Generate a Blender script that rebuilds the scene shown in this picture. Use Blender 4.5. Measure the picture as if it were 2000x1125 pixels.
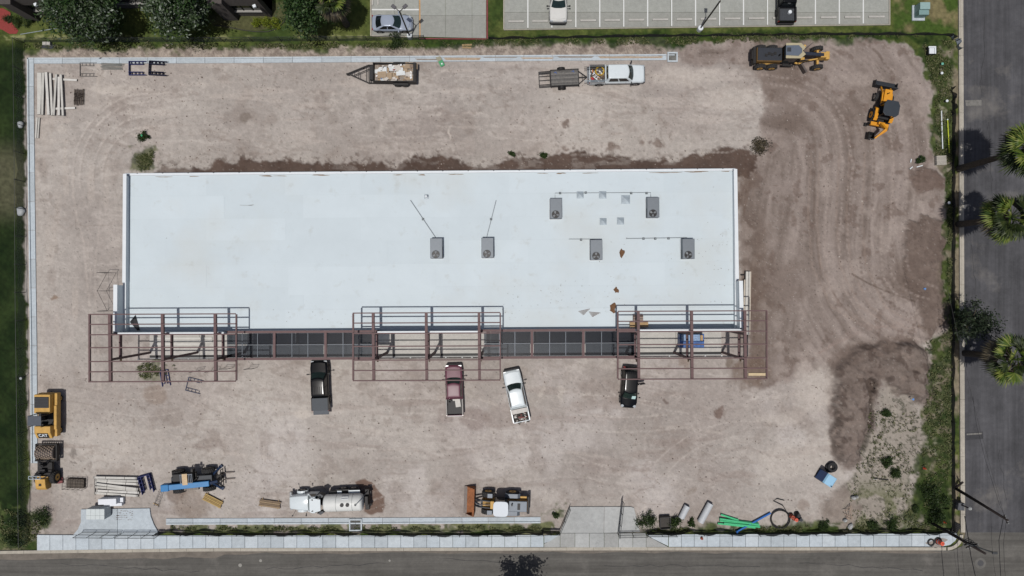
import bpy, bmesh, math, random
import numpy as np
from mathutils import Vector, Matrix
random.seed(7)
for o in list(bpy.data.objects): bpy.data.objects.remove(o)
SC = bpy.context.scene
COL = SC.collection
PI = math.pi
H = 76.0          # flying height of the camera in metres
S = 17.5          # photograph pixels per metre on the ground

# ---------------------------------------------------------------- camera
cam = bpy.data.cameras.new('camera'); co = bpy.data.objects.new('camera', cam); COL.objects.link(co)
co.location = (0, 0, H); co.rotation_euler = (0, 0, 0)
cam.sensor_width = 36; cam.lens = 36 * H / (2000 / S); cam.clip_end = 2000; cam.clip_start = 0.5
SC.camera = co
# ---------------------------------------------------------------- world and sun
SHX, SHY = 0.095, 0.185                       # shadow shift per metre of height (east, north)
elev = math.atan2(1, math.hypot(SHX, SHY)); az = math.atan2(-SHX, -SHY)   # azimuth clockwise from +Y
w = bpy.data.worlds.new('World'); SC.world = w; w.use_nodes = True
nt = w.node_tree; bg = nt.nodes['Background']; sky = nt.nodes.new('ShaderNodeTexSky')
sky.sky_type = 'NISHITA'; sky.sun_disc = False; sky.sun_elevation = elev; sky.sun_rotation = az
sky.air_density = 0.8; sky.dust_density = 3.0; sky.ozone_density = 1.0
nt.links.new(sky.outputs[0], bg.inputs[0]); bg.inputs[1].default_value = 0.065
sl = bpy.data.lights.new('sun', 'SUN'); sl.energy = 3.55; sl.angle = math.radians(0.5); sl.color = (1, .965, .92)
so = bpy.data.objects.new('sun', sl); COL.objects.link(so); so.location = (0, 0, 60)
so.rotation_euler = Vector((SHX, SHY, -1)).to_track_quat('-Z', 'Y').to_euler()
SC.view_settings.view_transform = 'Standard'; SC.view_settings.look = 'None'
SC.view_settings.exposure = 0; SC.view_settings.gamma = 1
SC.render.engine = 'CYCLES'
SC.cycles.transparent_max_bounces = 16

# ---------------------------------------------------------------- helpers
def W(px, py, z=0.0):
    k = (1 - z / H) / S
    return Vector(((px - 1000) * k, (562.5 - py) * k, z))
LUM = 1.41
def lin(c):
    out = []
    for v in c[:3]:
        v = v / 255
        out.append((v / 12.92 if v <= .04045 else ((v + .055) / 1.055) ** 2.4) / LUM)
    return out
MATS = {}
def mat(name, rgb, rough=.7, metal=0, var=.15, scale=3.0, bump=0.0, bscale=None, spec=.4, coat=0, raw=False):
    """principled material whose colour wanders by var with noise of the given scale"""
    if name in MATS: return MATS[name]
    m = bpy.data.materials.new(name); m.use_nodes = True; n = m.node_tree.nodes; l = m.node_tree.links
    b = n['Principled BSDF']; c = rgb if raw else lin(rgb)
    b.inputs['Roughness'].default_value = rough; b.inputs['Metallic'].default_value = metal
    b.inputs['Specular IOR Level'].default_value = spec; b.inputs['Coat Weight'].default_value = coat
    b.inputs['Coat Roughness'].default_value = .05
    tc = n.new('ShaderNodeTexCoord')
    if var > 0:
        nz = n.new('ShaderNodeTexNoise'); nz.inputs['Scale'].default_value = scale; nz.inputs['Detail'].default_value = 6
        nz.inputs['Roughness'].default_value = .65
        l.new(tc.outputs['Object'], nz.inputs['Vector'])
        r = n.new('ShaderNodeValToRGB'); e = r.color_ramp.elements
        e[0].position = .3; e[1].position = .7
        e[0].color = [min(1, x * (1 - var)) for x in c] + [1]; e[1].color = [min(1, x * (1 + var)) for x in c] + [1]
        l.new(nz.outputs['Fac'], r.inputs[0]); l.new(r.outputs[0], b.inputs['Base Color'])
    else:
        b.inputs['Base Color'].default_value = list(c) + [1]
    if bump > 0:
        bz = n.new('ShaderNodeTexNoise'); bz.inputs['Scale'].default_value = bscale or scale * 4; bz.inputs['Detail'].default_value = 4
        l.new(tc.outputs['Object'], bz.inputs['Vector'])
        bp = n.new('ShaderNodeBump'); bp.inputs['Strength'].default_value = min(1, bump); bp.inputs['Distance'].default_value = .03
        l.new(bz.outputs['Fac'], bp.inputs['Height']); l.new(bp.outputs[0], b.inputs['Normal'])
    MATS[name] = m
    return m
def tinted(name, tint, rough=.05, refl=.06):
    m = bpy.data.materials.new(name); m.use_nodes = True; n = m.node_tree.nodes; l = m.node_tree.links
    n.remove(n['Principled BSDF']); out = n['Material Output']
    t = n.new('ShaderNodeBsdfTransparent'); t.inputs[0].default_value = tint + (1,)
    g = n.new('ShaderNodeBsdfGlossy'); g.inputs['Roughness'].default_value = rough; g.inputs[0].default_value = (.9, .95, 1, 1)
    x = n.new('ShaderNodeMixShader'); x.inputs[0].default_value = refl
    l.new(t.outputs[0], x.inputs[1]); l.new(g.outputs[0], x.inputs[2]); l.new(x.outputs[0], out.inputs[0])
    MATS[name] = m
    return m

def tag(o, label=None, cat=None, group=None, kind=None):
    if label: o['label'] = label
    if cat: o['category'] = cat
    if group: o['group'] = group
    if kind: o['kind'] = kind
    return o
def thing(name, loc, rz=0, label=None, cat=None, group=None, kind=None, rx=0, ry=0):
    o = bpy.data.objects.new(name, None); COL.objects.link(o); o.empty_display_size = .3
    o.location = loc; o.rotation_euler = (rx, ry, rz)
    return tag(o, label, cat, group, kind)
def link(name, me, m, parent=None, bevel=0, seg=2, smooth=False):
    o = bpy.data.objects.new(name, me); COL.objects.link(o)
    if m is not None: me.materials.append(m)
    if parent is not None: o.parent = parent
    if smooth:
        me.polygons.foreach_set('use_smooth', [True] * len(me.polygons))
    if bevel > 0:
        b = o.modifiers.new('bevel', 'BEVEL'); b.width = bevel; b.segments = seg; b.limit_method = 'ANGLE'; b.angle_limit = math.radians(35)
        b.harden_normals = False
    return o
SPLIT = {'cab_post', 'canopy_post', 'stabiliser', 'fairing', 'cylinder', 'lift_cylinder', 'loader_cylinder', 'grille_slat', 'chassis_rail', 'bed_wall', 'side_wall', 'louvre', 'fan_blade', 'grate_bar', 'side_walk', 'hand_rail', 'rail_bar'}
class MB:
    def __init__(s): s.v = []; s.f = []
    def add(s, vs, fs):
        n = len(s.v); s.v += [tuple(v) for v in vs]; s.f += [tuple(i + n for i in f) for f in fs]; return s
    def box(s, c, d, rz=0, ry=0):
        x, y, z = d[0] / 2, d[1] / 2, d[2] / 2
        R = Matrix.Rotation(rz, 3, 'Z') @ Matrix.Rotation(ry, 3, 'Y'); c = Vector(c)
        vs = [c + R @ Vector((i * x, j * y, k * z)) for k in (-1, 1) for j in (-1, 1) for i in (-1, 1)]
        return s.add(vs, [(0, 2, 3, 1), (4, 5, 7, 6), (0, 1, 5, 4), (2, 6, 7, 3), (0, 4, 6, 2), (1, 3, 7, 5)])
    def bx(s, x0, x1, y0, y1, z0, z1):
        return s.box(((x0 + x1) / 2, (y0 + y1) / 2, (z0 + z1) / 2), (abs(x1 - x0), abs(y1 - y0), abs(z1 - z0)))
    def bar(s, p, q, w, h):
        """box from p to q, w wide sideways, h high"""
        p = Vector(p); q = Vector(q); d = (q - p).normalized()
        up = Vector((0, 0, 1)) if abs(d.z) < .95 else Vector((0, 1, 0))
        sd = d.cross(up).normalized(); u = sd.cross(d).normalized()
        vs = []
        for a in (p, q):
            for i, j in ((-1, -1), (1, -1), (1, 1), (-1, 1)): vs.append(a + sd * (i * w / 2) + u * (j * h / 2))
        return s.add(vs, [(0, 1, 2, 3), (7, 6, 5, 4), (0, 4, 5, 1), (1, 5, 6, 2), (2, 6, 7, 3), (3, 7, 4, 0)])
    def tube(s, p, q, r, n=10, r2=None, cap=True):
        return s.path([p, q], [r, r if r2 is None else r2], n, cap)
    def path(s, pts, r, n=8, cap=True):
        pts = [Vector(p) for p in pts]; m = len(pts); base = len(s.v)
        if not isinstance(r, (list, tuple)): r = [r] * m
        for k, p in enumerate(pts):
            d = (pts[min(k + 1, m - 1)] - pts[max(k - 1, 0)]).normalized()
            up = Vector((0, 0, 1)) if abs(d.z) < .9 else Vector((1, 0, 0))
            a = d.cross(up).normalized(); b = a.cross(d).normalized()
            for i in range(n):
                t = 2 * PI * i / n; s.v.append(tuple(p + (a * math.cos(t) + b * math.sin(t)) * r[k]))
        for k in range(m - 1):
            for i in range(n):
                j = (i + 1) % n; s.f.append((base + k * n + i, base + (k + 1) * n + i, base + (k + 1) * n + j, base + k * n + j))
        if cap:
            s.f.append(tuple(base + i for i in range(n))); s.f.append(tuple(base + (m - 1) * n + i for i in reversed(range(n))))
        return s
    def prism(s, poly, z0, z1):
        a = sum(poly[i][0] * poly[(i + 1) % len(poly)][1] - poly[(i + 1) % len(poly)][0] * poly[i][1] for i in range(len(poly)))
        if a < 0: poly = poly[::-1]
        n = len(poly)
        vs = [(p[0], p[1], z0) for p in poly] + [(p[0], p[1], z1) for p in poly]
        fs = [tuple(reversed(range(n))), tuple(range(n, 2 * n))] + [(i, (i + 1) % n, n + (i + 1) % n, n + i) for i in range(n)]
        return s.add(vs, fs)
    def xprism(s, prof, y0, y1):
        """profile in x,z swept along y"""
        n = len(prof)
        vs = [(p[0], y0, p[1]) for p in prof] + [(p[0], y1, p[1]) for p in prof]
        fs = [tuple(range(n)), tuple(reversed(range(n, 2 * n)))] + [(i, n + i, n + (i + 1) % n, (i + 1) % n) for i in range(n)]
        return s.add(vs, fs)
    def rings(s, rs, cap=True):
        base = len(s.v); n = len(rs[0])
        for r in rs: s.v += [tuple(p) for p in r]
        for k in range(len(rs) - 1):
            for i in range(n):
                j = (i + 1) % n; s.f.append((base + k * n + i, base + k * n + j, base + (k + 1) * n + j, base + (k + 1) * n + i))
        if cap:
            s.f.append(tuple(base + i for i in reversed(range(n)))); s.f.append(tuple(base + (len(rs) - 1) * n + i for i in range(n)))
        return s
    def lathe(s, prof, c=(0, 0, 0), axis='Z', n=16, closed=False):
        """profile (r, h) spun about the axis through c"""
        rs = []
        for r, h in prof:
            ring = []
            for i in range(n):
                t = 2 * PI * i / n; a, b = r * math.cos(t), r * math.sin(t)
                v = (a, b, h) if axis == 'Z' else ((a, h, b) if axis == 'Y' else (h, a, b))
                ring.append((c[0] + v[0], c[1] + v[1], c[2] + v[2]))
            rs.append(ring)
        return s.rings(rs, cap=not closed)
    def grid(s, fn, nu, nv):
        base = len(s.v)
        for j in range(nv + 1):
            for i in range(nu + 1): s.v.append(tuple(fn(i / nu, j / nv)))
        for j in range(nv):
            for i in range(nu):
                a = base + j * (nu + 1) + i; s.f.append((a, a + 1, a + nu + 2, a + nu + 1))
        return s
    def mesh(s, name, weld=False):
        me = bpy.data.meshes.new(name); me.from_pydata(s.v, [], s.f)
        bm = bmesh.new(); bm.from_mesh(me)
        if weld: bmesh.ops.remove_doubles(bm, verts=bm.verts, dist=.001)
        bmesh.ops.recalc_face_normals(bm, faces=bm.faces)
        bm.to_mesh(me); bm.free(); me.update(); return me
    def build(s, name, m, parent=None, bevel=0, seg=2, smooth=False, weld=False):
        if name in SPLIT:                       # each separate piece becomes a part of its own
            up = list(range(len(s.v)))
            def root(i):
                while up[i] != i: up[i] = up[up[i]]; i = up[i]
                return i
            for f in s.f:
                for i in f[1:]: up[root(i)] = root(f[0])
            groups = {}
            for f in s.f: groups.setdefault(root(f[0]), []).append(f)
            o = None
            for fs in groups.values():
                ids = sorted({i for f in fs for i in f}); k = {i: n for n, i in enumerate(ids)}
                o = link(name, MB().add([s.v[i] for i in ids], [tuple(k[i] for i in f) for f in fs]).mesh(name, weld), m, parent, bevel, seg, smooth)
            return o
        return link(name, s.mesh(name, weld), m, parent, bevel, seg, smooth)
def struct(o): o['kind'] = 'structure'; return o
ORD = ['first', 'second', 'third', 'fourth', 'fifth', 'sixth', 'seventh', 'eighth', 'ninth', 'tenth', 'eleventh', 'twelfth',
       'thirteenth', 'fourteenth', 'fifteenth', 'sixteenth', 'seventeenth', 'eighteenth', 'nineteenth', 'twentieth']
def pwl(xs, ys, x): return float(np.interp(x, xs, ys))

# ---------------------------------------------------------------- numpy noise
_tab = {}
def vnoise(x, y, sc, seed):
    if seed not in _tab: _tab[seed] = np.random.RandomState(seed).rand(256, 256)
    t = _tab[seed]; x = x / sc; y = y / sc
    xi = np.floor(x).astype(int); yi = np.floor(y).astype(int); fx = x - xi; fy = y - yi
    fx = fx * fx * (3 - 2 * fx); fy = fy * fy * (3 - 2 * fy)
    g = lambda a, b: t[a % 256, b % 256]
    return (g(xi, yi) * (1 - fx) + g(xi + 1, yi) * fx) * (1 - fy) + (g(xi, yi + 1) * (1 - fx) + g(xi + 1, yi + 1) * fx) * fy
def fbm(x, y, sc, seed, o=4):
    r = 0; a = 1; t = 0
    for k in range(o):
        r = r + a * vnoise(x + 37.3 * k, y - 11.7 * k, sc, seed + k); t += a; a *= .55; sc *= .5
    return r / t
def sdist(x, y, poly):
    """signed distance in pixels, negative inside"""
    d = np.full(x.shape, 1e9); ins = np.zeros(x.shape, bool); n = len(poly)
    for i in range(n):
        ax, ay = poly[i]; bx, by = poly[(i + 1) % n]
        ex, ey = bx - ax, by - ay
        t = np.clip(((x - ax) * ex + (y - ay) * ey) / (ex * ex + ey * ey + 1e-9), 0, 1)
        d = np.minimum(d, (x - ax - t * ex) ** 2 + (y - ay - t * ey) ** 2)
        c = ((ay > y) != (by > y)) & (x < ex * (y - ay) / (ey + (1e-9 if ey == 0 else 0)) + ax); ins ^= c
    d = np.sqrt(d); return np.where(ins, -d, d)
def sstep(a, b, x):
    t = np.clip((x - a) / (b - a), 0, 1); return t * t * (3 - 2 * t)
# ================================================================ GROUND
def build_ground():
    step = 2.05
    xs = np.arange(-60, 2062, step); ys = np.arange(-60, 1187, step)
    X, Y = np.meshgrid(xs, ys)
    n1 = fbm(X, Y, 90, 1, 5); n2 = fbm(X, Y, 30, 11, 4); n3 = fbm(X, Y, 9, 21, 3); n4 = fbm(X, Y, 260, 31, 3)
    rs = np.random.RandomState(5); grain = rs.rand(*X.shape)
    wx = X + 26 * (n2 - .5) + 12 * (n3 - .5); wy = Y + 26 * (fbm(X, Y, 30, 41, 4) - .5) + 12 * (fbm(X, Y, 9, 51, 3) - .5)
    L = lambda c: np.array(lin(c))
    C = np.zeros(X.shape + (3,)); Z = np.zeros(X.shape)
    G = np.zeros(X.shape)      # how grassy, steers roughness of the fine grain
    def paint(mask, rgb, a=1.0):
        m = (np.clip(mask, 0, 1) * a)[..., None]; C[:] = C * (1 - m) + (L(rgb) if not isinstance(rgb, np.ndarray) else rgb) * m
    def zone(poly, soft=5, warp=1.0, amp=0):
        px_ = [p[0] for p in poly]; py_ = [p[1] for p in poly]; mg = 50 + 2 * soft      # only the part of the grid near the outline
        i0, i1 = np.searchsorted(xs, [min(px_) - mg, max(px_) + mg]); j0, j1 = np.searchsorted(ys, [min(py_) - mg, max(py_) + mg]); q = (slice(j0, j1), slice(i0, i1))
        d = sdist(X[q] + (wx[q] - X[q]) * warp, Y[q] + (wy[q] - Y[q]) * warp, poly)
        out = np.zeros(X.shape); out[q] = sstep(soft, -soft, d + amp * (n3[q] - .5)); return out
    def mixc(a, b, t): return L(a) * (1 - t[..., None]) + L(b) * t[..., None]
    # lawns everywhere first
    t = np.clip((n1 - .35) / .3 + .9 * (n3 - .5) + .4 * (grain - .5), 0, 1)
    C[:] = mixc((58, 74, 34), (92, 100, 52), t); G[:] = 1
    left = sstep(60, 40, X) * sstep(70, 100, Y)
    paint(left, mixc((20, 36, 13), (44, 58, 28), np.clip(n2 * 1.6 - .3, 0, 1)))
    paint(sstep(30, 90, 120 - np.hypot((X - 8), (Y - 355) * .9)) * left, (98, 96, 76), .7 * 1)
    paint(sstep(1030, 1060, Y) * sstep(60, 20, X), (150, 138, 118), .8)
    # between fence and road on the east
    east = sstep(1858, 1864, X)
    paint(east * sstep(.42, .58, n2), (140, 128, 112), .8)
    paint(sstep(1742, 1750, X) * sstep(75, 60, Y), mixc((66, 86, 36), (120, 112, 80), np.clip((n2 - .42) * 5, 0, 1)))
    # pale weed line along the north fence
    paint(sstep(7, 2, abs(Y - 73 - 8 * (n2 - .5))) * sstep(830, 780, X) * sstep(.42, .6, n3) * sstep(.35, .6, n1), (150, 150, 108), .7)
    bed = zone([(470, 20), (560, 0), (563, 25), (545, 50), (505, 60), (450, 57), (415, 50), (405, 30)], 2, 0)
    paint(bed, mixc((92, 88, 66), (78, 82, 50), n2), .8)
    es = sstep(1795, 1803, X) * sstep(1864, 1860, X) * sstep(72, 80, Y)
    paint(es, mixc((48, 62, 30), (78, 88, 48), np.clip((n2 - .3) * 2, 0, 1))); paint(es * sstep(.46, .6, fbm(X, Y, 24, 221, 5)), (126, 116, 102), .8); paint(es * sstep(.6, .7, fbm(X + 9, Y, 9, 225, 3)), (150, 146, 128), .5)
    # --- the dirt lot
    lot = [(47, 94), (400, 92), (830, 92), (960, 84), (1290, 78), (1320, 92), (1400, 82), (1480, 73), (1700, 74), (1765, 82), (1795, 112),
           (1815, 160), (1822, 220), (1824, 316), (1846, 345), (1846, 430), (1840, 480), (1828, 540), (1838, 600), (1850, 640), (1820, 664),
           (1818, 760), (1800, 790), (1800, 870), (1790, 960), (1740, 1000), (1680, 1030), (1250, 1040), (1070, 1040), (300, 1040),
           (60, 1060), (55, 900), (48, 500)]
    m = zone(lot, 3, .8); G[:] = G * (1 - m)
    base = mixc((160, 152, 146), (187, 180, 173), np.clip((n4 - .3) * 1.6 + .8 * (n1 - .5), 0, 1))
    paint(m, base)
    pale = sstep(.52, .72, fbm(X + 400, Y, 120, 61, 5)) * m
    paint(pale * sstep(480, 760, Y), (196, 189, 185), .55); paint(pale * sstep(700, 400, Y), (182, 174, 168), .4)
    pink = sstep(.52, .7, fbm(X, Y + 300, 150, 71, 4)) * m; paint(pink, (158, 146, 140), .3)
    dirty = sstep(.60, .74, fbm(X + 99, Y, 48, 81, 5)) * m; paint(dirty, (140, 128, 120), .42)
    # streaks left by blading, mostly along the lot
    st = fbm(X * .22, Y * 1.6, 22, 91, 4); paint(m * sstep(.58, .72, st) * sstep(330, 250, Y), (190, 180, 172), .5)
    paint(m * sstep(.6, .74, fbm(X * .2 + 50, Y * 1.4, 26, 95, 4)) * sstep(700, 760, Y), (150, 137, 130), .4)
    stv = fbm(X * 1.5, Y * .2, 24, 97, 4); paint(m * sstep(.58, .72, stv) * sstep(250, 190, X), (186, 176, 167), .45)
    # chalky wisps and scraped films
    for sd_, sc_, rgb_, aa, wdt in ((151, 70, (202, 194, 187), .34, .045), (161, 34, (198, 190, 183), .28, .045), (171, 52, (142, 130, 122), .45, .03), (181, 22, (148, 137, 129), .35, .03)):
        f_ = fbm(.4 * X + .1 * Y, Y - .1 * X, sc_, sd_, 6); paint(m * sstep(wdt, 0, abs(f_ - .5)) * sstep(.38, .6, fbm(X, Y, 140, sd_ + 3, 3)), rgb_, aa)
    flk = sstep(.66, .78, fbm(X, Y, 12, 191, 3)) * sstep(.45, .6, n1); paint(m * flk, (198, 190, 182), .35)
    flk = sstep(.68, .8, fbm(X + 31, Y, 10, 195, 3)) * sstep(.45, .6, fbm(X, Y, 100, 198, 3)); paint(m * flk, (132, 121, 113), .45)
    # gravelly berm behind the north kerb
    b = m * sstep(116, 108, Y) * sstep(1310, 1290, X)
    paint(b, mixc((128, 116, 106), (178, 166, 154), np.clip((n3 - .3) * 2.2 + (grain - .5) * .9, 0, 1)), .9)
    Z += .12 * b * sstep(92, 100, Y)
    # --- disturbed brown soil on the east side
    br = [(1322, 92), (1400, 82), (1480, 70), (1700, 74), (1765, 82), (1795, 112), (1815, 160), (1824, 220), (1824, 316), (1846, 345),
          (1846, 430), (1840, 520), (1850, 640), (1810, 664), (1730, 690), (1660, 715), (1600, 720), (1545, 745), (1490, 760), (1462, 720), (1450, 600),
          (1442, 340), (1475, 300), (1500, 210), (1480, 140), (1420, 128), (1330, 125)]
    mb = zone(br, 9, 1.0) * m
    def flow(path):
        dd = np.full(X.shape, 1e9); sg = np.zeros(X.shape); ss = np.zeros(X.shape); acc = 0
        for i in range(len(path) - 1):
            ax, ay = path[i]; ex, ey = path[i + 1][0] - ax, path[i + 1][1] - ay; L2 = math.hypot(ex, ey)
            tt = ((X - ax) * ex + (Y - ay) * ey) / (L2 * L2); tc_ = np.clip(tt, 0, 1); q = np.hypot(X - ax - tc_ * ex, Y - ay - tc_ * ey); nr = q < dd
            dd = np.where(nr, q, dd); sg = np.where(nr, np.sign(ex * (Y - ay) - ey * (X - ax)) * q, sg); ss = np.where(nr, acc + tc_ * L2, ss); acc += L2
        return sg, ss
    fd, fs_ = flow([(1380, 112), (1480, 112), (1560, 122), (1610, 142), (1650, 172), (1680, 212), (1694, 260), (1700, 320), (1696, 400), (1690, 480), (1700, 550), (1726, 592), (1765, 620), (1830, 640)])
    fd = fd + 10 * (n1 - .5) + 4 * (n2 - .5)
    strk = fbm(fd * 1.0, fs_ * .07, 13, 101, 5)
    vstr = fbm((X + .15 * Y) * 1.3, Y * .13, 20, 105, 4)
    bl = sstep(1600, 1520, X + 80 * (n1 - .5)) * sstep(250, 380, Y); stk = strk * (1 - bl) + vstr * bl
    paint(mb, mixc((122, 110, 103), (158, 146, 139), np.clip((stk - .28) * 2.0 + .5 * (n1 - .5) + .35 * (n3 - .5), 0, 1)))
    paint(mb * sstep(.55, .75, n1), (158, 146, 140), .45)
    paint(mb * sstep(.62, .70, fbm(X, Y, 26, 111, 4)), (108, 92, 84), .55); paint(mb * sstep(.5, .7, fbm(X, Y, 110, 115, 4)), (112, 98, 90), .6); paint(mb * sstep(.56, .72, fbm(X + 70, Y, 40, 118, 5)), (170, 158, 150), .45)
    # track fan from the piles
    # dark damp soil along the back of the building and beside it
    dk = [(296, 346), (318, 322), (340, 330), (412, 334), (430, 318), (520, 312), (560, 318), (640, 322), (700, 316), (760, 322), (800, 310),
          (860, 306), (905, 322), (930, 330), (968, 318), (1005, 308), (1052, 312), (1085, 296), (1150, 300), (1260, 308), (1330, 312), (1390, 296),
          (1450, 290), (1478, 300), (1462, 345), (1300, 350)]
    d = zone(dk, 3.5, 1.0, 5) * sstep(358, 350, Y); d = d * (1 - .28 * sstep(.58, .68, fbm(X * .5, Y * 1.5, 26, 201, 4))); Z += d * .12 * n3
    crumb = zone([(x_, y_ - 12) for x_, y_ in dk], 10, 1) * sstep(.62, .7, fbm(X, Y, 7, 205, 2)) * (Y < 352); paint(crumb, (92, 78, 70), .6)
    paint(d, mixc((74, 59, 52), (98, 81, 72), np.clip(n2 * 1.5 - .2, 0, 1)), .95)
    paint(zone([(1085, 282), (1290, 270), (1310, 285), (1200, 290), (1090, 292)], 3, 1.3) * sstep(.45, .6, n2), (120, 104, 95), .8)
    paint(zone([(1436, 330), (1480, 340), (1490, 470), (1494, 640), (1500, 735), (1440, 740)], 26, 2.2) * sstep(.3, .55, vstr), (104, 88, 78), .75)
    # mounds
    def mound(poly, soft, c0, c1, h, a=.9, w=.8):
        k = zone(poly, soft, w); paint(k, mixc(c0, c1, np.clip(n2 * 1.4 - .2 + .5 * (n3 - .5), 0, 1)), a)
        return k
    k = mound([(1772, 432), (1800, 420), (1846, 440), (1842, 520), (1848, 625), (1815, 660), (1790, 600), (1768, 560), (1770, 480)], 4, (90, 76, 69), (124, 110, 102), .4, .9, 1.2)
    Z += k * (.25 * n2 + .3 * n3)
    k = mound([(1778, 352), (1800, 328), (1826, 330), (1846, 350), (1844, 372), (1790, 374)], 4, (98, 82, 74), (124, 108, 100), .3); Z += k * (.2 * n2 + .25 * n3)
    k = mound([(1616, 715), (1640, 690), (1680, 668), (1790, 660), (1818, 700), (1818, 775), (1795, 790), (1745, 772), (1725, 752), (1706, 790), (1704, 830),
               (1694, 870), (1684, 905), (1655, 915), (1622, 900), (1624, 840), (1616, 770)], 8, (92, 79, 72), (124, 110, 102), 1, .85, 1.2)
    face = sdist(wx, wy, [(1616, 715), (1680, 668), (1790, 660), (1818, 700), (1818, 775), (1795, 790), (1745, 772), (1725, 752), (1706, 790), (1704, 830),
                          (1694, 870), (1684, 905), (1640, 915), (1622, 900), (1616, 770)])
    up = sstep(2, 22, -face); Z += up * (.35 + 1.0 * n1 + .7 * (n2 - .4) + .45 * (n3 - .5)); paint(up * sstep(.55, .68, fbm(X, Y, 20, 211, 4)), (138, 124, 115), .55); paint(up * sstep(.58, .7, fbm(X + 40, Y, 14, 215, 3)), (78, 65, 59), .6)
    trench = sdist(X + 10 * (n3 - .5), Y + 10 * (n2 - .5), [(1700, 800), (1692, 770), (1684, 745), (1698, 735), (1716, 748), (1702, 775), (1707, 812), (1702, 850), (1692, 880), (1678, 885), (1690, 850)])
    Z -= .9 * sstep(3, -4, trench); paint(sstep(3, -3, trench), (70, 58, 52), .6)
    # pale stony corner
    gv = zone([(1712, 775), (1735, 762), (1795, 792), (1802, 860), (1790, 900), (1776, 960), (1800, 1020), (1690, 1036), (1640, 1030), (1645, 950), (1680, 915), (1700, 860)], 13, 1.7)
    spk = (fbm(X, Y, 5, 121, 2) + .25 * (grain - .5))
    paint(gv, mixc((144, 136, 127), (168, 160, 150), n2)); paint(gv * sstep(.60, .68, spk), (78, 78, 64), .7)
    paint(gv * sstep(920, 980, Y) * sstep(.48, .62, n2), (96, 100, 66), .7)
    k = zone([(1602, 985), (1650, 945), (1680, 985), (1672, 1025), (1640, 1030), (1605, 1022)], 5, .8); paint(k, mixc((120, 108, 100), (165, 155, 146), np.clip(n2 * 1.6 - .3, 0, 1)), .9); Z += .5 * k * n1
    # wet patch behind the water truck
    paint(zone([(694, 944), (712, 937), (730, 948), (748, 968), (753, 985), (748, 1000), (728, 1005), (714, 1000), (708, 975)], 1.6, .35), (112, 91, 80), .92)
    # round damp spots, oil and spilt soil
    for (x, y, r, c, a) in [(1404, 803, 11, (118, 100, 92), .85), (1106, 240, 8, (108, 92, 84), .8), (482, 232, 11, (128, 118, 110), .8), (108, 580, 7, (132, 108, 88), .7),
                            (1301, 787, 5, (112, 98, 92), .8), (932, 822, 26, (140, 126, 120), .6), (975, 815, 30, (146, 133, 126), .5), (1040, 820, 26, (146, 133, 126), .4),
                            (870, 812, 18, (146, 134, 128), .6), (1143, 935, 6, (140, 132, 124), .7), (370, 985, 34, (140, 126, 114), .55), (340, 965, 18, (124, 108, 98), .6),
                            (143, 889, 6, (112, 104, 98), .6), (145, 905, 5, (108, 100, 94), .6), (1350, 960, 8, (138, 126, 116), .5), (1568, 985, 12, (142, 128, 118), .6), (1270, 268, 5, (118, 104, 98), .7),
                            (300, 770, 22, (142, 126, 114), .6), (1425, 708, 10, (118, 104, 92), .7), (1470, 725, 34, (116, 98, 86), .6), (1340, 705, 14, (142, 124, 112), .5)]:
        paint(sstep(r * 1.25, r * .75, np.hypot(wx - x, (wy - y) * 1.15)), c, a)
    # pale chalky spots
    for (x, y, rx, ry, a) in [(590, 803, 14, 10, .7), (880, 262, 4, 14, .8), (858, 218, 8, 5, .7), (1060, 768, 7, 12, .5), (1098, 770, 7, 12, .5), (1520, 815, 60, 14, .4), (1545, 900, 80, 40, .4),
                              (1335, 152, 80, 20, .5), (1430, 195, 70, 30, .45), (220, 172, 60, 8, .5), (120, 150, 26, 10, .4), (120, 253, 9, 12, .5), (210, 860, 60, 50, .3), (280, 880, 60, 60, .25), (1590, 760, 40, 60, .5)]:
        paint(m * sstep(1.2, .5, np.hypot((wx - x) / rx, (wy - y) / ry) + .5 * (n3 - .5)), (200, 191, 182), a)
    # wheel tracks
    def track(pts, wd, rgb, a, tread=0):
        px_ = [p[0] for p in pts]; py_ = [p[1] for p in pts]; mg = wd + 4
        i0, i1 = np.searchsorted(xs, [min(px_) - mg, max(px_) + mg]); j0, j1 = np.searchsorted(ys, [min(py_) - mg, max(py_) + mg]); q = (slice(j0, j1), slice(i0, i1)); Xq, Yq = X[q], Y[q]
        dq = np.full(Xq.shape, 1e9)
        for i in range(len(pts) - 1):
            ax, ay = pts[i]; ex, ey = pts[i + 1][0] - ax, pts[i + 1][1] - ay
            t = np.clip(((Xq - ax) * ex + (Yq - ay) * ey) / (ex * ex + ey * ey), 0, 1)
            dq = np.minimum(dq, np.hypot(Xq - ax - t * ex, Yq - ay - t * ey))
        d = np.full(X.shape, 1e9); d[q] = dq
        paint(sstep(wd, wd * .4, d) * np.clip(n3 * 1.6 - .1, 0, 1) * ((.6 + .4 * np.sin((X + Y) / 1.4)) if tread else 1), rgb, a)
    arc = lambda x, y, r, a0, a1, k=1.0: [(x + r * math.cos(math.radians(a0 + (a1 - a0) * i / 14)), y + k * r * math.sin(math.radians(a0 + (a1 - a0) * i / 14))) for i in range(15)]
    lt = (194, 184, 175)
    for r in (0, 14, 40, 58): track(arc(285, 345, 145 - r, 172, 272, 1.12), 2.6, (200, 191, 183), .75, 1); track(arc(285, 345, 141 - r, 172, 272, 1.12), 1.6, (148, 137, 130), .4)
    track([(150, 430), (142, 380), (143, 340)], 3, lt, .5); track([(150, 430), (162, 470), (170, 560), (180, 660), (182, 740)], 3, lt, .45)
    track([(195, 430), (185, 520), (186, 600), (192, 700)], 3, lt, .35)
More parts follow.
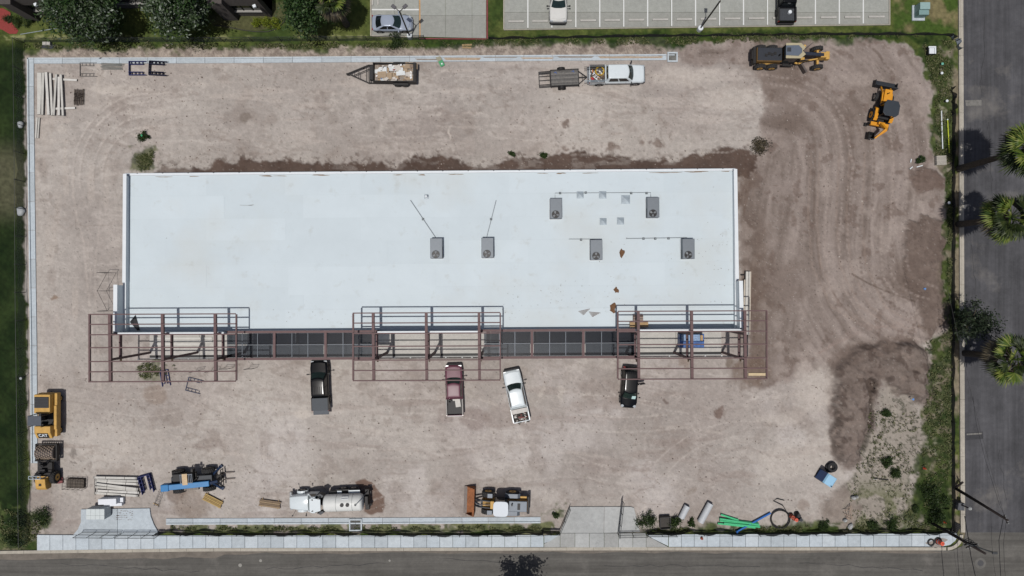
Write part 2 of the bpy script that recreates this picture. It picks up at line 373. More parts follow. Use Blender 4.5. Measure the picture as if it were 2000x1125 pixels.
    for x0 in (1585, 1602, 1640, 1660, 1690): track([(x0, 300), (x0 - 6, 420), (x0 + 2, 520), (x0 + 40, 600), (x0 + 110, 640)], 3.2, (150, 134, 124), .5); 
    for x0 in (1594,): track([(x0, 290), (x0 - 4, 420), (x0 + 10, 540), (x0 + 70, 620)], 2.2, (110, 95, 86), .5)
    for o_ in (-92, -74, -46, -30, -8, 12, 34, 50, 78): paint(mb * sstep(3.4, 1.2, abs(fd - o_)) * (.55 + .45 * np.sin(fs_ / 1.6)) * sstep(.3, .6, fbm(X, Y, 60, 300 + o_ % 7, 3)), (166, 153, 145) if o_ % 4 else (100, 86, 78), .6)
    for r in (70, 120, 150): track(arc(200, 850, r, 10, 120, .7), 3, lt, .35)
    for k in range(12):
        x0, y0 = 300 + 110 * k, 830 + 60 * math.sin(k * 2.1); track([(x0, y0), (x0 + 60, y0 + 8 * math.sin(k)), (x0 + 120, y0 + 14)], 4, lt if k % 2 else (150, 138, 130), .35)
    rt = random.Random(77)
    for k in range(46):
        cx_, cy_ = rt.uniform(100, 1450), rt.choice([rt.uniform(140, 290), rt.uniform(760, 990), rt.uniform(760, 990)]); R_ = rt.uniform(120, 700); a0 = rt.choice([80, 90, 100, 260, 270, 280]) + rt.uniform(-14, 14); sp_ = rt.uniform(14, 50) * 120 / R_
        ox, oy = cx_ - R_ * math.cos(math.radians(a0)), cy_ - R_ * math.sin(math.radians(a0)); lc = rt.choice([(204, 196, 188), (204, 196, 188), (144, 134, 127)]); aa = rt.uniform(.3, .6)
        for dr in (0, 29):
            pth = [(x_, y_) for x_, y_ in arc(ox, oy, R_ + dr, a0 - sp_, a0 + sp_) if (y_ < 300 or y_ > 745) and 75 < x_ < 1560 and 122 < y_ < 1005]
            if len(pth) > 2: track(pth, 2.3, lc, aa, 1)
    track([(1664, 535), (1700, 555), (1740, 572), (1790, 590)], 2.5, (96, 82, 74), .7)
    for a in (0, 8, 20, 30): track([(1600, 690), (1680, 650 - a * .6), (1790, 620 + a)], 2.2, (150, 134, 126), .5)
    # --- weeds and grass growing into the lot
    def green(poly, thr=.35, c0=(50, 66, 28), c1=(88, 98, 52), a=.9, soft=6, w=1.3):
        k = zone(poly, soft, w) * sstep(thr - .05, thr + .08, fbm(X, Y, 18, 131, 4)); paint(k, mixc(c0, c1, np.clip((n3 - .3) * 2, 0, 1)), a); G[:] = np.maximum(G, k * a); return k
    green([(45, 84), (840, 82), (840, 93), (700, 96), (600, 100), (500, 99), (300, 98), (50, 103)], .28)
    green([(825, 74), (1290, 66), (1480, 60), (1860, 66), (1860, 78), (1700, 77), (1500, 78), (1420, 74), (1320, 96), (1300, 104), (1230, 84), (1010, 92), (830, 96)], .2, (28, 48, 18), (62, 80, 34))
    green([(1790, 75), (1862, 75), (1862, 345), (1835, 320), (1822, 300), (1822, 180), (1805, 110)], .42, (38, 56, 22), (80, 92, 48))
    green([(1846, 340), (1864, 320), (1864, 700), (1850, 640), (1840, 560), (1846, 470)], .42, (40, 56, 24), (74, 84, 46))
    green([(1806, 665), (1862, 640), (1864, 1040), (1690, 1042), (1790, 985), (1778, 930), (1800, 840), (1818, 770)], .47, (40, 54, 26), (82, 90, 56))
    green([(1796, 940), (1862, 900), (1864, 1034), (1802, 1030)], .2, (30, 46, 18), (60, 76, 34))
    green([(1255, 1030), (1700, 1022), (1860, 1026), (1860, 1046), (1255, 1046)], .42, (48, 64, 30), (86, 96, 54))
    green([(330, 1025), (1080, 1022), (1080, 1040), (330, 1041)], .40, (66, 80, 36), (112, 116, 72), .85, 2, .6)
    green([(0, 985), (60, 1000), (100, 1010), (98, 1030), (64, 1072), (0, 1075)], .38, (44, 62, 28), (88, 98, 56))
    green([(256, 286), (306, 283), (312, 330), (300, 338), (256, 338)], .44, (50, 62, 30), (96, 100, 62), .8)
    green([(262, 708), (300, 702), (330, 712), (326, 740), (292, 748), (264, 735)], .47, (70, 80, 52), (110, 112, 82), .65)
    green([(1085, 985), (1100, 990), (1092, 1010), (1062, 1008)], .5)
    # speckle everywhere on the dirt: pebbles and clods
    sp = sstep(.985, .999, grain) * (1 - G); C[:] = C * (1 - .45 * sp[..., None])
    sp = sstep(.975, .999, rs.rand(*X.shape)) * (1 - G); C[:] = C * (1 - .22 * sp[..., None]) + np.array([.42, .40, .37]) * .22 * sp[..., None]
    C[:] = C * (1 + (.16 + .34 * G)[..., None] * (fbm(X, Y, 5, 141, 2) - .5)[..., None] * 1.6)
    # keep everything built on the ground clear of it
    Z += -.05 + .045 * (n2 - 1) * (1 - G) + mb * .05 * (stk - 1)
    k = [(0, 0)]
    nx, ny = len(xs), len(ys)
    co_ = np.stack([(X - 1000) / S, (562.5 - Y) / S, Z], -1).reshape(-1, 3)
    me = bpy.data.meshes.new('ground')
    idx = np.arange(nx * ny).reshape(ny, nx)
    f = np.stack([idx[:-1, :-1], idx[1:, :-1], idx[1:, 1:], idx[:-1, 1:]], -1).reshape(-1, 4)
    me.vertices.add(nx * ny); me.vertices.foreach_set('co', co_.astype('f').ravel())
    me.loops.add(f.size); me.loops.foreach_set('vertex_index', f.astype('i').ravel())
    me.polygons.add(len(f)); me.polygons.foreach_set('loop_start', np.arange(0, f.size, 4).astype('i'))
    me.polygons.foreach_set('use_smooth', np.ones(len(f), bool))
    me.update(calc_edges=True)
    at = me.attributes.new('soil', 'FLOAT_COLOR', 'POINT')
    at.data.foreach_set('color', np.concatenate([np.clip(C, 0, 1), G[..., None]], -1).astype('f').ravel())
    # material: painted soil colour with fine grain and bump
    m_ = bpy.data.materials.new('soil'); m_.use_nodes = True; n = m_.node_tree.nodes; l = m_.node_tree.links; b = n['Principled BSDF']
    a = n.new('ShaderNodeAttribute'); a.attribute_name = 'soil'
    tc = n.new('ShaderNodeTexCoord')
    z1 = n.new('ShaderNodeTexNoise'); z1.inputs['Scale'].default_value = 7; z1.inputs['Detail'].default_value = 5; z1.inputs['Roughness'].default_value = .75
    z2 = n.new('ShaderNodeTexVoronoi'); z2.inputs['Scale'].default_value = 5.5
    l.new(tc.outputs['Object'], z1.inputs['Vector']); l.new(tc.outputs['Object'], z2.inputs['Vector'])
    mr = n.new('ShaderNodeMapRange'); mr.inputs[1].default_value = .25; mr.inputs[2].default_value = .75; mr.inputs[3].default_value = .84; mr.inputs[4].default_value = 1.16
    l.new(z1.outputs['Fac'], mr.inputs[0])
    mx = n.new('ShaderNodeMix'); mx.data_type = 'RGBA'; mx.blend_type = 'MULTIPLY'; mx.inputs[0].default_value = 1
    l.new(a.outputs['Color'], mx.inputs[6]); l.new(mr.outputs[0], mx.inputs[7]); l.new(mx.outputs[2], b.inputs['Base Color'])
    bp = n.new('ShaderNodeBump'); bp.inputs['Strength'].default_value = .55; bp.inputs['Distance'].default_value = .06
    l.new(z1.outputs['Fac'], bp.inputs['Height']); l.new(bp.outputs[0], b.inputs['Normal'])
    b.inputs['Roughness'].default_value = .95; b.inputs['Specular IOR Level'].default_value = .15
    o = link('ground', me, m_); struct(o)
    # the land beyond the frame, out to the horizon: a sheet with a hole under the detailed ground
    x0, x1, y1, y0 = (xs[0] - 1000) / S + .05, (xs[-1] - 1000) / S - .05, (562.5 - ys[0]) / S - .05, (562.5 - ys[-1]) / S + .05
    R = 900
    v = [(-R, -R, -.1), (R, -R, -.1), (R, R, -.1), (-R, R, -.1), (x0, y0, -.1), (x1, y0, -.1), (x1, y1, -.1), (x0, y1, -.1)]
    mb2 = MB(); mb2.add(v, [(0, 1, 5, 4), (1, 2, 6, 5), (2, 3, 7, 6), (3, 0, 4, 7)])
    struct(mb2.build('far_ground', mat('far_grass', (74, 86, 44), .95, 0, .35, .15)))
    return X, Y, G
build_ground()
# ================================================================ ROADS, KERBS, WALKS
def poly3(pts, z): return [tuple(W(x, y, z)[:2]) for x, y in pts]
def slab(name, pts, z0, z1, m, parent=None, bevel=0):
    return MB().prism(poly3(pts, z1), z0, z1).build(name, m, parent, bevel, 1)
def road_mat(name, rgb, var, streak=None):
    m = mat(name, rgb, .93, 0, var, .35, .35, 60, spec=.2)
    n = m.node_tree.nodes; l = m.node_tree.links; b = n['Principled BSDF']; src = b.inputs['Base Color'].links[0].from_socket
    tc = [x for x in n if x.type == 'TEX_COORD'][0]
    for sc, lo, hi in ((24, .82, 1.18), (2.2, .86, 1.14)):
        z = n.new('ShaderNodeTexNoise'); z.inputs['Scale'].default_value = sc; z.inputs['Detail'].default_value = 6; z.inputs['Roughness'].default_value = .8
        l.new(tc.outputs['Object'], z.inputs['Vector'])
        r = n.new('ShaderNodeMapRange'); r.inputs[1].default_value = .3; r.inputs[2].default_value = .7; r.inputs[3].default_value = lo; r.inputs[4].default_value = hi
        l.new(z.outputs['Fac'], r.inputs[0])
        x = n.new('ShaderNodeMix'); x.data_type = 'RGBA'; x.blend_type = 'MULTIPLY'; x.inputs[0].default_value = 1
        l.new(src, x.inputs[6]); l.new(r.outputs[0], x.inputs[7]); src = x.outputs[2]
    if streak:
        mp = n.new('ShaderNodeMapping'); mp.inputs['Scale'].default_value = streak; l.new(tc.outputs['Object'], mp.inputs['Vector'])
        for sc, lo, hi, a0, a1 in ((1.0, .35, .7, .82, 1.22), (3.1, .4, .65, .9, 1.12)):
            z = n.new('ShaderNodeTexNoise'); z.inputs['Scale'].default_value = sc; z.inputs['Detail'].default_value = 7; z.inputs['Roughness'].default_value = .65; l.new(mp.outputs[0], z.inputs['Vector'])
            r = n.new('ShaderNodeMapRange'); r.inputs[1].default_value = lo; r.inputs[2].default_value = hi; r.inputs[3].default_value = a0; r.inputs[4].default_value = a1; l.new(z.outputs['Fac'], r.inputs[0])
            x = n.new('ShaderNodeMix'); x.data_type = 'RGBA'; x.blend_type = 'MULTIPLY'; x.inputs[0].default_value = 1; l.new(src, x.inputs[6]); l.new(r.outputs[0], x.inputs[7]); src = x.outputs[2]
        z = n.new('ShaderNodeTexNoise'); z.inputs['Scale'].default_value = .16; z.inputs['Detail'].default_value = 9; z.inputs['Roughness'].default_value = .68; l.new(tc.outputs['Object'], z.inputs['Vector'])
        r = n.new('ShaderNodeMapRange'); r.inputs[1].default_value = .56; r.inputs[2].default_value = .76; r.inputs[3].default_value = 0; r.inputs[4].default_value = .75; l.new(z.outputs['Fac'], r.inputs[0])
        x = n.new('ShaderNodeMix'); x.data_type = 'RGBA'; l.new(r.outputs[0], x.inputs[0]); l.new(src, x.inputs[6]); x.inputs[7].default_value = lin((132, 128, 123)) + [1]; src = x.outputs[2]
    l.new(src, b.inputs['Base Color'])
    return m
M_road_s = road_mat('asphalt_warm', (97, 95, 91), .14, (.03, 1.0, 1))
M_road_e = road_mat('asphalt_dark', (82, 82, 85), .26, (1.0, .03, 1))
M_conc = [road_mat('concrete_pale_%d' % i, c, .05) for i, c in enumerate([(190, 200, 207), (182, 191, 197), (196, 205, 211)])]
M_concd = [road_mat('concrete_drive_%d' % i, c, .09) for i, c in enumerate([(174, 176, 175), (166, 167, 165), (180, 182, 181)])]
M_park = [road_mat('concrete_park_%d' % i, c, .07) for i, c in enumerate([(158, 160, 154), (162, 164, 158), (154, 155, 149)])]
M_kerbold = road_mat('kerb_old', (178, 172, 160), .14)
M_sand = mat('gutter_sand', (116, 109, 101), .95, 0, .25, 1.2, .3, 30)
M_stripe = mat('road_paint', (224, 226, 224), .8, 0, .08, 9)
M_orange_l = mat('worn_orange_paint', (190, 150, 104), .85, 0, .2, 6)
M_redk = mat('red_kerb_paint', (128, 62, 66), .8, 0, .25, 4)

yR = lambda x: pwl([-60, 72, 400, 800, 1200, 1600, 1870, 2060], [1083, 1081, 1077, 1076, 1075, 1075, 1075, 1075], x)
pts = [(-3000, 1081)] + [(x, yR(x)) for x in range(-60, 1871, 120)] + [(1880, 1066), (1886, 1040), (4000, 1040), (4000, 1250), (-3000, 1262)]
struct(slab('road', pts, -.3, .0, M_road_s))
pts = [(1881, -4000), (1881, 0), (1882, 450), (1884, 900), (1886, 1040), (2150, 1040), (2140, -4000)]
struct(slab('road', pts, -.3, .001, M_road_e))
# sandy gutter along the north edge of the street
g = struct(thing('gutter_sand', (0, 0, 0)))
MB().prism(poly3([(x, yR(x)) for x in range(-60, 1860, 60)] + [(x, yR(x) + 2 + 5 * vnoise(np.array(float(x)), np.array(3.), 40, 7) + (8 if x < 420 else 0)) for x in range(1859, -61, -20)], .004), 0, .004).build('sand_sheet', M_sand, g)
# dusty patches and repairs on the east road
p = struct(thing('road_patches', (0, 0, 0)))
M_patch = mat('asphalt_patch_pale', (120, 118, 114), .95, 0, .3, 2.5); M_patch2 = mat('asphalt_patch_dark', (64, 64, 67), .95, 0, .2, 2.5)
for q, mm in (([(1885, 196), (1917, 195), (1917, 206), (1887, 207)], M_patch), ([(1886, 845), (1920, 843), (1921, 857), (1887, 860)], M_patch2), ([(1888, 847), (1918, 845), (1918, 848), (1888, 850)], M_patch)):
    slab('patch', q, .001, .005 if mm is not M_patch else .009, mm, p)
def blotch(cx, cy, rx, ry, seed, z, m, name, parent, n=22):
    rnd = random.Random(seed); ph = [rnd.uniform(0, 6) for _ in range(4)]
    pts = []
    for i in range(n):
        t = 2 * PI * i / n; k = 1 + .2 * math.sin(2 * t + ph[0]) + .15 * math.sin(3 * t + ph[1]) + .12 * math.sin(5 * t + ph[2]) + .1 * rnd.uniform(-1, 1)
        pts.append((cx + rx * k * math.cos(t), cy + ry * k * math.sin(t)))
    return slab(name, pts, z - .004, z, m, parent)
M_crack = mat('crack_seal', (50, 50, 52), .8, 0, .2, 4); rk = random.Random(31)
for k, (xa, ya, dx, dy, n_) in enumerate([(1900, 480, 1, 14, 14), (1925, 30, -1, 15, 12), (1905, 700, 12, 2, 8), (1950, 880, 2, 12, 9), (120, 1102, 18, 1, 16), (520, 1112, 18, -1, 14), (860, 1092, 17, 1, 12), (1180, 1105, 18, 0, 18), (1560, 1098, 16, 1, 16), (1930, 240, 1, 14, 12)]):
    ps = [W(xa + dx * i + rk.uniform(-3, 3), ya + dy * i + rk.uniform(-3, 3), .004) for i in range(n_)]
    b_ = MB()
    for i in range(n_ - 1): b_.bar(ps[i], ps[i + 1], rk.uniform(.025, .06), .004)
    b_.build('crack', M_crack, p)
# manhole
mh = thing('manhole_cover', W(1915, 1100, 0), 0, 'round iron manhole cover in the street near the corner', 'manhole cover')
MB().lathe([(.34, 0), (.34, .012), (.32, .012)], n=24).build('lid', mat('cast_iron', (84, 84, 86), .7, .4, .2, 14), mh)
MB().lathe([(.62, 0), (.62, .006), (.36, .006)], n=24).build('collar', mat('manhole_collar', (104, 102, 98), .9, 0, .2, 3), mh)
for k, (x, y) in enumerate([(469, 1104), (509, 1095), (761, 1095)]):
    mh = thing('valve_cover', W(x, y, 0), 0, 'small round %s utility lid set in the street' % ['largest pale', 'middle pale', 'easternmost pale'][k], 'utility lid', 'lids in the street')
    MB().lathe([(.2 - .04 * k, 0), (.2 - .04 * k, .01), (.16 - .04 * k, .012)], n=16).build('lid', mat('lid_grey', (150, 148, 142), .8, .1, .15, 9), mh)

# street kerb and sidewalk on the south side
kerb = struct(thing('street_kerb', (0, 0, 0)))
x = -60
while x < 1845:
    x1 = min(x + 53, 1850)
    slab('kerb_stone', [(x + .4, yR(x) - 6), (x1, yR(x1) - 6), (x1, yR(x1)), (x + .4, yR(x))], -.1, .13 if not 1060 < x < 1300 else .03, M_kerbold, kerb); x = x1
cx, cy = 1850, 1045
for i in range(8):
    a0, a1 = math.radians(88 - 11 * i), math.radians(88 - 11 * (i + 1))
    P = lambda r, a: (cx + r * math.cos(a) * 1.05, cy + r * math.sin(a))
    slab('kerb_stone', [P(24, a0), P(30, a0), P(30, a1), P(24, a1)], -.1, .13, M_kerbold, kerb)
ek = struct(thing('street_kerb', (0, 0, 0)))
xk = lambda y: pwl([-60, 0, 450, 900, 1060], [1872.5, 1873, 1874.5, 1876, 1877], y)
y = -60
while y < 1040:
    y1 = min(y + 56, 1040)
    slab('kerb_stone', [(xk(y), y + .4), (xk(y) + 2.8, y + .4), (xk(y1) + 2.8, y1), (xk(y1), y1)], -.1, .14, M_kerbold, ek)
    slab('gutter_slab', [(xk(y) + 3, y + .4), (xk(y) + 8.5, y + .4), (xk(y1) + 8.5, y1), (xk(y1) + 3, y1)], -.1, .012, M_kerbold, ek); y = y1
yT = lambda x: pwl([72, 300, 400, 800, 1092, 1250, 1600, 1870], [1045, 1046, 1046, 1046, 1045, 1044, 1043, 1042], x)
yB = lambda x: pwl([72, 400, 800, 1200, 1600, 1870], [1075, 1070.5, 1069.5, 1068, 1068, 1067], x)
sw = struct(thing('sidewalk', (0, 0, 0))); rnd = random.Random(3)
def walk(x0, x1, n):
    for i in range(n):
        a = x0 + (x1 - x0) * i / n + .35; b = x0 + (x1 - x0) * (i + 1) / n - .35
        slab('slab', [(a, yT(a)), (b, yT(b)), (b, yB(b)), (a, yB(a))], -.1, .12 + rnd.uniform(0, .008), rnd.choice(M_conc), sw)
walk(72, 1062, 39); walk(1306, 1806, 20)
slab('slab', [(1806, yT(1806)), (1868, 1041), (1871, 1046), (1866, 1056), (1856, 1064), (1842, 1067), (1806, 1067.4)], -.1, .124, M_conc[0], sw)
blotch(1830, 1060, 20, 8, 5, .13, mat('dirty_concrete', (150, 144, 138), .95, 0, .2, 3), 'dirt_film', sw)
# driveways
dw = struct(thing('driveway', (0, 0, 0)))
yd = [990, 1041, 1068]
slab('slab', [(1113, 990), (1180, 990), (1179, 1041), (1094, 1041), (1098, 1028)], -.1, .08, M_concd[0], dw)
slab('slab', [(1180.7, 990), (1232, 990), (1238, 992), (1243, 1010), (1250, 1039), (1179.7, 1041)], -.1, .08, M_concd[2], dw)
xs_ = [1062.5, 1094, 1123, 1151, 1180, 1208, 1236, 1262, 1305.5]
for i in range(len(xs_) - 1):
    a, b = xs_[i] + .35, xs_[i + 1] - .35
    q = [(a, 1041.7), (b, 1041.7), (b, 1069), (a, 1069)]
    if i == 0: q = [(a, 1062), (a + 14, 1055), (b, 1042), (b, 1069), (a, 1069)]
    if i == len(xs_) - 2: q = [(a, 1046), (b, 1068.5), (a, 1068.5)]
    slab('slab', q, -.1, .07, M_concd[i % 3], dw)
slab('slab', [(1063, 1046), (1093.4, 1045), (1086, 1049), (1076, 1056), (1063, 1061)], -.1, .122, M_conc[1], sw)
slab('slab', [(1263, 1044.5), (1305, 1044.3), (1305, 1066.5), (1275, 1052)], -.1, .122, M_conc[2], sw)
dv = struct(thing('driveway', (0, 0, 0)))
slab('slab', [(158, 995), (229, 994), (229, 1044.5), (143, 1044.5), (152, 1034), (158, 1020)], -.1, .10, M_conc[1], dv)
slab('slab', [(229.7, 994), (292, 993), (294, 1008), (300, 1024), (309, 1040), (309, 1044.5), (229.7, 1044.5)], -.1, .10, M_conc[0], dv)
# stripes of mud on the west driveway
M_mud = mat('dried_mud', (116, 104, 96), .95, 0, .25, 6)
ms = thing('mud_marks', W(242, 1005, .104), 0, 'faint broken mud marks on the pale west driveway slab', 'mud', kind='stuff')
b_ = MB(); rr = random.Random(4)
for r_ in range(5):
    for k in range(16):
        c = W(228 + 2 * k + rr.uniform(-1, 1), 998 + 4.2 * r_ + rr.uniform(-1, 1), 0) - W(242, 1005, 0)
        if rr.random() < .6: b_.box((c.x, c.y, .003), (rr.uniform(.05, .2), rr.uniform(.02, .07), .004), rr.uniform(-.4, .4))
b_.build('mud_crumbs', M_mud, ms)['kind'] = 'stuff'

# kerb and gutter around the lot
def kerb_run(name, path, seg, side, wpan, drop=None):
    """path of outer edge in pixels; gutter pan lies to the given side"""
    o = struct(thing(name, (0, 0, 0)))
    for i in range(len(path) - 1):
        (ax, ay), (bx, by) = path[i], path[i + 1]; L_ = math.hypot(bx - ax, by - ay); n = max(1, round(L_ / seg))
        nx, ny = -(by - ay) / L_ * side, (bx - ax) / L_ * side
        for k in range(n):
            t0, t1 = k / n + .3 / L_, (k + 1) / n - .3 / L_
            p, q = (ax + (bx - ax) * t0, ay + (by - ay) * t0), (ax + (bx - ax) * t1, ay + (by - ay) * t1)
            off = lambda pt, d: (pt[0] + nx * d, pt[1] + ny * d)
            slab('kerb_stone', [p, q, off(q, 2.6), off(p, 2.6)], -.1, .15, M_conc[2], o)
            slab('gutter_slab', [off(p, 2.75), off(q, 2.75), off(q, wpan), off(p, wpan)], -.1, .03, M_conc[(k + i) % 2], o)
    return o
kerb_run('lot_kerb', [(52.5, 112.5), (53, 225), (55.5, 450), (58.5, 675), (60, 905)], 56, -1, 13)
nk = kerb_run('lot_kerb', [(66, 112.5), (400, 111.8), (800, 109), (1302, 105.5)], 55, 1, 11.5)
kerb_run('lot_kerb', [(1056, 1022), (800, 1023.2), (324, 1025)], 56, 1, 12)
slab('gutter_slab', [(52.8, 112.5), (65.6, 112.5), (65.6, 115), (52.8, 115)], -.1, .15, M_conc[2], nk)
# silt lying in the north gutter
M_silt = mat('gutter_silt', (150, 142, 134), .95, 0, .2, 3)
si = struct(thing('gutter_silt', (0, 0, 0)))
for k, (a, b, o0, o1) in enumerate([(866, 940, 4, 9.5), (942, 1012, 3.2, 5.4), (1016, 1082, 4.6, 8), (1088, 1160, 3.2, 6.5), (1168, 1296, 4, 8), (810, 864, 5.5, 9)]):
    y0 = lambda x: pwl([400, 800, 1302], [111.8, 109, 105.5], x)
    slab('silt', [(a, y0(a) + o0), (b, y0(b) + o0 + .5), (b - 4, y0(b) + o1), (a + 5, y0(a) + o1 - .6)], .03, .036, M_silt if k % 2 else mat('gutter_silt_tan', (176, 158, 138), .95, 0, .2, 3), si)
# storm drain boxes
M_dark = mat('dark_void', (30, 30, 32), .9, 0, .2, 8)
def drain(px, py, w_, d_, label, depth=.55):
    o = thing('drain_inlet', W(px, py, 0), 0, label, 'drain')
    b = MB(); t = .16
    b.bx(-w_ / 2, w_ / 2, d_ / 2 - t, d_ / 2, 0, .2).bx(-w_ / 2, w_ / 2, -d_ / 2, -d_ / 2 + t, 0, .2).bx(-w_ / 2, -w_ / 2 + t, -d_ / 2 + t, d_ / 2 - t, 0, .2).bx(w_ / 2 - t, w_ / 2, -d_ / 2 + t, d_ / 2 - t, 0, .2)
    b.build('rim', M_conc[2], o, .02, 1)
    MB().bx(-w_ / 2 + t, w_ / 2 - t, -d_ / 2 + t, d_ / 2 - t, .0, .04).build('bottom', mat('drain_bottom', (112, 112, 108), .9, 0, .3, 4), o)
    g = MB()
    for k in range(7): g.bar((-w_ / 2 + t, -d_ / 2 + t + (d_ - 2 * t) * (k + .5) / 7, .13), (w_ / 2 - t, -d_ / 2 + t + (d_ - 2 * t) * (k + .5) / 7, .13), .03, .04)
    if depth: g.build('grate_bar', mat('grate_steel', (74, 72, 72), .6, .5, .2, 9), o)
    return o
o = drain(1313, 112, 1.15, 1.1, 'open square concrete drain box at the east end of the north gutter', 0)
MB().bx(-.45, .25, .18, .3, .05, .12).build('ledge', M_conc[1], o)
drain(695, 1024.5, 1.45, 1.35, 'concrete drain inlet with dark grate in the south gutter')

# ---------------------------------------------------------------- parking lots of the neighbour
pk = struct(thing('parking_lot', (0, 0, 0)))
yP = lambda x: 58.5 - (x - 984) * 10 / 756
xe = [984, 1031, 1123.6, 1217, 1310, 1404, 1497.6, 1591.6, 1686.6, 1738]
k = 0
for i in range(len(xe) - 1):
    a, b = xe[i] + .25, xe[i + 1] - .25
    ya, yb = yP(a) - 1.6, yP(b) - 1.6
    for (u0, u1) in ((-60, -20), (-20, 24), (24, None)):
        slab('panel', [(a, u0 + .25), (b, u0 + .25), (b, (u1 if u1 is not None else yb) - .25), (a, (u1 if u1 is not None else ya) - .25)], -.2, .0, M_park[k % 3], pk); k += 1
for i in range(16):
    a, b = 984 + 47.2 * i, 984 + 47.2 * (i + 1) - .3
    slab('kerb_stone', [(a, yP(a) - 1.4), (b, yP(b) - 1.4), (b, yP(b)), (a, yP(a))], -.2, .12, M_kerbold, pk)
for xx in (984, 1738):
    slab('kerb_stone', [(xx - 1, -60), (xx + 1, -60), (xx + 1, yP(xx) - 1.5), (xx - 1, yP(xx) - 1.5)], -.2, .12, M_kerbold, pk)
st = [1031 + 46.8 * i for i in range(15)]
for x in st: slab('stripe', [(x - 1.1, -60), (x + 1.1, -60), (x + 1.1, yP(x) - 3.5), (x - 1.1, yP(x) - 3.5)], 0, .004, M_stripe, pk)
M_stop = road_mat('wheel_stop_concrete', (186, 184, 178), .1)
for i in range(16):
    x = 1008 + 46.9 * i; y = 42.3 - (x - 1008) * 9 / 703
    if i in (11,): pass
    o = thing('wheel_stop', W(x, y, 0), math.radians(.5), 'pale concrete wheel stop, %s from the left in the long parking row' % ORD[i], 'wheel stop', 'wheel stops of the parking row')
    MB().xprism([(-.9, 0), (.9, 0), (.87, .15), (-.87, .15)], -.11, .11).build('bar', M_stop, o, .02, 1)
    for s_ in (-.6, .6): MB().lathe([(.03, .115), (.03, .128)], c=(s_, 0, 0), n=8).build('pin', M_dark, o)
ya_ = lambda x: 69.5 + (x - 724) * 5 / 226
pa = struct(thing('parking_lot', (0, 0, 0)))
k = 0
for a, b in ((726, 770), (770, 818), (818, 870), (870, 922), (922, 949.5)):
    for (u0, u1) in ((-60, -15), (-15, 30), (30, 80)):
        if u1 == 80: slab('panel', [(a + .2, u0 + .2), (b - .2, u0 + .2), (b - .2, ya_(b)), (a + .2, ya_(a))], -.2, .0, M_park[k % 3], pa)
        else: slab('panel', [(a + .2, u0 + .2), (b - .2, u0 + .2), (b - .2, u1 - .2), (a + .2, u1 - .2)], -.2, .0, M_park[k % 3], pa)
        k += 1
slab('kerb_stone', [(950, -60), (953, -60), (953, 76), (950, 76)], -.2, .13, M_redk, pa)
slab('kerb_stone', [(818, 74), (949.6, 75), (949.6, 77), (818, 76)], -.2, .13, M_redk, pa)
slab('kerb_stone', [(723, -60), (725.6, -60), (725.6, 70), (723, 70)], -.2, .13, M_kerbold, pa)
slab('kerb_stone', [(726, 69), (817, 71), (817, 72.8), (726, 71)], -.2, .13, M_kerbold, pa)
slab('stripe', [(726, 17.4), (818, 17.4), (818, 20), (726, 20)], 0, .004, M_stripe, pa)
slab('stripe', [(818, -60), (820.6, -60), (821.5, 72), (818.9, 72)], 0, .004, M_orange_l, pa)
for k, x in enumerate((728, 738.5)):
    o = thing('wheel_stop', W(x, -4, 0), 0, 'upright white wheel stop %s at the corner of the car park' % ('against the lawn' if k == 0 else 'nearer the silver sedan'), 'wheel stop', 'wheel stops by the lawn')
    MB().bx(-.09, .09, -.8, .8, 0, .12).build('bar', M_stop, o, .02, 1)
# ================================================================ THE NEW BUILDING
def roofmat(name, c):
    m = mat(name, c, .65, 0, .03, .35); n = m.node_tree.nodes; l = m.node_tree.links; b = n['Principled BSDF']; src = b.inputs['Base Color'].links[0].from_socket; tc = [x for x in n if x.type == 'TEX_COORD'][0]
    for sc, det, lo, hi, col, amt in ((.11, 5, .52, .72, (198, 200, 194), .35), (.9, 8, .60, .78, (172, 172, 164), .4), (7, 6, .64, .8, (150, 152, 150), .35)):
        z = n.new('ShaderNodeTexNoise'); z.inputs['Scale'].default_value = sc; z.inputs['Detail'].default_value = det; z.inputs['Roughness'].default_value = .6; l.new(tc.outputs['Object'], z.inputs['Vector'])
        r = n.new('ShaderNodeMapRange'); r.inputs[1].default_value = lo; r.inputs[2].default_value = hi; r.inputs[3].default_value = 0; r.inputs[4].default_value = amt; l.new(z.outputs['Fac'], r.inputs[0])
        x = n.new('ShaderNodeMix'); x.data_type = 'RGBA'; l.new(r.outputs[0], x.inputs[0]); l.new(src, x.inputs[6]); x.inputs[7].default_value = lin(col) + [1]; src = x.outputs[2]
    l.new(src, b.inputs['Base Color']); return m
M_roof = [roofmat('roof_membrane_%d' % i, c) for i, c in enumerate([(204, 216, 222), (202, 214, 220), (206, 218, 224), (205, 217, 223)])]
M_cap = mat('white_coping', (226, 232, 236), .5, 0, .04, 2)
M_wall = mat('wall_sheathing', (178, 184, 190), .7, 0, .06, 1.5)
M_steel = mat('red_primer_steel', (102, 77, 77), .65, .0, .12, 2.2, .15, 20)
M_mull = mat('grey_mullion', (92, 98, 106), .5, .4, .1, 3)
tinted('tinted_panel', (.34, .37, .41), .08, .03)
M_glasspane = MATS['tinted_panel']
ZR = 4.9
bd = thing('retail_building', W(840, 495, 0), 0, 'long one storey shop building with white membrane roof in the dirt lot', 'building')
off = -bd.location
def bbar(name, a, b, w_, z0, z1, m, parent=bd, zr=None, bevel=0):
    """bar along pixel points seen at height zr (default its top)"""
    zr = z1 if zr is None else zr
    p = W(a[0], a[1], zr) + off; q = W(b[0], b[1], zr) + off; p.z = q.z = (z0 + z1) / 2
    return MB().bar(p, q, w_, z1 - z0).build(name, m, parent, bevel, 1)
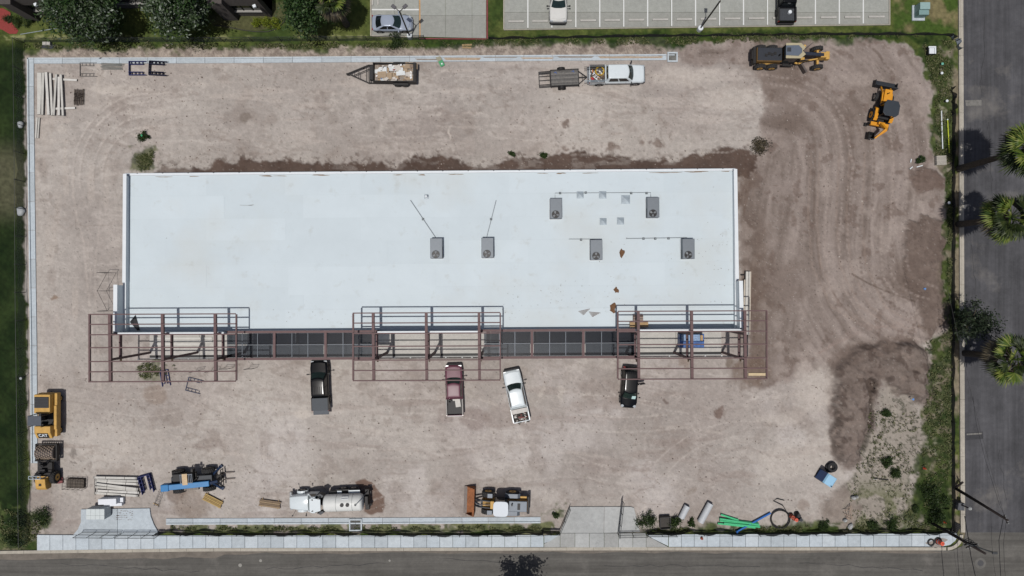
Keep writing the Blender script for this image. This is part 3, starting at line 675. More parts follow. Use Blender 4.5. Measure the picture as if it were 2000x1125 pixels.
def bpoly(name, pts, zr, z0, z1, m, parent=bd):
    return MB().prism([tuple((W(x, y, zr) + off)[:2]) for x, y in pts], z0, z1).build(name, m, parent)
NW, NE, SE, SWc = (243.5, 340.5), (1436.5, 331), (1440, 644.5), (243.5, 651)
wl = lambda a, b, t: (a[0] + (b[0] - a[0]) * t, a[1] + (b[1] - a[1]) * t)
# walls under the coping
bbar('wall', (NW[0], NW[1] + 2), (NW[0] - .6, 649), .3, 0, 5.5, M_cap, zr=5.5)
bbar('wall', (NE[0], NE[1] + 2), (SE[0] - 1, 642), .3, 0, 5.5, M_cap, zr=5.5)
bbar('wall', NW, NE, .26, 0, 5.0, M_wall, zr=5.0)
bbar('wall', (246, 648.5), (1437, 642.5), .25, 0, 4.88, M_wall, zr=4.9)
bbar('coping', (NW[0], NW[1] - 1), (NW[0] - 1.4, 552), .36, 5.5, 5.56, M_cap)
bbar('coping', (NE[0], NE[1] - 1), (NE[0] + 3.4, 548), .36, 5.5, 5.56, M_cap)
bbar('gutter_edge', (NW[0] + 4, NW[1] + .3), (NE[0] - 4, NE[1] + .3), .2, 5.0, 5.05, M_cap)
# brackets of the gutter edge
for i in range(24):
    t = (i + .5) / 24; x, y = wl(NW, NE, t); c = W(x, y - 1.6, 5.0) + off
    MB().box((c.x, c.y, 5.0), (.08, .1, .1)).build('bracket', M_dark, bd)
# roof membrane in sheets, each lapped over its neighbour
rc = [(249, 340), (1432, 331), (1436, 644), (249, 650)]
def roofpt(u, v):
    a = wl(rc[0], rc[1], u); b = wl(rc[3], rc[2], u); return wl(a, b, v)
colu = [0, .13, .26, .385, .5, .63, .76, .885, 1]; rows = [0, .14, .285, .43, .575, .72, .86, 1]; rnd = random.Random(12)
bpoly('roof_deck', rc, 4.85, 4.5, 4.85, M_wall)
for j in range(len(rows) - 1):
    for i in range(len(colu) - 1):
        sh = (0 if j % 2 == 0 else .03) if 0 < i else 0; sh2 = (0 if j % 2 == 0 else .03) if i < len(colu) - 2 else 0
        u0, u1 = colu[i] + sh, colu[i + 1] + sh2
        z = 4.9 + .006 * ((i + 2 * j) % 3)
        bpoly('membrane_sheet', [roofpt(u0, rows[j]), roofpt(u1, rows[j]), roofpt(u1, rows[j + 1]), roofpt(u0, rows[j + 1])], z, 4.85, z, M_roof[rnd.choice([0, 0, 1, 2, 3])])
for j in range(1, len(rows) - 1):
    a_, b_ = roofpt(0.002, rows[j]), roofpt(.998, rows[j]); bbar('seam', a_, b_, .05, 4.917, 4.923, M_roof[1], zr=4.92)
# brown dirt line along the north edge and stains
M_st = [mat('stain_brown', (140, 120, 100), .9, 0, .3, 5), mat('stain_faint', (190, 196, 194), .8, 0, .06, 2), mat('mud_on_roof', (112, 82, 58), .95, 0, .3, 8), mat('stain_warm', (200, 204, 198), .8, 0, .05, 1.5)]
def stain(name, cx, cy, rx, ry, seed, m, z=4.925, par=bd):
    rnd = random.Random(seed); ph = [rnd.uniform(0, 6) for _ in range(3)]; pts = []
    for i in range(20):
        t = 2 * PI * i / 20; k = 1 + .3 * math.sin(2 * t + ph[0]) + .2 * math.sin(3 * t + ph[1]) + .18 * math.sin(5 * t + ph[2])
        pts.append((cx + rx * k * math.cos(t), cy + ry * k * math.sin(t)))
    return bpoly(name, pts, z, z - .006, z, m, par)
for k, (x, y, rx, ry, m) in enumerate([(520, 343.5, 14, 1.0, 0), (548, 343.5, 10, .7, 0), (625, 342, 16, 1, 0), (320, 345.5, 12, .8, 0), (378, 344.5, 7, .8, 0), (777, 341.5, 8, .7, 0), (824, 341.5, 8, .9, 0), (890, 340.5, 12, .8, 0),
                                       (1060, 338.5, 8, .7, 0), (1095, 338.5, 8, 1.3, 0), (1150, 338, 14, .6, 0), (1300, 337, 26, .9, 0), (1360, 335.5, 18, 1.2, 0), (1418, 334.5, 6, 1, 0)]):
    stain('dirt_streak', x, y, rx, ry, k, M_st[m])
# panels of slightly different tone laid over the roof
bpoly('membrane_patch', [(563, 521), (850, 520), (850, 575), (563, 576)], 4.925, 4.919, 4.925, M_roof[2])
bpoly('membrane_patch', [(322, 470), (757, 468.5), (757, 520), (618, 521), (617, 514), (322, 515)], 4.922, 4.917, 4.922, M_roof[1])
rnd = random.Random(8)
sp = MB()
for k in range(200):
    a = rnd.choice([(1110, 575, 40, 16), (1005, 605, 14, 22), (1385, 540, 40, 50), (1200, 560, 20, 50), (640, 625, 120, 10), (1390, 490, 30, 30), (700, 480, 400, 120)])
    x, y = rnd.gauss(a[0], a[2]), rnd.gauss(a[1], a[3])
    if not (262 < x < 1425 and 350 < y < 632): continue
    c = W(x, y, 4.925) + off; sz = rnd.choice([.02, .03, .04, .05]); sp.box((c.x, c.y, 4.927), (sz * rnd.uniform(1, 2.5), sz, .012), rnd.uniform(0, 3))
sp.build('roof_crumbs', mat('roof_crumb', (132, 128, 122), .9, 0, .3, 5), bd)['kind'] = 'stuff'
# debris lying on the roof
def rooflump(px, py, rx, ry, seed, name, label, cat, m, h=.06, rot=0):
    c = W(px, py, 4.95); o = thing(name, (c.x, c.y, 4.93), rot, label, cat); rnd = random.Random(seed); b = MB()
    rings = []
    for (s_, z) in ((1, 0), (.9, h * .6), (.5, h)):
        rings.append([(rx * s_ * (1 + .35 * math.sin(2 * t + seed) + .2 * math.sin(5 * t)) * math.cos(t), ry * s_ * (1 + .3 * math.sin(3 * t + seed)) * math.sin(t), z) for t in [2 * PI * i / 14 for i in range(14)]])
    b.rings(rings); b.build('lump', m, o); return o
rooflump(1215, 494, .22, .45, 1, 'mud_clod', 'brown mud clod on the roof beside the east air unit', 'mud', M_st[2])
rooflump(1204, 567, .25, .3, 3, 'mud_clod', 'lone round brown mud clod midway down the roof', 'mud', M_st[2])
rooflump(1197, 601, .4, .5, 5, 'mud_clod', 'largest brown mud clod near the south roof edge', 'mud', M_st[2])
for k, (x, y, r) in enumerate([(1143, 607, .1), (1163, 612, -.2)]):
    c = W(x, y, 4.95); o = thing('broken_lath', (c.x, c.y, 4.93), r, 'thin brown scrap of lath on the roof, %s piece' % ('left' if k == 0 else 'right'), 'scrap', 'scraps on the roof')
    b = MB()
    for q in range(5): b.bar((-.7 + .1 * q, -.1 * q, .02), (.5 - .15 * q, .14 - .12 * q, .03), .045, .03)
    b.build('sticks', mat('scrap_brown', (110, 84, 72), .9, 0, .2, 8), o)
c = W(487, 401, 4.95); o = thing('scuff_mark', (c.x, c.y, 4.93), 0, 'long thin dark scuff on the west half of the roof', 'scuff')
MB().bar((-1, .02, 0), (.3, -.02, 0), .03, .006).bar((-.1, 0, 0), (.45, .06, 0), .05, .006).build('mark', mat('scuff', (140, 142, 140), .9, 0, .2, 9), o)

# raised corner parapets and tower parapets
bbar('parapet', (225.5, 557), (225, 650.5), .34, 0, 6.62, M_cap, zr=6.65)
bbar('coping', (225.5, 556), (225, 651.5), .4, 6.62, 6.68, M_cap, zr=6.65)
bbar('parapet', (1447, 549), (1449, 642), .34, 0, 6.62, M_cap, zr=6.65)
bbar('coping', (1447, 548.4), (1449, 643), .4, 6.62, 6.68, M_cap, zr=6.65)
bpoly('wing_roof', [(228, 560), (247, 555), (247, 648), (228, 649)], 4.9, 4.7, 4.87, M_roof[1])
for a, b in (((222, 651.5), (437, 650.5)), ((737, 649.5), (938, 648)), ((1243, 645.5), (1450, 643.5))):
    bbar('parapet', a, b, .2, 4.0, 6.62, M_wall, zr=6.65); bbar('coping', a, b, .27, 6.62, 6.68, M_cap, zr=6.65)
# front steel: rear and front beams, tower frames, columns
ybk = lambda x: 648.8 - (x - 440) * 4.6 / 800; yfr = lambda x: 701.4 - (x - 440) * 4.2 / 800
for a, b in ((437, 740), (938, 1246)):
    bbar('parapet', (a, ybk(a) - 1), (b, ybk(b) - 1), .18, 4.6, 5.7, M_wall, zr=5.7)
    bbar('beam', (a, ybk(a)), (b, ybk(b)), .24, 5.66, 5.9, M_steel)
    bbar('beam', (a, yfr(a)), (b, yfr(b)), .24, 5.66, 5.9, M_steel)
crossX = [441, 535.5, 635.5, 733, 943, 1039, 1139.5, 1241]
for x in (535.5, 635.5, 1039, 1139.5): bbar('cross_beam', (x, ybk(x) + 2), (x, yfr(x) - 2), .26, 5.68, 5.92, M_steel)
cn = 0
for bay in ((443, 533), (539, 632.5), (639, 732), (945, 1036), (1042, 1136.5), (1143, 1239)):
    a, b = bay; xsb = [a + (b - a) * k / 3 for k in range(4)]
    for k in range(3):
        for (v0, v1) in ((.06, .46), (.5, .94)):
            yy = lambda x, v: ybk(x) + (yfr(x) - ybk(x)) * v
            p0, p1 = xsb[k] + .4, xsb[k + 1] - .4
            bpoly('roof_pane', [(p0, yy(p0, v0)), (p1, yy(p1, v0)), (p1, yy(p1, v1)), (p0, yy(p0, v1))], 5.75, 5.74, 5.752, M_glasspane)
        if k: bbar('mullion', (xsb[k], yy(xsb[k], .04)), (xsb[k], yy(xsb[k], .96)), .06, 5.72, 5.80, M_mull)
    bbar('mullion', (a, yy(a, .48)), (b, yy(b, .48)), .05, 5.72, 5.78, M_mull)
towers = [((214, 317, 420), 174, 461, 614, 745.5, 'west'), ((729, 832.7, 936), 689.5, 977, 611.5, 743.3, 'middle'), ((1247.5, 1351.7, 1456), 1206.8, 1498, 608, 740.5, 'east')]
ZF = 7.7
for (bx3, x0, x1, ya, yb, nm) in towers:
    tf = thing('canopy_frame', W((x0 + x1) / 2, 680, ZF) - Vector((0, 0, ZF)), 0, 'dark red open steel canopy frame over the %s tower of the shop front' % nm, 'steel frame', 'canopy frames on the shop front')
    of = -tf.location
    def fb(name, a, b, w_, z0, z1):
        p = W(a[0], a[1], ZF) + of; q = W(b[0], b[1], ZF) + of; p.z = q.z = (z0 + z1) / 2
        return MB().bar(p, q, w_, z1 - z0).build(name, M_steel, tf)
    dy = lambda x, y: y - (x - x0) * 1.2 / 287
    for k, x in enumerate(bx3):
        fb('beam', (x - .6, dy(x, ya) + .5), (x + .6, dy(x, yb) - .5), .27, 7.42, 7.7)
        # columns stand below the beam at the front and rear beam lines
        for yy_, zz in ((dy(x, 653.8), 0), (dy(x, 703), 0)):
            p = W(x, yy_, ZF) + of
            MB().bar((p.x, p.y, .0), (p.x, p.y, 7.42), .22, .22).build('column', M_steel, tf)
        p = W(x, dy(x, 653.8), ZF) + of; q = W(x, dy(x, 703), ZF) + of
        MB().bar((p.x, p.y - .12, 5.78), (q.x, q.y + .12, 5.78), .22, .24).build('tie_beam', M_steel, tf)
        MB().box((q.x + .1, q.y - .25, 5.9), (.14, .3, .2)).build('bracket', mat('raw_timber', (196, 170, 130), .85, 0, .2, 5), tf)
    for yy_ in (ya, ya + 19.5, ya + 39.7, ya + 65, ya + 92, ya + 112, yb):
        fb('purlin', (x0, dy(x0, yy_)), (x1, dy(x1, yy_)), .11, 7.702, 7.85)
    fb('end_beam', (x0, dy(x0, ya) + 1), (x0, dy(x0, yb) - 1), .16, 7.5, 7.7); fb('end_beam', (x1, dy(x1, ya) + 1), (x1, dy(x1, yb) - 1), .13, 7.5, 7.7)
# walkway under the front steel
M_slabf = road_mat('walkway_concrete', (190, 187, 181), .06)
wk = struct(thing('walkway', (0, 0, 0)))
yw0 = lambda x: 642.5 - (x - 440) * 5 / 800; yw1 = lambda x: 693 - (x - 440) * 5 / 800
xw = [292, 390, 484, 584, 676, 768, 860, 952, 1044, 1136, 1228, 1320, 1409]
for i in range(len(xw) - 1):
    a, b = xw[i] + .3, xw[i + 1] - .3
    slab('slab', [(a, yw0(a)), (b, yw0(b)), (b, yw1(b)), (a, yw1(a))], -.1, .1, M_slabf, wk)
    slab('black_strip', [(a, yw1(a) + .2), (b, yw1(b) + .2), (b, yw1(b) + 4.6), (a, yw1(a) + 4.6)], -.1, .0, mat('strip_black', (18, 18, 20), .6, 0, .2, 4), wk)  # flat black strip between the walkway slabs and the edge form
    slab('edge_form', [(a, yw1(a) + 4.8), (b, yw1(b) + 4.8), (b, yw1(b) + 7), (a, yw1(a) + 7)], -.1, .06, M_concd[1], wk)
# bright caps on the footing along the walkway
for k, x in enumerate([271, 369, 457, 771, 802, 871, 903, 922, 1307, 1377, 1409]):
    o = thing('anchor_cap', W(x, yw1(x) + 7.6, .0), 0, 'tiny white anchor cap on the walkway edge, %s from the left' % ORD[k], 'cap', 'anchor caps on the walkway edge')
    MB().lathe([(.09, .06), (.09, .12), (.05, .15)], n=10).build('cap', M_stripe, o)
# materials stored inside the west tower bay
M_board = mat('pale_board', (206, 204, 198), .8, 0, .08, 3, .2); M_timber = mat('timber', (178, 152, 112), .85, 0, .2, 4)
for k, (x0, x1, y, z) in enumerate([(302, 414, 661, .1), (302, 414, 666.5, .1), (300, 392, 672, .1)]):
    a, b = W(x0, y, .2), W(x1, y, .2); o = thing('drywall_sheet', ((a.x + b.x) / 2, a.y, z), 0, 'white board sheet on the west walkway floor, %s from the building' % ORD[k], 'board', 'boards under the west canopy')
    MB().bx(-(b.x - a.x) / 2, (b.x - a.x) / 2, -.13, .13, 0, .09).build('sheet', M_board, o)
blu = thing('wrapped_stack', W(1346, 664, 0) + Vector((0, 0, .1)), 0, 'blue wrapped pallet stack with pale top under the east canopy', 'stack')
MB().bx(-1.35, 1.35, -.75, .75, .12, 1.1).build('lower_bale', mat('blue_wrap', (28, 84, 150), .35, 0, .5, 3, .4, 6), blu, .05)
MB().bx(-1.2, .8, .0, .72, 1.1, 1.45).build('upper_bale', mat('blue_white_print', (120, 150, 186), .4, 0, .5, 9, .3), blu, .04)
MB().bx(.82, 1.1, .05, .65, 1.1, 1.5).build('carton', mat('tan_carton', (178, 148, 108), .8, 0, .2, 5), blu)
MB().bx(-1.3, 1.3, -.7, .7, 0, .12).build('pallet', M_timber, blu)

# ---------------------------------------------------------------- roof equipment
M_unit = mat('unit_grey', (112, 119, 126), .5, .3, .06, 3); M_unitd = mat('unit_dark', (52, 56, 60), .6, .2, .15, 20)
M_galv = mat('galvanised', (158, 170, 178), .55, .2, .25, 2.0)
M_fan = mat('fan_black', (22, 22, 24), .4, .2, .1, 9); M_blade = mat('fan_blade', (120, 124, 128), .6, .2, .1, 9)
AC = [(1086, 407, 'northern air unit left of the roof hatches', 1), (1276, 405, 'northern air unit at the east end of the roof', 1), (852, 485, 'westernmost air unit at the foot of a slanting pipe', 0),
      (952, 484, 'air unit second from the west, below a slanting pipe', 0), (1165, 488, 'southern air unit in the middle of the roof', 1), (1345, 486, 'southern air unit nearest the east parapet', 1)]
for (x, y, lb, _) in AC:
    c = W(x, y, 5.9); o = thing('air_conditioner', (c.x, c.y, 4.93), .008, 'grey rooftop ' + lb, 'air conditioner', 'air units on the roof')
    MB().bx(-.62, .62, -1.04, 1.04, .12, 1.0).build('cabinet', M_unit, o, .03)
    MB().bx(-.66, .66, -1.08, 1.08, 0, .1).build('curb', M_cap, o)
    b = MB()
    for k in range(9): b.bx(-.632, -.622, -.95 + .1 * k, -.9 + .1 * k, .25, .85)
    b.build('louvre', M_unitd, o)
    MB().bx(.622, .64, -.95, .2, .3, .85).build('coil_panel', M_unitd, o)
    MB().lathe([(.4, 1.0), (.4, 1.06), (.36, 1.06), (.36, 1.0)], c=(-.05, -.62, 0), n=24, closed=True).build('fan_ring', M_unitd, o)
    MB().lathe([(.36, 1.002), (.36, 1.008)], c=(-.05, -.62, 0), n=24).build('fan_well', M_fan, o)
    rnd = random.Random(int(x)); a0 = rnd.uniform(0, 2); b = MB()
    for k in range(3):
        t = a0 + 2 * PI * k / 3; ct, s_ = math.cos(t), math.sin(t); P = lambda r, w_, z: (-.05 + r * ct - w_ * s_, -.62 + r * s_ + w_ * ct, z)
        b.add([P(.07, -.05, 1.03), P(.33, -.13, 1.05), P(.33, .1, 1.02), P(.07, .05, 1.02)], [(0, 1, 2, 3)])
    b.build('fan_blade', M_blade, o)
    MB().lathe([(.08, 1.01), (.08, 1.06)], c=(-.05, -.62, 0), n=12).build('hub', M_fan, o)
    b = MB()
    for k in range(4): b.bar((-.05, -.62 - .36 + .24 * k, 1.07), (-.05, -.62 - .36 + .24 * k + .001, 1.07), .01, .01)
    MB().bar((-.62, 1.0, .2), (-.3, 1.12, .2), .06, .06).build('pipe_stub', M_unitd, o)
for k, (x, y, sz, lb) in enumerate([(1133, 381, .68, 'leftmost silver roof hatch on the upper row'), (1177, 381, .72, 'middle silver roof hatch on the upper row'), (1222, 390, .85, 'largest silver roof hatch beside the east air unit'),
                                    (1178, 433, .66, 'left silver roof hatch of the lower pair'), (1212, 432, .68, 'right silver roof hatch of the lower pair')]):
    c = W(x, y, 5.1); o = thing('roof_hatch', (c.x, c.y, 4.93), 0, lb, 'roof hatch', 'silver hatches on the roof')
    MB().bx(-sz / 2, sz / 2, -sz / 2, sz / 2, 0, .2).build('curb', M_cap, o, .01, 1)
    h = sz / 2 + .02
    MB().add([(-h, -h, .2), (h, -h, .2), (h, h, .2), (-h, h, .2), (0, .04, .29), (-h, -h, .18), (h, -h, .18), (h, h, .18), (-h, h, .18)], [(0, 1, 4), (1, 2, 4), (2, 3, 4), (3, 0, 4), (5, 6, 1, 0), (6, 7, 2, 1), (7, 8, 3, 2), (8, 5, 0, 3)]).build('lid', M_galv, o)
c = W(833, 384, 5.0); o = thing('roof_vent', (c.x, c.y, 4.93), 0, 'small white round vent pipe on the west half of the roof', 'vent')
MB().lathe([(.2, 0), (.2, .03), (.12, .05), (.12, .35), (.16, .38), (.1, .46)], n=14).build('pipe', M_cap, o, smooth=True); MB().bx(-.24, .24, -.24, .24, 0, .01).build('flashing', M_galv, o)
M_cond = mat('conduit_grey', (128, 134, 138), .5, .5, .1, 5)
def conduit(pts, blocks, label):
    ps = [W(x, y, 5.05) for x, y in pts]; o = thing('roof_conduit', (ps[0].x, ps[0].y, 4.93), 0, label, 'pipe')
    MB().path([p - Vector((ps[0].x, ps[0].y, 4.93)) for p in ps], .028, 6).build('pipe', M_cond, o)
    for x, y in blocks:
        p = W(x, y, 5.05) - Vector((ps[0].x, ps[0].y, 4.93)); MB().box((p.x, p.y, .05), (.22, .22, .1)).build('support_block', M_unitd, o); MB().box((p.x, p.y, .12), (.08, .1, .04)).build('clamp', M_galv, o)
conduit([(801.5, 391), (852, 466)], [(826, 428)], 'thin slanting pipe down to the westernmost air unit')
conduit([(969, 391), (950, 465)], [(959, 428)], 'thin slanting pipe down to the second air unit')
conduit([(1084, 388), (1084, 377), (1271, 376), (1271, 387)], [(1094, 377), (1144, 376), (1233, 377), (1263, 377)], 'long thin pipe linking the two northern air units')
conduit([(1111, 467), (1163, 467)], [(1135, 468)], 'short thin pipe west of the southern middle air unit')
conduit([(1223, 466), (1342, 464)], [(1257, 466), (1280, 466), (1306, 465.5)], 'thin pipe on three blocks west of the south eastern air unit')
# black tarp and cartons on the roof
c = W(262, 628, 5.1); o = thing('black_tarp', (c.x, c.y, 4.93), 0, 'black triangular scrap of roofing felt at the south west roof corner', 'tarp')
MB().add([(-.55, -.05, .02), (.05, .68, .03), (.52, -.9, .03), (.3, -.95, .1), (-.1, .1, .14)], [(0, 4, 1), (1, 4, 2), (4, 3, 2), (0, 3, 4)]).build('sheet', mat('black_felt', (36, 38, 42), .7, 0, .2, 3), o)
for k, (x, y, s1, s2, h_, m, lb) in enumerate([(1248, 634, 1.9, .5, .35, 'tan_carton', 'long tan carton at the south east roof edge'), (1246, 627, 1.0, .8, .5, 'grey_carton', 'grey brown carton leaning over the tan one on the roof')]):
    c = W(x, y, 5.2); o = thing('carton', (c.x, c.y + .25 * (k), 4.93), 0, lb, 'box'); MB().bx(-s1 / 2, s1 / 2, -s2 / 2, s2 / 2, 0, h_).build('carton_body', MATS.get(m) or mat(m, (150, 130, 118), .8, 0, .15, 4), o)
    MB().bx(-s1 / 2, s1 / 2, -.03, .03, h_, h_ + .004).build('tape', M_unitd if k else M_timber, o)
# ================================================================ VEHICLES
M_tyre = mat('tyre_rubber', (38, 38, 40), .85, 0, .2, 6, .2, 30, raw=False)
M_tyred = mat('tyre_dusty', (66, 64, 62), .9, 0, .35, 4, .2, 20)
M_rim = mat('rim_metal', (150, 150, 152), .35, .8, .1, 6); M_rimdark = mat('rim_dark', (60, 58, 58), .5, .5, .1, 6)
M_blk = mat('black_plastic', (28, 28, 30), .6, 0, .2, 8); M_blkmet = mat('black_steel', (34, 32, 32), .6, .2, .35, 4)
M_glass = mat('car_glass', (22, 28, 30), .04, 0, .0, spec=.6, coat=.0); M_glassg = mat('windshield_glass', (34, 48, 46), .05, 0, .25, 3, spec=.6)
M_head = mat('headlamp', (165, 172, 178), .2, 0, .1, 12, spec=.5); M_tail = mat('tail_lamp', (140, 24, 24), .2, 0, .1, 12)
M_chrome = mat('chrome', (134, 137, 141), .35, .0, .05, 8)
def paint(name, rgb, rough=.2, metal=.0): return mat(name, rgb, rough, metal, .04, 1.5, spec=.25, coat=0)
P_white = paint('paint_white', (218, 227, 231)); P_black = paint('paint_black', (15, 17, 20), .18); P_maroon = paint('paint_maroon', (112, 70, 84), .38, 0); P_silver = paint('paint_silver', (168, 178, 194), .16, .2)
P_yel = mat('machine_yellow', (202, 160, 84), .55, 0, .14, 2.5, spec=.3); P_yel2 = mat('machine_yellow_deep', (222, 152, 36), .5, 0, .12, 2.5, spec=.3); P_blue = mat('machine_blue', (46, 124, 182), .5, 0, .12, 2, spec=.3); P_dblue = paint('machine_blue_dark', (22, 44, 76), .5)
def wheel(parent, c, r, w_, rim=None, rr=.58, n=20, name='wheel'):
    o = MB().lathe([(r * .55, -w_ / 2), (r * .9, -w_ / 2), (r, -w_ * .32), (r, w_ * .32), (r * .9, w_ / 2), (r * .55, w_ / 2)], c=(0, 0, 0), axis='Y', n=n).build(name, M_tyre, parent, smooth=False)
    o.location = c
    MB().lathe([(r * rr, -w_ / 2 - .012), (r * rr, w_ / 2 + .012)], axis='Y', n=n).build('rim', rim or M_rim, o)
    MB().lathe([(r * .2, -w_ / 2 - .03), (r * .2, w_ / 2 + .03)], axis='Y', n=10).build('hub', M_rimdark, o)
    return o
def lug_wheel(parent, c, r, w_, rim, n=18):
    o = wheel(parent, c, r * .96, w_, rim, .55, 20)
    b = MB()
    for i in range(n):
        for s_ in (-1, 1):
            t = 2 * PI * (i + (.5 if s_ > 0 else 0)) / n
            p = Vector((r * .97 * math.cos(t), s_ * w_ * .08, r * .97 * math.sin(t))); q = Vector((r * .95 * math.cos(t + .16), s_ * w_ * .5, r * .95 * math.sin(t + .16)))
            b.bar(p, q, .07 * r, .09 * r)
    b.build('lug', M_tyred, o); return o
def ring8(x, hw, z0, z1, r=.2, crown=.03):
    h = z1 - z0
    L_ = [(-hw * .9, z0), (-hw, z0 + .22 * h), (-hw, z1 - .32 * h), (-hw + r * .25, z1 - .1 * h), (-hw + r, z1 - .01)]
    pts = L_ + [(0, z1 + crown)] + [(-a, b) for a, b in reversed(L_)]
    return [(x, y, z) for y, z in pts]
def body_loft(parent, st, m, name='body'):
    return MB().rings([ring8(*s_) for s_ in st]).build(name, m, parent, smooth=True)
def cab(parent, m, x0, x1, t0, t1, hb, ht, zb, zt, cf=.22, cr=.08, doors=2, gm=None, wsg=None):
    """greenhouse: rear base x0, front base x1, roof from t0 to t1; half widths and heights at base and top"""
    gm = gm or M_glass; wsg = wsg or M_glassg
    lx = lambda a, b, v: a + (b - a) * v
    F = lambda u, v, o_=0: (lx(x1, t1, v) - cf * u * u + o_, u * lx(hb, ht, v), lx(zb, zt, v) + o_ * .6)
    Rr = lambda u, v, o_=0: (lx(x0, t0, v) + cr * u * u - o_, u * lx(hb, ht, v), lx(zb, zt, v) + o_ * .5)
    Sd = lambda s_: (lambda a, v, o_=0: (lx(Rr(1, v)[0], F(1, v)[0], a), s_ * (lx(hb, ht, v) + o_), lx(zb, zt, v) + o_ * .4))
    def Ro(a, u):
        xx = lx(Rr(u, 1)[0], F(u, 1)[0], a); return (xx, u * ht, zt + .022 * (1 - u * u) * math.sin(PI * min(1, max(0, a))) ** .5)
    b = MB(); U = lambda t: 2 * t - 1
    b.grid(lambda a, v: F(U(a), v), 8, 3).grid(lambda a, v: Rr(U(a), v), 8, 3)
    for s_ in (-1, 1): b.grid(lambda a, v, f=Sd(s_): f(a, v), 6, 3)
    b.grid(lambda a, v: Ro(a, U(v)), 6, 8)
    o = b.build('cab', m, parent, .05, 2, smooth=True, weld=True)
    MB().grid(lambda a, v: F(.88 * U(a), .06 + .84 * v, .012), 8, 3).build('windshield', wsg, parent, smooth=True)
    MB().grid(lambda a, v: Rr(.84 * U(a), .14 + .7 * v, .012), 8, 3).build('rear_window', gm, parent, smooth=True)
    for s_ in (-1, 1):
        f = Sd(s_)
        for k in range(doors):
            a0, a1 = .06 + .88 * k / doors + .025, .06 + .88 * (k + 1) / doors - .025
            MB().grid(lambda a, v: f(lx(a0, a1, a), .1 + .78 * v, .012), 3, 2).build('side_window', gm, parent)
    return o
def mirrors(parent, x, hw, z, m, s=.22):
    for k in (-1, 1):
        MB().bar((x, k * (hw - .05), z), (x + .03, k * (hw + .16), z + .02), .08, .06).box((x + .02, k * (hw + .16 + s * .35), z + .05), (.13, s, .17)).build('mirror', m, parent, .02, 1)
def pickup(label, px, py, rz, L_, W_, m, hood=1.45, cabl=1.9, doors=2, gm=None, lift=0, bedm=None, tailgate_down=False, name='pickup_truck', arch=None, trim=None, zc=.9, inward=0):
    c = W(px, py, zc); o = thing(name, (c.x, c.y, 0), rz, label, 'truck'); hw = W_ / 2; xr = -L_ / 2; xf = L_ / 2; zb = 1.12 + lift; zt = 1.84 + lift; bl = L_ - hood - cabl - .62 - .1
    xc0 = xr + bl; xc1 = xf - hood
    body_loft(o, [(xc0, hw, .42, zb), (xc0 + .3, hw, .42, zb + .01), (xc1 - .3, hw, .42, zb + .01), (xc1 + .15, hw, .42, zb), (xf - .5, hw * .985, .42, zb - .07), (xf - .18, hw * .95, .44, zb - .13), (xf - .03, hw * .86, .5, zb - .24)], m)
    # hood panel just proud of the wings
    fn = lambda a, v: (xc1 + .06 + (hood - .28) * a - .1 * (2 * v - 1) ** 2 * (1 if a > .5 else .4), (2 * v - 1) * (hw - .2 - .05 * a), zb + .045 - .075 * a - .02 * (2 * v - 1) ** 2)
    MB().grid(fn, 5, 6).build('hood', m, o, smooth=True)
    cab(o, m, xc0 + .03, xc1 + .1, xc0 + .2, xc1 - .55, hw * .93, hw * .74, zb - .02, zt, .2, .03, doors, gm)
    # bed
    bm_ = bedm or M_blk
    MB().bx(xr, xc0 - .02, -hw + .12, hw - .12, .72, .76).build('bed_floor', bm_, o)
    b = MB()
    for s_ in (-1, 1): b.bx(xr, xc0 - .02, s_ * hw, s_ * (hw - .11), .45, zb + .03)
    b.bx(xc0 - .08, xc0 - .02, -hw + .11, hw - .11, .5, zb + .02); b.build('bed_wall', m, o, .03)
    for s_ in (-1, 1): MB().bx(xr + .02, xc0 - .1, s_ * (hw - .005), s_ * (hw - .13), zb + .03, zb + .045).build('bed_rail', trim or M_blk, o)
    for k in range(7): MB().bx(xr + .05, xc0 - .1, -hw + .25 + .22 * k, -hw + .31 + .22 * k, .76, .775).build('bed_rib', bm_, o)
    if tailgate_down: MB().bx(xr - .5, xr - .02, -hw + .1, hw - .1, .72, .79).build('tailgate', mat('tailgate_inner', (74, 80, 88), .6, .2, .15, 6), o, .02)
    else: MB().bx(xr - .03, xr + .05, -hw + .1, hw - .1, .48, zb + .03).build('tailgate', m, o, .025)
    MB().bx(xr - .2, xr - .04, -hw + .08, hw - .08, .45, .62).build('rear_bumper', M_chrome if m is not P_black else M_blk, o, .03)
    MB().rings([[(x, y * (1 if x < xf else .86), z) for y, z in ((-hw, .42), (hw, .42), (hw, .68), (-hw, .68))] for x in (xf - .12, xf + .04, xf + .1)]).build('front_bumper', M_blk, o, .03)
    for s_ in (-1, 1):
        MB().box((xf - .13, s_ * (hw - .24), zb - .26), (.2, .34, .16)).build('headlight', M_head, o, .03)
        MB().box((xr + .01, s_ * (hw - .06), zb - .2), (.1, .13, .34)).build('taillight', M_tail, o, .02)
        for x in (xr + .95 + .1 * bl, xf - .95):
            w_ = wheel(o, (x, s_ * (hw - .11), .39), .39, .26, M_rim if m is not P_black else M_rimdark)
            ar = MB().lathe([(.44, -.02), (.5, -.02), (.5, .02), (.44, .02)], axis='Y', n=20, closed=True).build('wheel_arch', M_blk, o); ar.location = (x, s_ * (hw + .0), .42)
            MB().bx(x - 1.0 if x < 0 else x - 1.2, x - .9 if x < 0 else x - 1.1, s_ * (hw + .004), s_ * (hw + .02), .95, .99).build('door_handle', M_blk, o)
    mirrors(o, xc1 - .18, hw, zb + .02, M_blk)
    return o, xr, xc0, hw, zb
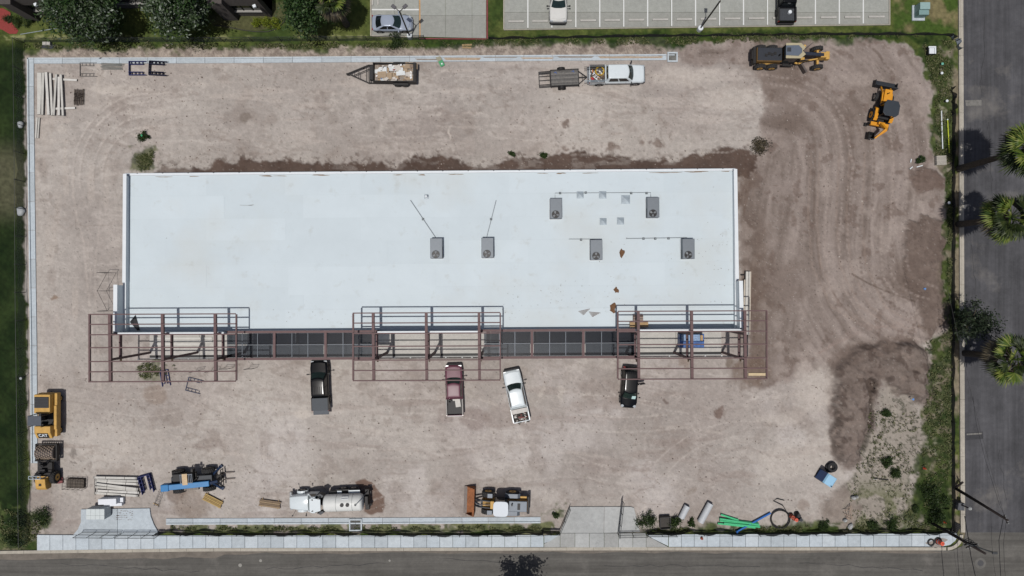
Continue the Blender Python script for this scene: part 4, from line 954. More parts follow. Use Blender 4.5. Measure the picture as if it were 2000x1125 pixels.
# -- white crew cab with trailer
rzE = math.radians(1.0)
o, xr, xc0, hw, zb = pickup('white crew cab pickup with tools in its bed, hitched to a flat trailer', 1205, 145, rzE, 6.1, 2.0, P_white, 1.35, 2.25, 2, lift=.1, bedm=mat('worn_bed', (86, 82, 80), .8, .1, .3, 6), trim=mat('bed_trim_grey', (92, 88, 88), .7, 0, .15, 5))
white_truck = o
def cargo(name, label, cat, base, lx_, ly_, z, rz=0):
    M_ = base.matrix_basis.copy() if False else Matrix.LocRotScale(base.location, base.rotation_euler, None); p = M_ @ Vector((lx_, ly_, z))
    return thing(name, p, base.rotation_euler.z + rz, label, cat)
def coil(parent, R0, r, turns, m, name='coil', dz=.035, jitter=.03, seed=1, closed_end=None):
    rnd = random.Random(seed); pts = []
    for i in range(int(turns * 24)):
        t = 2 * PI * i / 24; rr_ = R0 + jitter * math.sin(3.1 * t / (turns) + seed) + jitter * .5 * math.sin(i * .37)
        pts.append((rr_ * math.cos(t), rr_ * math.sin(t), r + dz * i / 24))
    if closed_end: pts += closed_end
    return MB().path(pts, r, 6).build(name, m, parent, smooth=True)
h = cargo('hose_coil', 'yellow hose coil in the bed of the white crew cab pickup', 'hose', o, xc0 - .62, .38, .78); coil(h, .46, .045, 4, mat('yellow_hose', (202, 166, 40), .5, 0, .15, 6), dz=.05)
h = cargo('step_ladder', 'white step ladder lying in the white crew cab pickup bed', 'ladder', o, xc0 - 1.1, -.2, .85, -.75)
b = MB()
for s_ in (-.2, .2): b.bar((-.8, s_, 0), (.8, s_ * .7, .05), .07, .05)
b.build('rail', M_cap, h)
for k in range(5): MB().bar((-.65 + .3 * k, -.2, .02), (-.65 + .3 * k, .2, .02), .09, .03).build('rung', M_cap, h)
h = cargo('fuel_can', 'red fuel can at the tail of the white pickup bed', 'can', o, xr + .35, -.5, .78)
MB().bx(-.16, .16, -.12, .12, 0, .35).build('can_body', mat('red_plastic', (176, 36, 48), .4, 0, .1, 6), h, .04); MB().tube((.08, 0, .35), (.14, 0, .45), .03).build('spout', M_blk, h)
h = cargo('scrap_pile', 'mixed tools and scraps heaped in the white crew cab pickup bed', 'scraps', o, xc0 - 1.0, -.1, .78); h['kind'] = 'stuff'
rnd = random.Random(2); cols = [(214, 214, 210), (120, 96, 70), (60, 60, 62), (196, 120, 60), (150, 150, 150), (90, 70, 60)]
for ci, cc in enumerate(cols):
    b = MB()
    for k in range(7): b.box((rnd.uniform(-.75, .85), rnd.uniform(-.6, .6), rnd.uniform(.03, .16)), (rnd.uniform(.1, .5), rnd.uniform(.05, .16), rnd.uniform(.04, .12)), rnd.uniform(0, 3), rnd.uniform(-.2, .2))
    b.build('scrap', mat('scrap_%d' % ci, cc, .7, 0, .2, 6), h)['kind'] = 'stuff'
for k, (ly_, zz, m_, ln) in enumerate(((.72, 1.32, M_blkmet, 2.3), (.5, 1.3, M_blkmet, 1.6), (-.76, 1.32, M_galv, 3.0), (-.9, 1.3, M_galv, 2.2))):
    h = cargo('long_rod', ['dark pipe jutting past the tailgate, nearest the kerb', 'second dark pipe jutting past the tailgate', 'pale conduit on the south bed rail of the white pickup', 'shorter pale conduit outside the south bed rail'][k], 'pipe', o, xr - .6 + ln / 2, ly_, zz)
    MB().tube((-ln / 2, 0, 0), (ln / 2, 0, 0), .035, 8).build('rod', m_, h)
# flat utility trailer
c = W(1103, 152, .6); t = thing('utility_trailer', (c.x, c.y, 0), rzE + .03, 'flat utility trailer with weathered plank deck and ramp gate behind the white pickup', 'trailer')
M_deck = [mat('weathered_plank_%d' % i, cc, .9, 0, .25, 5, .3, 25) for i, cc in enumerate([(110, 108, 105), (98, 96, 94), (122, 119, 115)])]
TL, TW = 3.0, 1.75
for k in range(11):
    y = -TW / 2 + .08 + (TW - .1) * k / 11; MB().bx(-TL / 2, TL / 2, y + .006, y + (TW - .1) / 11 - .006, .5, .54 + .006 * (k % 3)).build('plank', M_deck[k % 3], t)
b = MB()
for s_ in (-1, 1): b.bar((-TL / 2, s_ * TW / 2, .48), (TL / 2, s_ * TW / 2, .48), .08, .12).bar((-TL / 2, s_ * TW / 2, .8), (TL / 2, s_ * TW / 2, .8), .05, .05)
for x in (-TL / 2 - .04, TL / 2 + .04): b.bar((x, -TW / 2 - .1, .48), (x, TW / 2 + .1, .48), .1, .12)
for s_ in (-1, 1):
    for x in (-TL / 2, -TL / 6, TL / 6, TL / 2): b.bar((x, s_ * TW / 2, .45), (x, s_ * TW / 2, .8), .05, .05)
b.build('frame', M_blkmet, t)
MB().bar((TL / 2, .75, .5), (TL / 2 + .95, 0, .5), .07, .08).bar((TL / 2, -.75, .5), (TL / 2 + .95, 0, .5), .07, .08).bar((TL / 2, 0, .5), (TL / 2 + 1.35, 0, .5), .07, .08).bar((TL / 2 + .45, .38, .5), (TL / 2 + .45, -.38, .5), .05, .06).build('drawbar', M_blkmet, t)
b = MB(); gx = -TL / 2 - .1
for y in (-.86, .86): b.bar((gx, y, .46), (gx - 1.25, y, .3), .06, .06)
for k in range(2): b.bar((gx - 1.22 * k - .02, -.86, .46 - .16 * k), (gx - 1.22 * k - .02, .86, .46 - .16 * k), .07, .06)
for y in (-.72, -.58, -.1, .35, .62, .72): b.bar((gx, y, .45), (gx - 1.25, y, .29), .05, .04)
b.build('ramp_gate', M_blkmet, t)
for s_ in (-1, 1):
    wheel(t, (-.35, s_ * (TW / 2 + .17), .33), .33, .2, M_rimdark)
    MB().lathe([(.42, -.13), (.45, -.13), (.45, .13), (.42, .13)], c=(0, 0, 0), axis='Y', n=20, closed=True).build('fender', M_blkmet, t).location = (-.35, s_ * (TW / 2 + .17), .36)
for k, (x, y) in enumerate(((-1.0, .62), (.95, .66))):
    q = cargo('strap', 'blue strap scrap on the trailer deck, %s' % ('near the ramp' if k == 0 else 'near the drawbar'), 'strap', t, x, y, .56); MB().bar((-.15, 0, 0), (.05, .1, 0), .05, .01).bar((.05, .1, .01), (.12, -.12, .01), .05, .01).build('webbing', mat('blue_strap', (60, 100, 170), .7, 0, .2, 9), q)
# -- dark pickup, tailgate down
o, xr, xc0, hw, zb = pickup('glossy black pickup with its tailgate lowered, nose to the canopy', 624, 753, PI / 2 + .04, 5.5, 1.92, P_black, 1.3, 2.0, 2, tailgate_down=True, zc=1.0)
MB().bx(xr + .02, xc0 - .1, -hw + .1, hw - .1, zb + .035, zb + .06).build('bed_cover', mat('bed_cover_vinyl', (54, 62, 70), .6, 0, .1, 4), o, .01, 1)
for k in range(5): MB().bx(xc0 + .45, xc0 + 1.25, -.5 + .22 * k, -.46 + .22 * k, 1.9, 1.915).build('roof_rib', P_black, o)
# -- maroon pickup
o, xr, xc0, hw, zb = pickup('faded maroon pickup with black bed, parked under the middle canopy frame', 887, 762, PI / 2 + .03, 5.55, 1.9, P_maroon, 1.4, 1.55, 2, zc=1.0, trim=mat('rail_pale', (150, 146, 142), .6, 0, .1, 6))
h = cargo('board_offcut', 'white board offcuts in the bed of the maroon pickup', 'board', o, xc0 - .55, -.35, .8, .12); MB().bx(-.45, .45, -.28, .28, 0, .04).bx(.3, .5, -.05, .5, .02, .06).build('board', M_board, h)
h = cargo('bucket', 'dark bucket in the maroon pickup bed corner', 'bucket', o, xc0 - .3, .5, .78); MB().lathe([(.12, 0), (.15, .32), (.13, .32), (.1, .02)], n=14).build('pail', M_blk, h)
# -- white pickup parked askew
o, xr, xc0, hw, zb = pickup('white pickup parked askew with a pale toolbox across its bed', 1008.5, 773, PI / 2 + .21, 5.75, 1.95, P_white, 1.5, 1.95, 2, zc=.95, bedm=mat('worn_bed_dark', (58, 54, 52), .85, .1, .4, 6), trim=P_white)
MB().bx(xc0 - .62, xc0 - .12, -hw + .06, hw - .06, .9, zb + .14).build('toolbox', mat('toolbox_white', (196, 192, 187), .6, 0, .12, 3), o, .03)
h = cargo('scrap_pile', 'jumble of tools and cans in the askew white pickup bed', 'scraps', o, xc0 - 1.2, 0, .78); h['kind'] = 'stuff'
for ci, cc in enumerate([(60, 56, 52), (150, 146, 140), (120, 60, 58), (200, 200, 196), (90, 84, 78)]):
    b = MB()
    for k in range(8): b.box((rnd.uniform(-.6, .5), rnd.uniform(-.65, .65), rnd.uniform(.03, .2)), (rnd.uniform(.1, .4), rnd.uniform(.05, .22), rnd.uniform(.04, .2)), rnd.uniform(0, 3), rnd.uniform(-.3, .3))
    b.build('scrap', mat('scrapb_%d' % ci, cc, .7, 0, .2, 6), h)['kind'] = 'stuff'
# -- pickups in the neighbour's lot
o, xr, xc0, hw, zb = pickup('silver white pickup in the car park, nose towards the fence', 1090.5, -8, -PI / 2, 5.7, 1.95, paint('paint_pearl', (214, 214, 210)), 1.45, 1.9, 2, zc=1.0, lift=.1)
for k in range(6): MB().bx(1.55, 2.5, -.55 + .2 * k, -.51 + .2 * k, 1.17, 1.185).build('hood_rib', mat('hood_line', (120, 120, 118), .6, 0, .1, 6), o)
MB().bx(2.72, 2.8, -.7, .7, .75, 1.0).build('grille', M_blk, o)
o, xr, xc0, hw, zb = pickup('black pickup in the car park, open bed towards the fence', 1537.5, -8, PI / 2, 5.6, 1.98, P_black, 1.3, 2.0, 2, zc=1.0, bedm=mat('bed_liner_grey', (62, 66, 72), .7, .1, .2, 6))
h = cargo('white_drum', 'white round lid in the bed of the black car park pickup', 'drum', o, xc0 - .55, -.3, .78); MB().lathe([(.2, 0), (.2, .3), (.16, .33), (.05, .33)], n=16).build('drum', M_cap, h)
# -- sedan
def sedan(label, px, py, rz, L_, W_, m, suv=False, name='sedan', cat='car', doors=2):
    c = W(px, py, .8); o = thing(name, (c.x, c.y, 0), rz, label, cat); hw = W_ / 2; xr, xf = -L_ / 2, L_ / 2; zb = .92 if not suv else 1.12; zt = 1.42 if not suv else 1.75
    st_ = [(xr + .02, hw * .8, .4, zb - .16), (xr + .16, hw * .93, .36, zb - .04), (xr + .6, hw * .99, .32, zb), (0, hw, .3, zb + .01), (xf - 1.35, hw, .3, zb), (xf - .55, hw * .97, .32, zb - .1), (xf - .16, hw * .86, .36, zb - .2), (xf, hw * .66, .42, zb - .34)]
    body_loft(o, st_, m)
    if not suv: cab(o, m, xr + .35, xf - 1.12, xr + 1.25, xf - 1.95, hw * .92, hw * .68, zb - .02, zt, .26, .16, doors)
    else: cab(o, m, xr + .1, xf - 1.05, xr + .42, xf - 1.75, hw * .95, hw * .74, zb - .03, zt, .24, .1, 3)
    MB().grid(lambda a, v: (xf - 1.02 + .78 * a - .2 * (2 * v - 1) ** 2 * a, (2 * v - 1) * (hw - .2 - .14 * a), zb + .03 - .12 * a - .03 * (2 * v - 1) ** 2), 5, 6).build('hood', m, o, smooth=True)
    for s_ in (-1, 1):
        MB().box((xf - .24, s_ * (hw * .72), zb - .22), (.3, .3, .12), -s_ * .5).build('headlight', M_head, o, .03)
        MB().box((xr + .12, s_ * (hw * .78), zb - .15), (.12, .28, .14), s_ * .3).build('taillight', M_tail, o, .02)
        for x in (xr + .85, xf - .85):
            wheel(o, (x, s_ * (hw - .1), .33 if not suv else .37), .33 if not suv else .37, .22, M_rim)
            MB().lathe([(.38, -.02), (.42, -.02), (.42, .02), (.38, .02)], axis='Y', n=20, closed=True).build('wheel_arch', M_blk, o).location = (x, s_ * (hw - .005), .36 if not suv else .4)
        for x in (-.5, .4): MB().bx(x, x + .14, s_ * (hw + .002), s_ * (hw + .018), zb - .2, zb - .17).build('door_handle', M_blk if m is P_black else M_chrome, o)
    MB().rings([[(x, y * k, z) for y, z in ((-hw * .8, .3), (hw * .8, .3), (hw * .8, .5), (-hw * .8, .5))] for x, k in ((xf - .2, 1.08), (xf - .02, .92), (xf + .05, .7))]).build('front_bumper', m if not suv else M_blk, o, .03)
    mirrors(o, xf - 1.45 if not suv else xf - 1.3, hw - .03, zb + .02, m, .16)
    return o, xr, xf, hw, zb, zt
sedan('silver four door sedan parked beside the lamp post', 765, 44, 0, 4.45, 1.78, P_silver)
o, xr, xf, hw, zb, zt = sedan('black sport utility vehicle with a rear door open, under the east canopy edge', 1229.5, 756, -PI / 2 - .07, 4.6, 1.86, P_black, True, 'sport_utility_vehicle')
for k in range(5): MB().bx(xr + .5, xr + 1.0, -.4 + .2 * k, -.36 + .2 * k, zt + .035, zt + .055).build('roof_rib', P_black, o)
MB().bar((-.35, hw - .02, .75), (-.55, hw + .72, .75), .1, .8).build('open_door', P_black, o, .03)
MB().bar((-.4, hw + .05, 1.35), (-.56, hw + .66, 1.35), .05, .4).build('door_window', M_glass, o)
MB().box((xf - 1.27, .42, zb + .33), (.5, .42, .02), 0, .75).build('sunshade', mat('white_sheet', (196, 226, 224), .5, 0, .05, 5), o)
# ================================================================ MACHINES AND TRAILERS
M_rust = mat('rusty_steel', (146, 92, 56), .75, .3, .35, 3, .3, 20); M_worn = mat('worn_steel', (104, 96, 92), .6, .5, .3, 4)
M_gry = mat('machine_grey', (104, 112, 122), .5, .2, .1, 3); M_dgry = mat('machine_dark_grey', (54, 58, 64), .55, .2, .15, 4)
def hyd(b, p, q, r=.05): b.tube(p, (Vector(p) + Vector(q)) / 2, r, 8); b.tube((Vector(p) + Vector(q)) / 2, q, r * .6, 8); return b
# ---- motor grader, heading east
c = W(1541, 113, .65); g = thing('motor_grader', (c.x, c.y, 0), -.012, 'yellow and black motor grader with angled blade in the north east corner', 'grader')
for s_ in (-1, 1):
    for x in (-3.45, -2.05): lug_wheel(g, (x, s_ * 1.08, .66), .66, .42, P_yel)
    w_ = lug_wheel(g, (3.35, s_ * 1.06, .66), .66, .4, P_yel); w_.rotation_euler = (s_ * .0, 0, .06)
    MB().bx(-3.6, -1.9, s_ * .72, s_ * .86, .45, .95).build('tandem_case', P_yel, g, .04)
MB().bx(-4.2, -1.25, -.78, .78, .95, 1.75).build('engine_side', mat('grader_side', (122, 92, 46), .6, 0, .2, 4), g, .05)
MB().bx(-4.15, -1.3, -.72, .72, 1.76, 1.92).build('engine_hood', mat('hood_black', (44, 48, 56), .5, .1, .1, 3), g, .05)
b = MB(); rnd = random.Random(3)
for k in range(4): b.box((-3.2 + .35 * k, rnd.uniform(-.3, .3), 1.97), (.28, .3, .08))
b.tube((-1.7, -.2, 1.9), (-1.7, -.2, 2.5), .07).build('exhaust', M_blkmet, g)
MB().bx(-4.55, -4.2, -.95, .95, .7, 1.5).bx(-4.7, -4.5, -.4, .6, .9, 1.4).build('ripper', M_blkmet, g, .03)
MB().prism([(-1.2, -.75), (.35, -.75), (.75, -.3), (.75, .3), (.35, .75), (-1.2, .75)], 1.1, 3.0).build('cab_glass', M_glass, g)
b = MB()
for (x, y) in ((-1.2, -.75), (.35, -.75), (.75, -.3), (.75, .3), (.35, .75), (-1.2, .75)): b.bar((x, y, 1.0), (x, y, 3.02), .09, .09)
b.build('cab_post', M_blkmet, g)
M_tan = mat('cab_trim_tan', (178, 168, 138), .6, 0, .08, 4)
MB().prism([(-1.35, -.86), (.4, -.86), (.95, -.38), (.6, 0), (.95, .38), (.4, .86), (-1.35, .86)], 3.02, 3.1).build('roof_trim', M_tan, g, .02, 1)
MB().prism([(-1.38, -.55), (.1, -.6), (.5, -.2), (.5, .2), (.1, .6), (-1.38, .55)], 3.102, 3.16).build('cab_roof', mat('cab_roof_grey', (96, 106, 120), .5, .1, .06, 3), g, .02, 1)
MB().bx(-1.25, -.8, -.15, .3, 3.162, 3.2).build('roof_vent', M_dgry, g)
b = MB(); b.bar((.3, 0, 1.5), (1.2, 0, 2.05), .42, .5).bar((1.15, 0, 2.1), (3.6, 0, 1.7), .36, .42); b.build('front_frame', mat('frame_top_dark', (46, 52, 66), .5, .1, .1, 3), g, .04)
MB().bx(3.25, 3.95, -.3, .3, .75, 1.9).bx(3.9, 4.35, -.45, .45, 1.1, 1.75).build('front_block', P_yel, g, .05)
MB().bar((3.35, -1.0, .7), (3.35, 1.0, .7), .26, .3).build('front_axle', P_yel, g, .03)
MB().bar((3.6, -.12, .95), (1.2, -.5, .9), .16, .2).bar((3.6, .12, .95), (1.2, .5, .9), .16, .2).bar((1.5, -.5, .9), (1.5, .5, .9), .2, .2).build('drawbar', P_yel, g, .03)
MB().lathe([(.78, .72), (.78, .88), (.6, .88), (.6, .72)], c=(1.0, 0, 0), n=28, closed=True).build('circle', P_yel, g)
ca, sa = math.cos(-1.0), math.sin(-1.0)
bl = [(1.0 + d * ca, d * sa) for d in (-1.75, 1.95)]
MB().bar((bl[0][0], bl[0][1], .42), (bl[1][0], bl[1][1], .42), .1, .62).bar((bl[0][0] + .06, bl[0][1], .75), (bl[1][0] + .06, bl[1][1], .75), .22, .05).build('blade', M_worn, g)
b = MB(); hyd(b, (.9, .5, 2.2), (.9, .95, .85)); hyd(b, (.9, -.5, 2.2), (.9, -.95, .85)); hyd(b, (1.3, .55, 2.1), (2.1, 1.2, 2.4), .06); b.build('lift_cylinder', M_worn, g)
MB().bar((.8, -.75, 2.2), (.8, .75, 2.2), .2, .24).bar((1.0, .6, 2.15), (1.25, .95, 2.2), .24, .24).build('saddle', P_yel, g, .03)
b = MB()
for k in range(6): b.path([(.3 + .1 * k, -.3, 1.9), (.9 + .1 * k, -.55 - .05 * k, 1.4), (1.6 + .12 * k, -.4, 1.25)], .025, 5)
b.build('hose', M_blk, g)
MB().bx(-.9, -.2, -1.05, -.78, .9, 1.0).bx(-.2, .5, -1.0, -.8, .6, .7).build('step', M_blkmet, g)
g.scale = (.93, .96, .96)
# ---- backhoe loader, heading north
c = W(1722, 213, .6); k_ = thing('backhoe_loader', (c.x, c.y, 0), PI / 2 - .19, 'orange yellow backhoe loader with black cab roof and folded digger arm', 'backhoe')
for s_ in (-1, 1):
    lug_wheel(k_, (-.85, s_ * .9, .68), .68, .42, P_yel2); lug_wheel(k_, (1.25, s_ * .85, .45), .45, .3, mat('rim_pale', (168, 160, 150), .6, .1, .1, 5))
    MB().xprism([(-1.6, 1.3), (-1.3, 1.5), (-.3, 1.5), (-.1, 1.2), (-.2, 1.15), (-.35, 1.42), (-1.25, 1.42), (-1.55, 1.22)], s_ * .66, s_ * 1.05).build('rear_fender', P_yel2, k_, .02)
MB().bx(.1, 1.95, -.42, .42, .8, 1.5).build('hood', P_yel2, k_, .06); MB().bx(-1.6, 2.0, -.35, .35, .45, .85).build('chassis', M_blkmet, k_)
MB().bx(-1.25, .15, -.7, .7, .9, 1.2).build('cab_floor', M_blk, k_); 
b = MB()
for (x, y) in ((-1.2, -.68), (-1.2, .68), (.15, .68), (.15, -.68)): b.bar((x, y, 1.1), (x * .95, y * .95, 2.7), .09, .09)
b.build('cab_post', M_blkmet, k_)
MB().bx(-.9, -.4, -.3, .3, 1.2, 1.9).build('seat', M_blk, k_, .05)
MB().prism([(-1.35, -.55), (-1.05, -.85), (-.1, -.85), (.35, -.6), (.35, .6), (-.1, .85), (-1.05, .85), (-1.35, .55)], 2.7, 2.8).build('cab_roof', mat('roof_slate', (46, 54, 62), .55, .1, .08, 3), k_, .03)
b = MB()
for s_ in (-1, 1): b.bar((.2, s_ * .52, 1.35), (1.6, s_ * .52, 1.2), .13, .2).bar((1.6, s_ * .52, 1.2), (2.45, s_ * .52, .5), .13, .2)
b.bar((1.85, -.5, .95), (1.85, .5, .95), .14, .14); b.build('loader_arm', P_yel2, k_, .02)
b = MB()
for s_ in (-1, 1): hyd(b, (.7, s_ * .52, 1.0), (1.7, s_ * .52, 1.25), .06)
b.build('loader_cylinder', M_worn, k_)
MB().xprism([(2.42, .95), (2.4, .2), (2.5, .08), (3.2, .05), (3.2, .1), (2.6, .16), (2.5, .3), (2.52, .95)], -1.2, 1.2).bx(2.42, 3.1, -1.22, -1.18, .08, .7).bx(2.42, 3.1, 1.18, 1.22, .08, .7).build('bucket', mat('bucket_black', (48, 52, 58), .6, .3, .15, 3), k_)
MB().bx(-2.0, -1.6, -1.0, 1.0, .5, .85).bx(-1.9, -1.65, -.35, .35, .8, 1.3).build('rear_frame', P_yel2, k_, .03)
MB().bar((-1.85, .1, 1.3), (-2.6, -.35, 1.9), .2, .34).bar((-2.6, -.35, 1.9), (-3.4, .35, .95), .2, .3).build('boom', P_yel2, k_, .02)
MB().bar((-2.55, -.15, 2.1), (-3.55, .5, 1.4), .16, .24).build('dipper', P_yel2, k_, .02)
MB().xprism([(-3.6, .9), (-3.3, .25), (-2.9, .2), (-2.7, .6), (-2.75, .62), (-2.95, .3), (-3.25, .33), (-3.5, .92)], .35, .95).bx(-3.5, -2.75, .33, .37, .3, .85).bx(-3.5, -2.75, .93, .97, .3, .85).build('digger_bucket', M_blk, k_)
b = MB()
for s_ in (-1, 1): b.bar((-1.8, s_ * .95, .8), (-1.85, s_ * 1.15, .2), .14, .14).box((-1.85, s_ * 1.2, .15), (.4, .3, .06))
b.build('stabiliser', M_blkmet, k_)
MB().tube((1.4, .15, 1.5), (1.4, .15, 2.0), .05).build('exhaust', M_blkmet, k_)
# ---- pneumatic roller with lettering
c = W(91, 812, 1.4); r_ = thing('pneumatic_roller', (c.x, c.y, 0), -PI / 2, 'large yellow tyre roller with a black grille and white lettering by the west kerb', 'roller')
for x in (-1.75, 1.75):
    for q in range(4): wheel(r_, (x, -.72 + .48 * q, .42), .42, .36, P_yel, .5)
MB().bx(-2.45, 2.3, -1.05, 1.05, .62, 1.25).build('chassis', P_yel, r_, .05)
MB().bx(-2.4, -.35, -1.0, .72, 1.25, 1.95).build('engine_box', P_yel, r_, .06)
MB().bx(-2.15, -.95, -.92, .62, 1.952, 2.02).build('grille', M_dgry, r_, .03)
b = MB()
for q in range(7): b.bx(-2.1 + .16 * q, -2.0 + .16 * q, -.9, .6, 2.02, 2.05)
b.build('grille_slat', M_blk, r_)
MB().bx(-1.1, 1.5, .78, 1.08, .9, 1.4).build('side_tank', P_yel, r_, .04)
MB().bx(-.35, 1.1, -.95, .72, 1.25, 1.32).build('platform', M_blk, r_)
MB().bx(.0, .45, -.5, .0, 1.32, 1.8).bx(-.05, .1, -.5, .0, 1.8, 2.2).build('seat', M_blk, r_, .05)
MB().bx(.75, .95, -.6, .1, 1.32, 2.1).build('console', M_blkmet, r_, .04)
MB().lathe([(.2, 0), (.22, 0), (.22, .03), (.2, .03)], c=(.72, -.25, 2.15), n=16, closed=True).build('steering_wheel', M_blk, r_)
MB().xprism([(1.05, 1.25), (2.35, 1.25), (2.45, 1.55), (1.75, 1.93), (1.05, 1.95)], -1.0, .75).build('front_tank', P_yel, r_, .06)
MB().bar((1.82, -.13, 1.90), (2.4, -.13, 1.585), 1.2, .01).build('badge_plate', M_blk, r_)
b = MB()
for (x, y) in ((-.25, -.85), (-.25, .55), (.9, -.85), (.9, .55)): b.bar((x, y, 1.3), (x, y, 3.1), .07, .07)
b.build('canopy_post', M_blkmet, r_)
MB().bx(-.3, .75, -.85, .6, 3.1, 3.18).build('canopy', mat('canopy_slate', (74, 80, 90), .5, .2, .1, 3), r_, .03)
def lettering(txt, parent, loc, rot, size, m, name='lettering'):
    cu = bpy.data.curves.new(name, 'FONT'); cu.body = txt; cu.size = size; cu.extrude = .004; cu.align_x = 'CENTER'; cu.align_y = 'CENTER'; cu.offset = .012
    tmp = bpy.data.objects.new('tmp_text', cu); COL.objects.link(tmp); bpy.context.view_layer.update()
    me = bpy.data.meshes.new_from_object(tmp.evaluated_get(bpy.context.evaluated_depsgraph_get())); bpy.data.objects.remove(tmp)
    me.materials.clear(); me.transform(Matrix.Rotation(PI / 2, 4, 'Z')); o = link(name, me, m, parent); o.location = loc; o.rotation_euler = rot; return o
lettering('CAT', r_, (2.1, -.13, 1.757), (0, math.radians(28.5), 0), .5, M_cap)
# ---- padfoot compactor, drum to the north
c = W(89, 912, 1.0); p_ = thing('padfoot_compactor', (c.x, c.y, 0), PI / 2, 'yellow soil compactor with studded drum at the south west corner', 'compactor')
MB().lathe([(.68, -1.0), (.68, 1.0)], c=(1.55, 0, .72), axis='Y', n=24).build('drum', M_worn, p_)
b = MB()
for i in range(16):
    for j in range(8):
        t = 2 * PI * (i + .5 * (j % 2)) / 16; y = -.88 + .25 * j; b.box((1.55 + .72 * math.cos(t), y, .72 + .72 * math.sin(t)), (.1, .13, .11), 0, -t)
pads = b.build('drum_pad', mat('pad_mud', (158, 142, 126), .9, .1, .4, 5), p_); pads['kind'] = 'stuff'
MB().bx(.65, 2.5, 1.05, 1.2, .5, .95).bx(.65, 2.5, -1.2, -1.05, .5, .95).bx(2.4, 2.52, -1.2, 1.2, .55, .9).bx(.6, .75, -1.2, 1.2, .5, 1.0).build('drum_frame', M_blkmet, p_, .02)
for s_ in (-1, 1): lug_wheel(p_, (-1.2, s_ * .86, .7), .7, .5, P_yel)
MB().xprism([(-2.3, .8), (-2.35, 1.55), (-2.1, 1.8), (-1.1, 1.95), (-.95, .8)], -.55, .55).build('engine_hood', P_yel, p_, .06)
MB().bx(-1.6, -.9, -.57, .57, .9, 1.5).build('hood_side', P_yel, p_); MB().bx(-1.85, -1.6, -.12, .12, 1.83, 1.94).build('badge', M_blk, p_)
MB().bx(-.9, .55, -.8, .8, .8, 1.15).build('deck', M_blkmet, p_, .03); MB().bx(-.6, -.1, -.3, .3, 1.15, 1.6).bx(-.65, -.5, -.3, .3, 1.6, 2.1).build('seat', M_blk, p_, .05)
MB().bx(.2, .4, -.25, .25, 1.15, 1.85).lathe([(.19, 0), (.22, 0), (.22, .03), (.19, .03)], c=(.12, 0, 1.9), n=14, closed=True).build('console', M_blk, p_)
b = MB()
for s_ in (-1, 1): b.bar((-.85, s_ * .62, 1.1), (-.85, s_ * .62, 2.75), .08, .08)
for z in (2.75,): b.bar((-.85, -.65, z), (-.85, .65, z), .08, .08).bar((-.55, -.65, z), (-.55, .65, z), .06, .06)
for y in (-.62, -.2, .2, .62): b.bar((-.85, y, 2.75), (-.55, y, 2.75), .06, .06)
b.build('roll_bar', M_galv, p_)
for s_ in (-1, 1):
    b = MB()
    for q in range(3): b.path([(.5 - .1 * q, s_ * .3, 1.2), (.75, s_ * (.4 + .1 * q), 1.35), (1.0, s_ * (.6 + .1 * q), 1.05)], .03, 5)
    b.build('hose', M_blk, p_)
q = thing('red_tray', W(117, 938, 0) + Vector((0, 0, 0)), .1, 'faded red plastic tray on the ground beside the studded compactor', 'tray'); b = MB().bx(-.35, .35, -.3, .3, 0, .05)
for s_ in (-1, 1): b.bx(-.35, .35, s_ * .28, s_ * .33, .0, .12).bx(s_ * .33, s_ * .38, -.3, .3, 0, .12)
b.build('tray_body', mat('faded_red', (134, 74, 76), .7, 0, .15, 4), q)
# ---- telehandler, heading east
c = W(378, 938, .8); th = thing('telehandler', (c.x, c.y, 0), .07, 'blue telescopic forklift with lowered boom and a plywood sheet on its cab', 'forklift')
for s_ in (-1, 1):
    for x in (-1.65, 1.65): lug_wheel(th, (x, s_ * 1.0, .68), .68, .45, M_rimdark)
MB().bx(-2.3, 2.2, -.55, .55, .6, 1.15).build('chassis', M_dgry, th, .05)
MB().bar((-1.65, -.95, .62), (-1.65, .95, .62), .18, .18).bar((1.65, -.95, .62), (1.65, .95, .62), .18, .18).build('axle', M_blkmet, th)
MB().bx(-1.9, .4, .15, 1.0, 1.15, 1.65).build('engine_cover', M_blk, th, .06)
MB().bx(-.7, .6, .15, 1.05, 1.1, 1.2).build('cab_floor', M_blkmet, th); MB().bx(-.35, .1, .35, .8, 1.2, 1.65).build('seat', M_blk, th, .05)
b = MB()
for (x, y) in ((-.65, .18), (-.65, 1.02), (.6, 1.02), (.6, .18)): b.bar((x, y, 1.15), (x, y, 2.35), .08, .08)
b.build('cab_post', M_blkmet, th)
b = MB()
for q in range(8): b.bar((-.65 + .18 * q, .15, 2.38), (-.65 + .18 * q, 1.05, 2.38), .06, .05)
b.bar((-.7, .15, 2.38), (.65, .15, 2.38), .07, .07).bar((-.7, 1.05, 2.38), (.65, 1.05, 2.38), .07, .07); b.build('roof_guard', M_gry, th)
q = cargo('plywood_sheet', 'small tan plywood sheet lying on the blue forklift cab', 'board', th, -.15, .55, 2.43); MB().bx(-.28, .28, -.6, .6, 0, .03).build('sheet', mat('plywood', (208, 182, 146), .8, 0, .18, 6), q)
MB().bar((-2.9, -.35, 1.75), (2.0, -.3, 1.35), .58, .5).build('boom', P_blue, th, .03)
MB().bx(-3.05, -2.2, -.72, .02, 1.2, 2.05).build('boom_pivot', P_blue, th, .06)
MB().bar((1.9, -.3, 1.3), (2.7, -.25, .95), .3, .34).build('inner_boom', P_dblue, th, .02); MB().bar((2.6, -.25, 1.0), (3.0, .05, .5), .35, .35).bx(2.5, 3.0, -.3, .35, .35, .7).build('boom_head', M_blkmet, th, .03)
b = MB(); hyd(b, (.2, -.3, 1.1), (1.8, -.3, 1.15), .08); b.build('lift_cylinder', M_chrome, th)
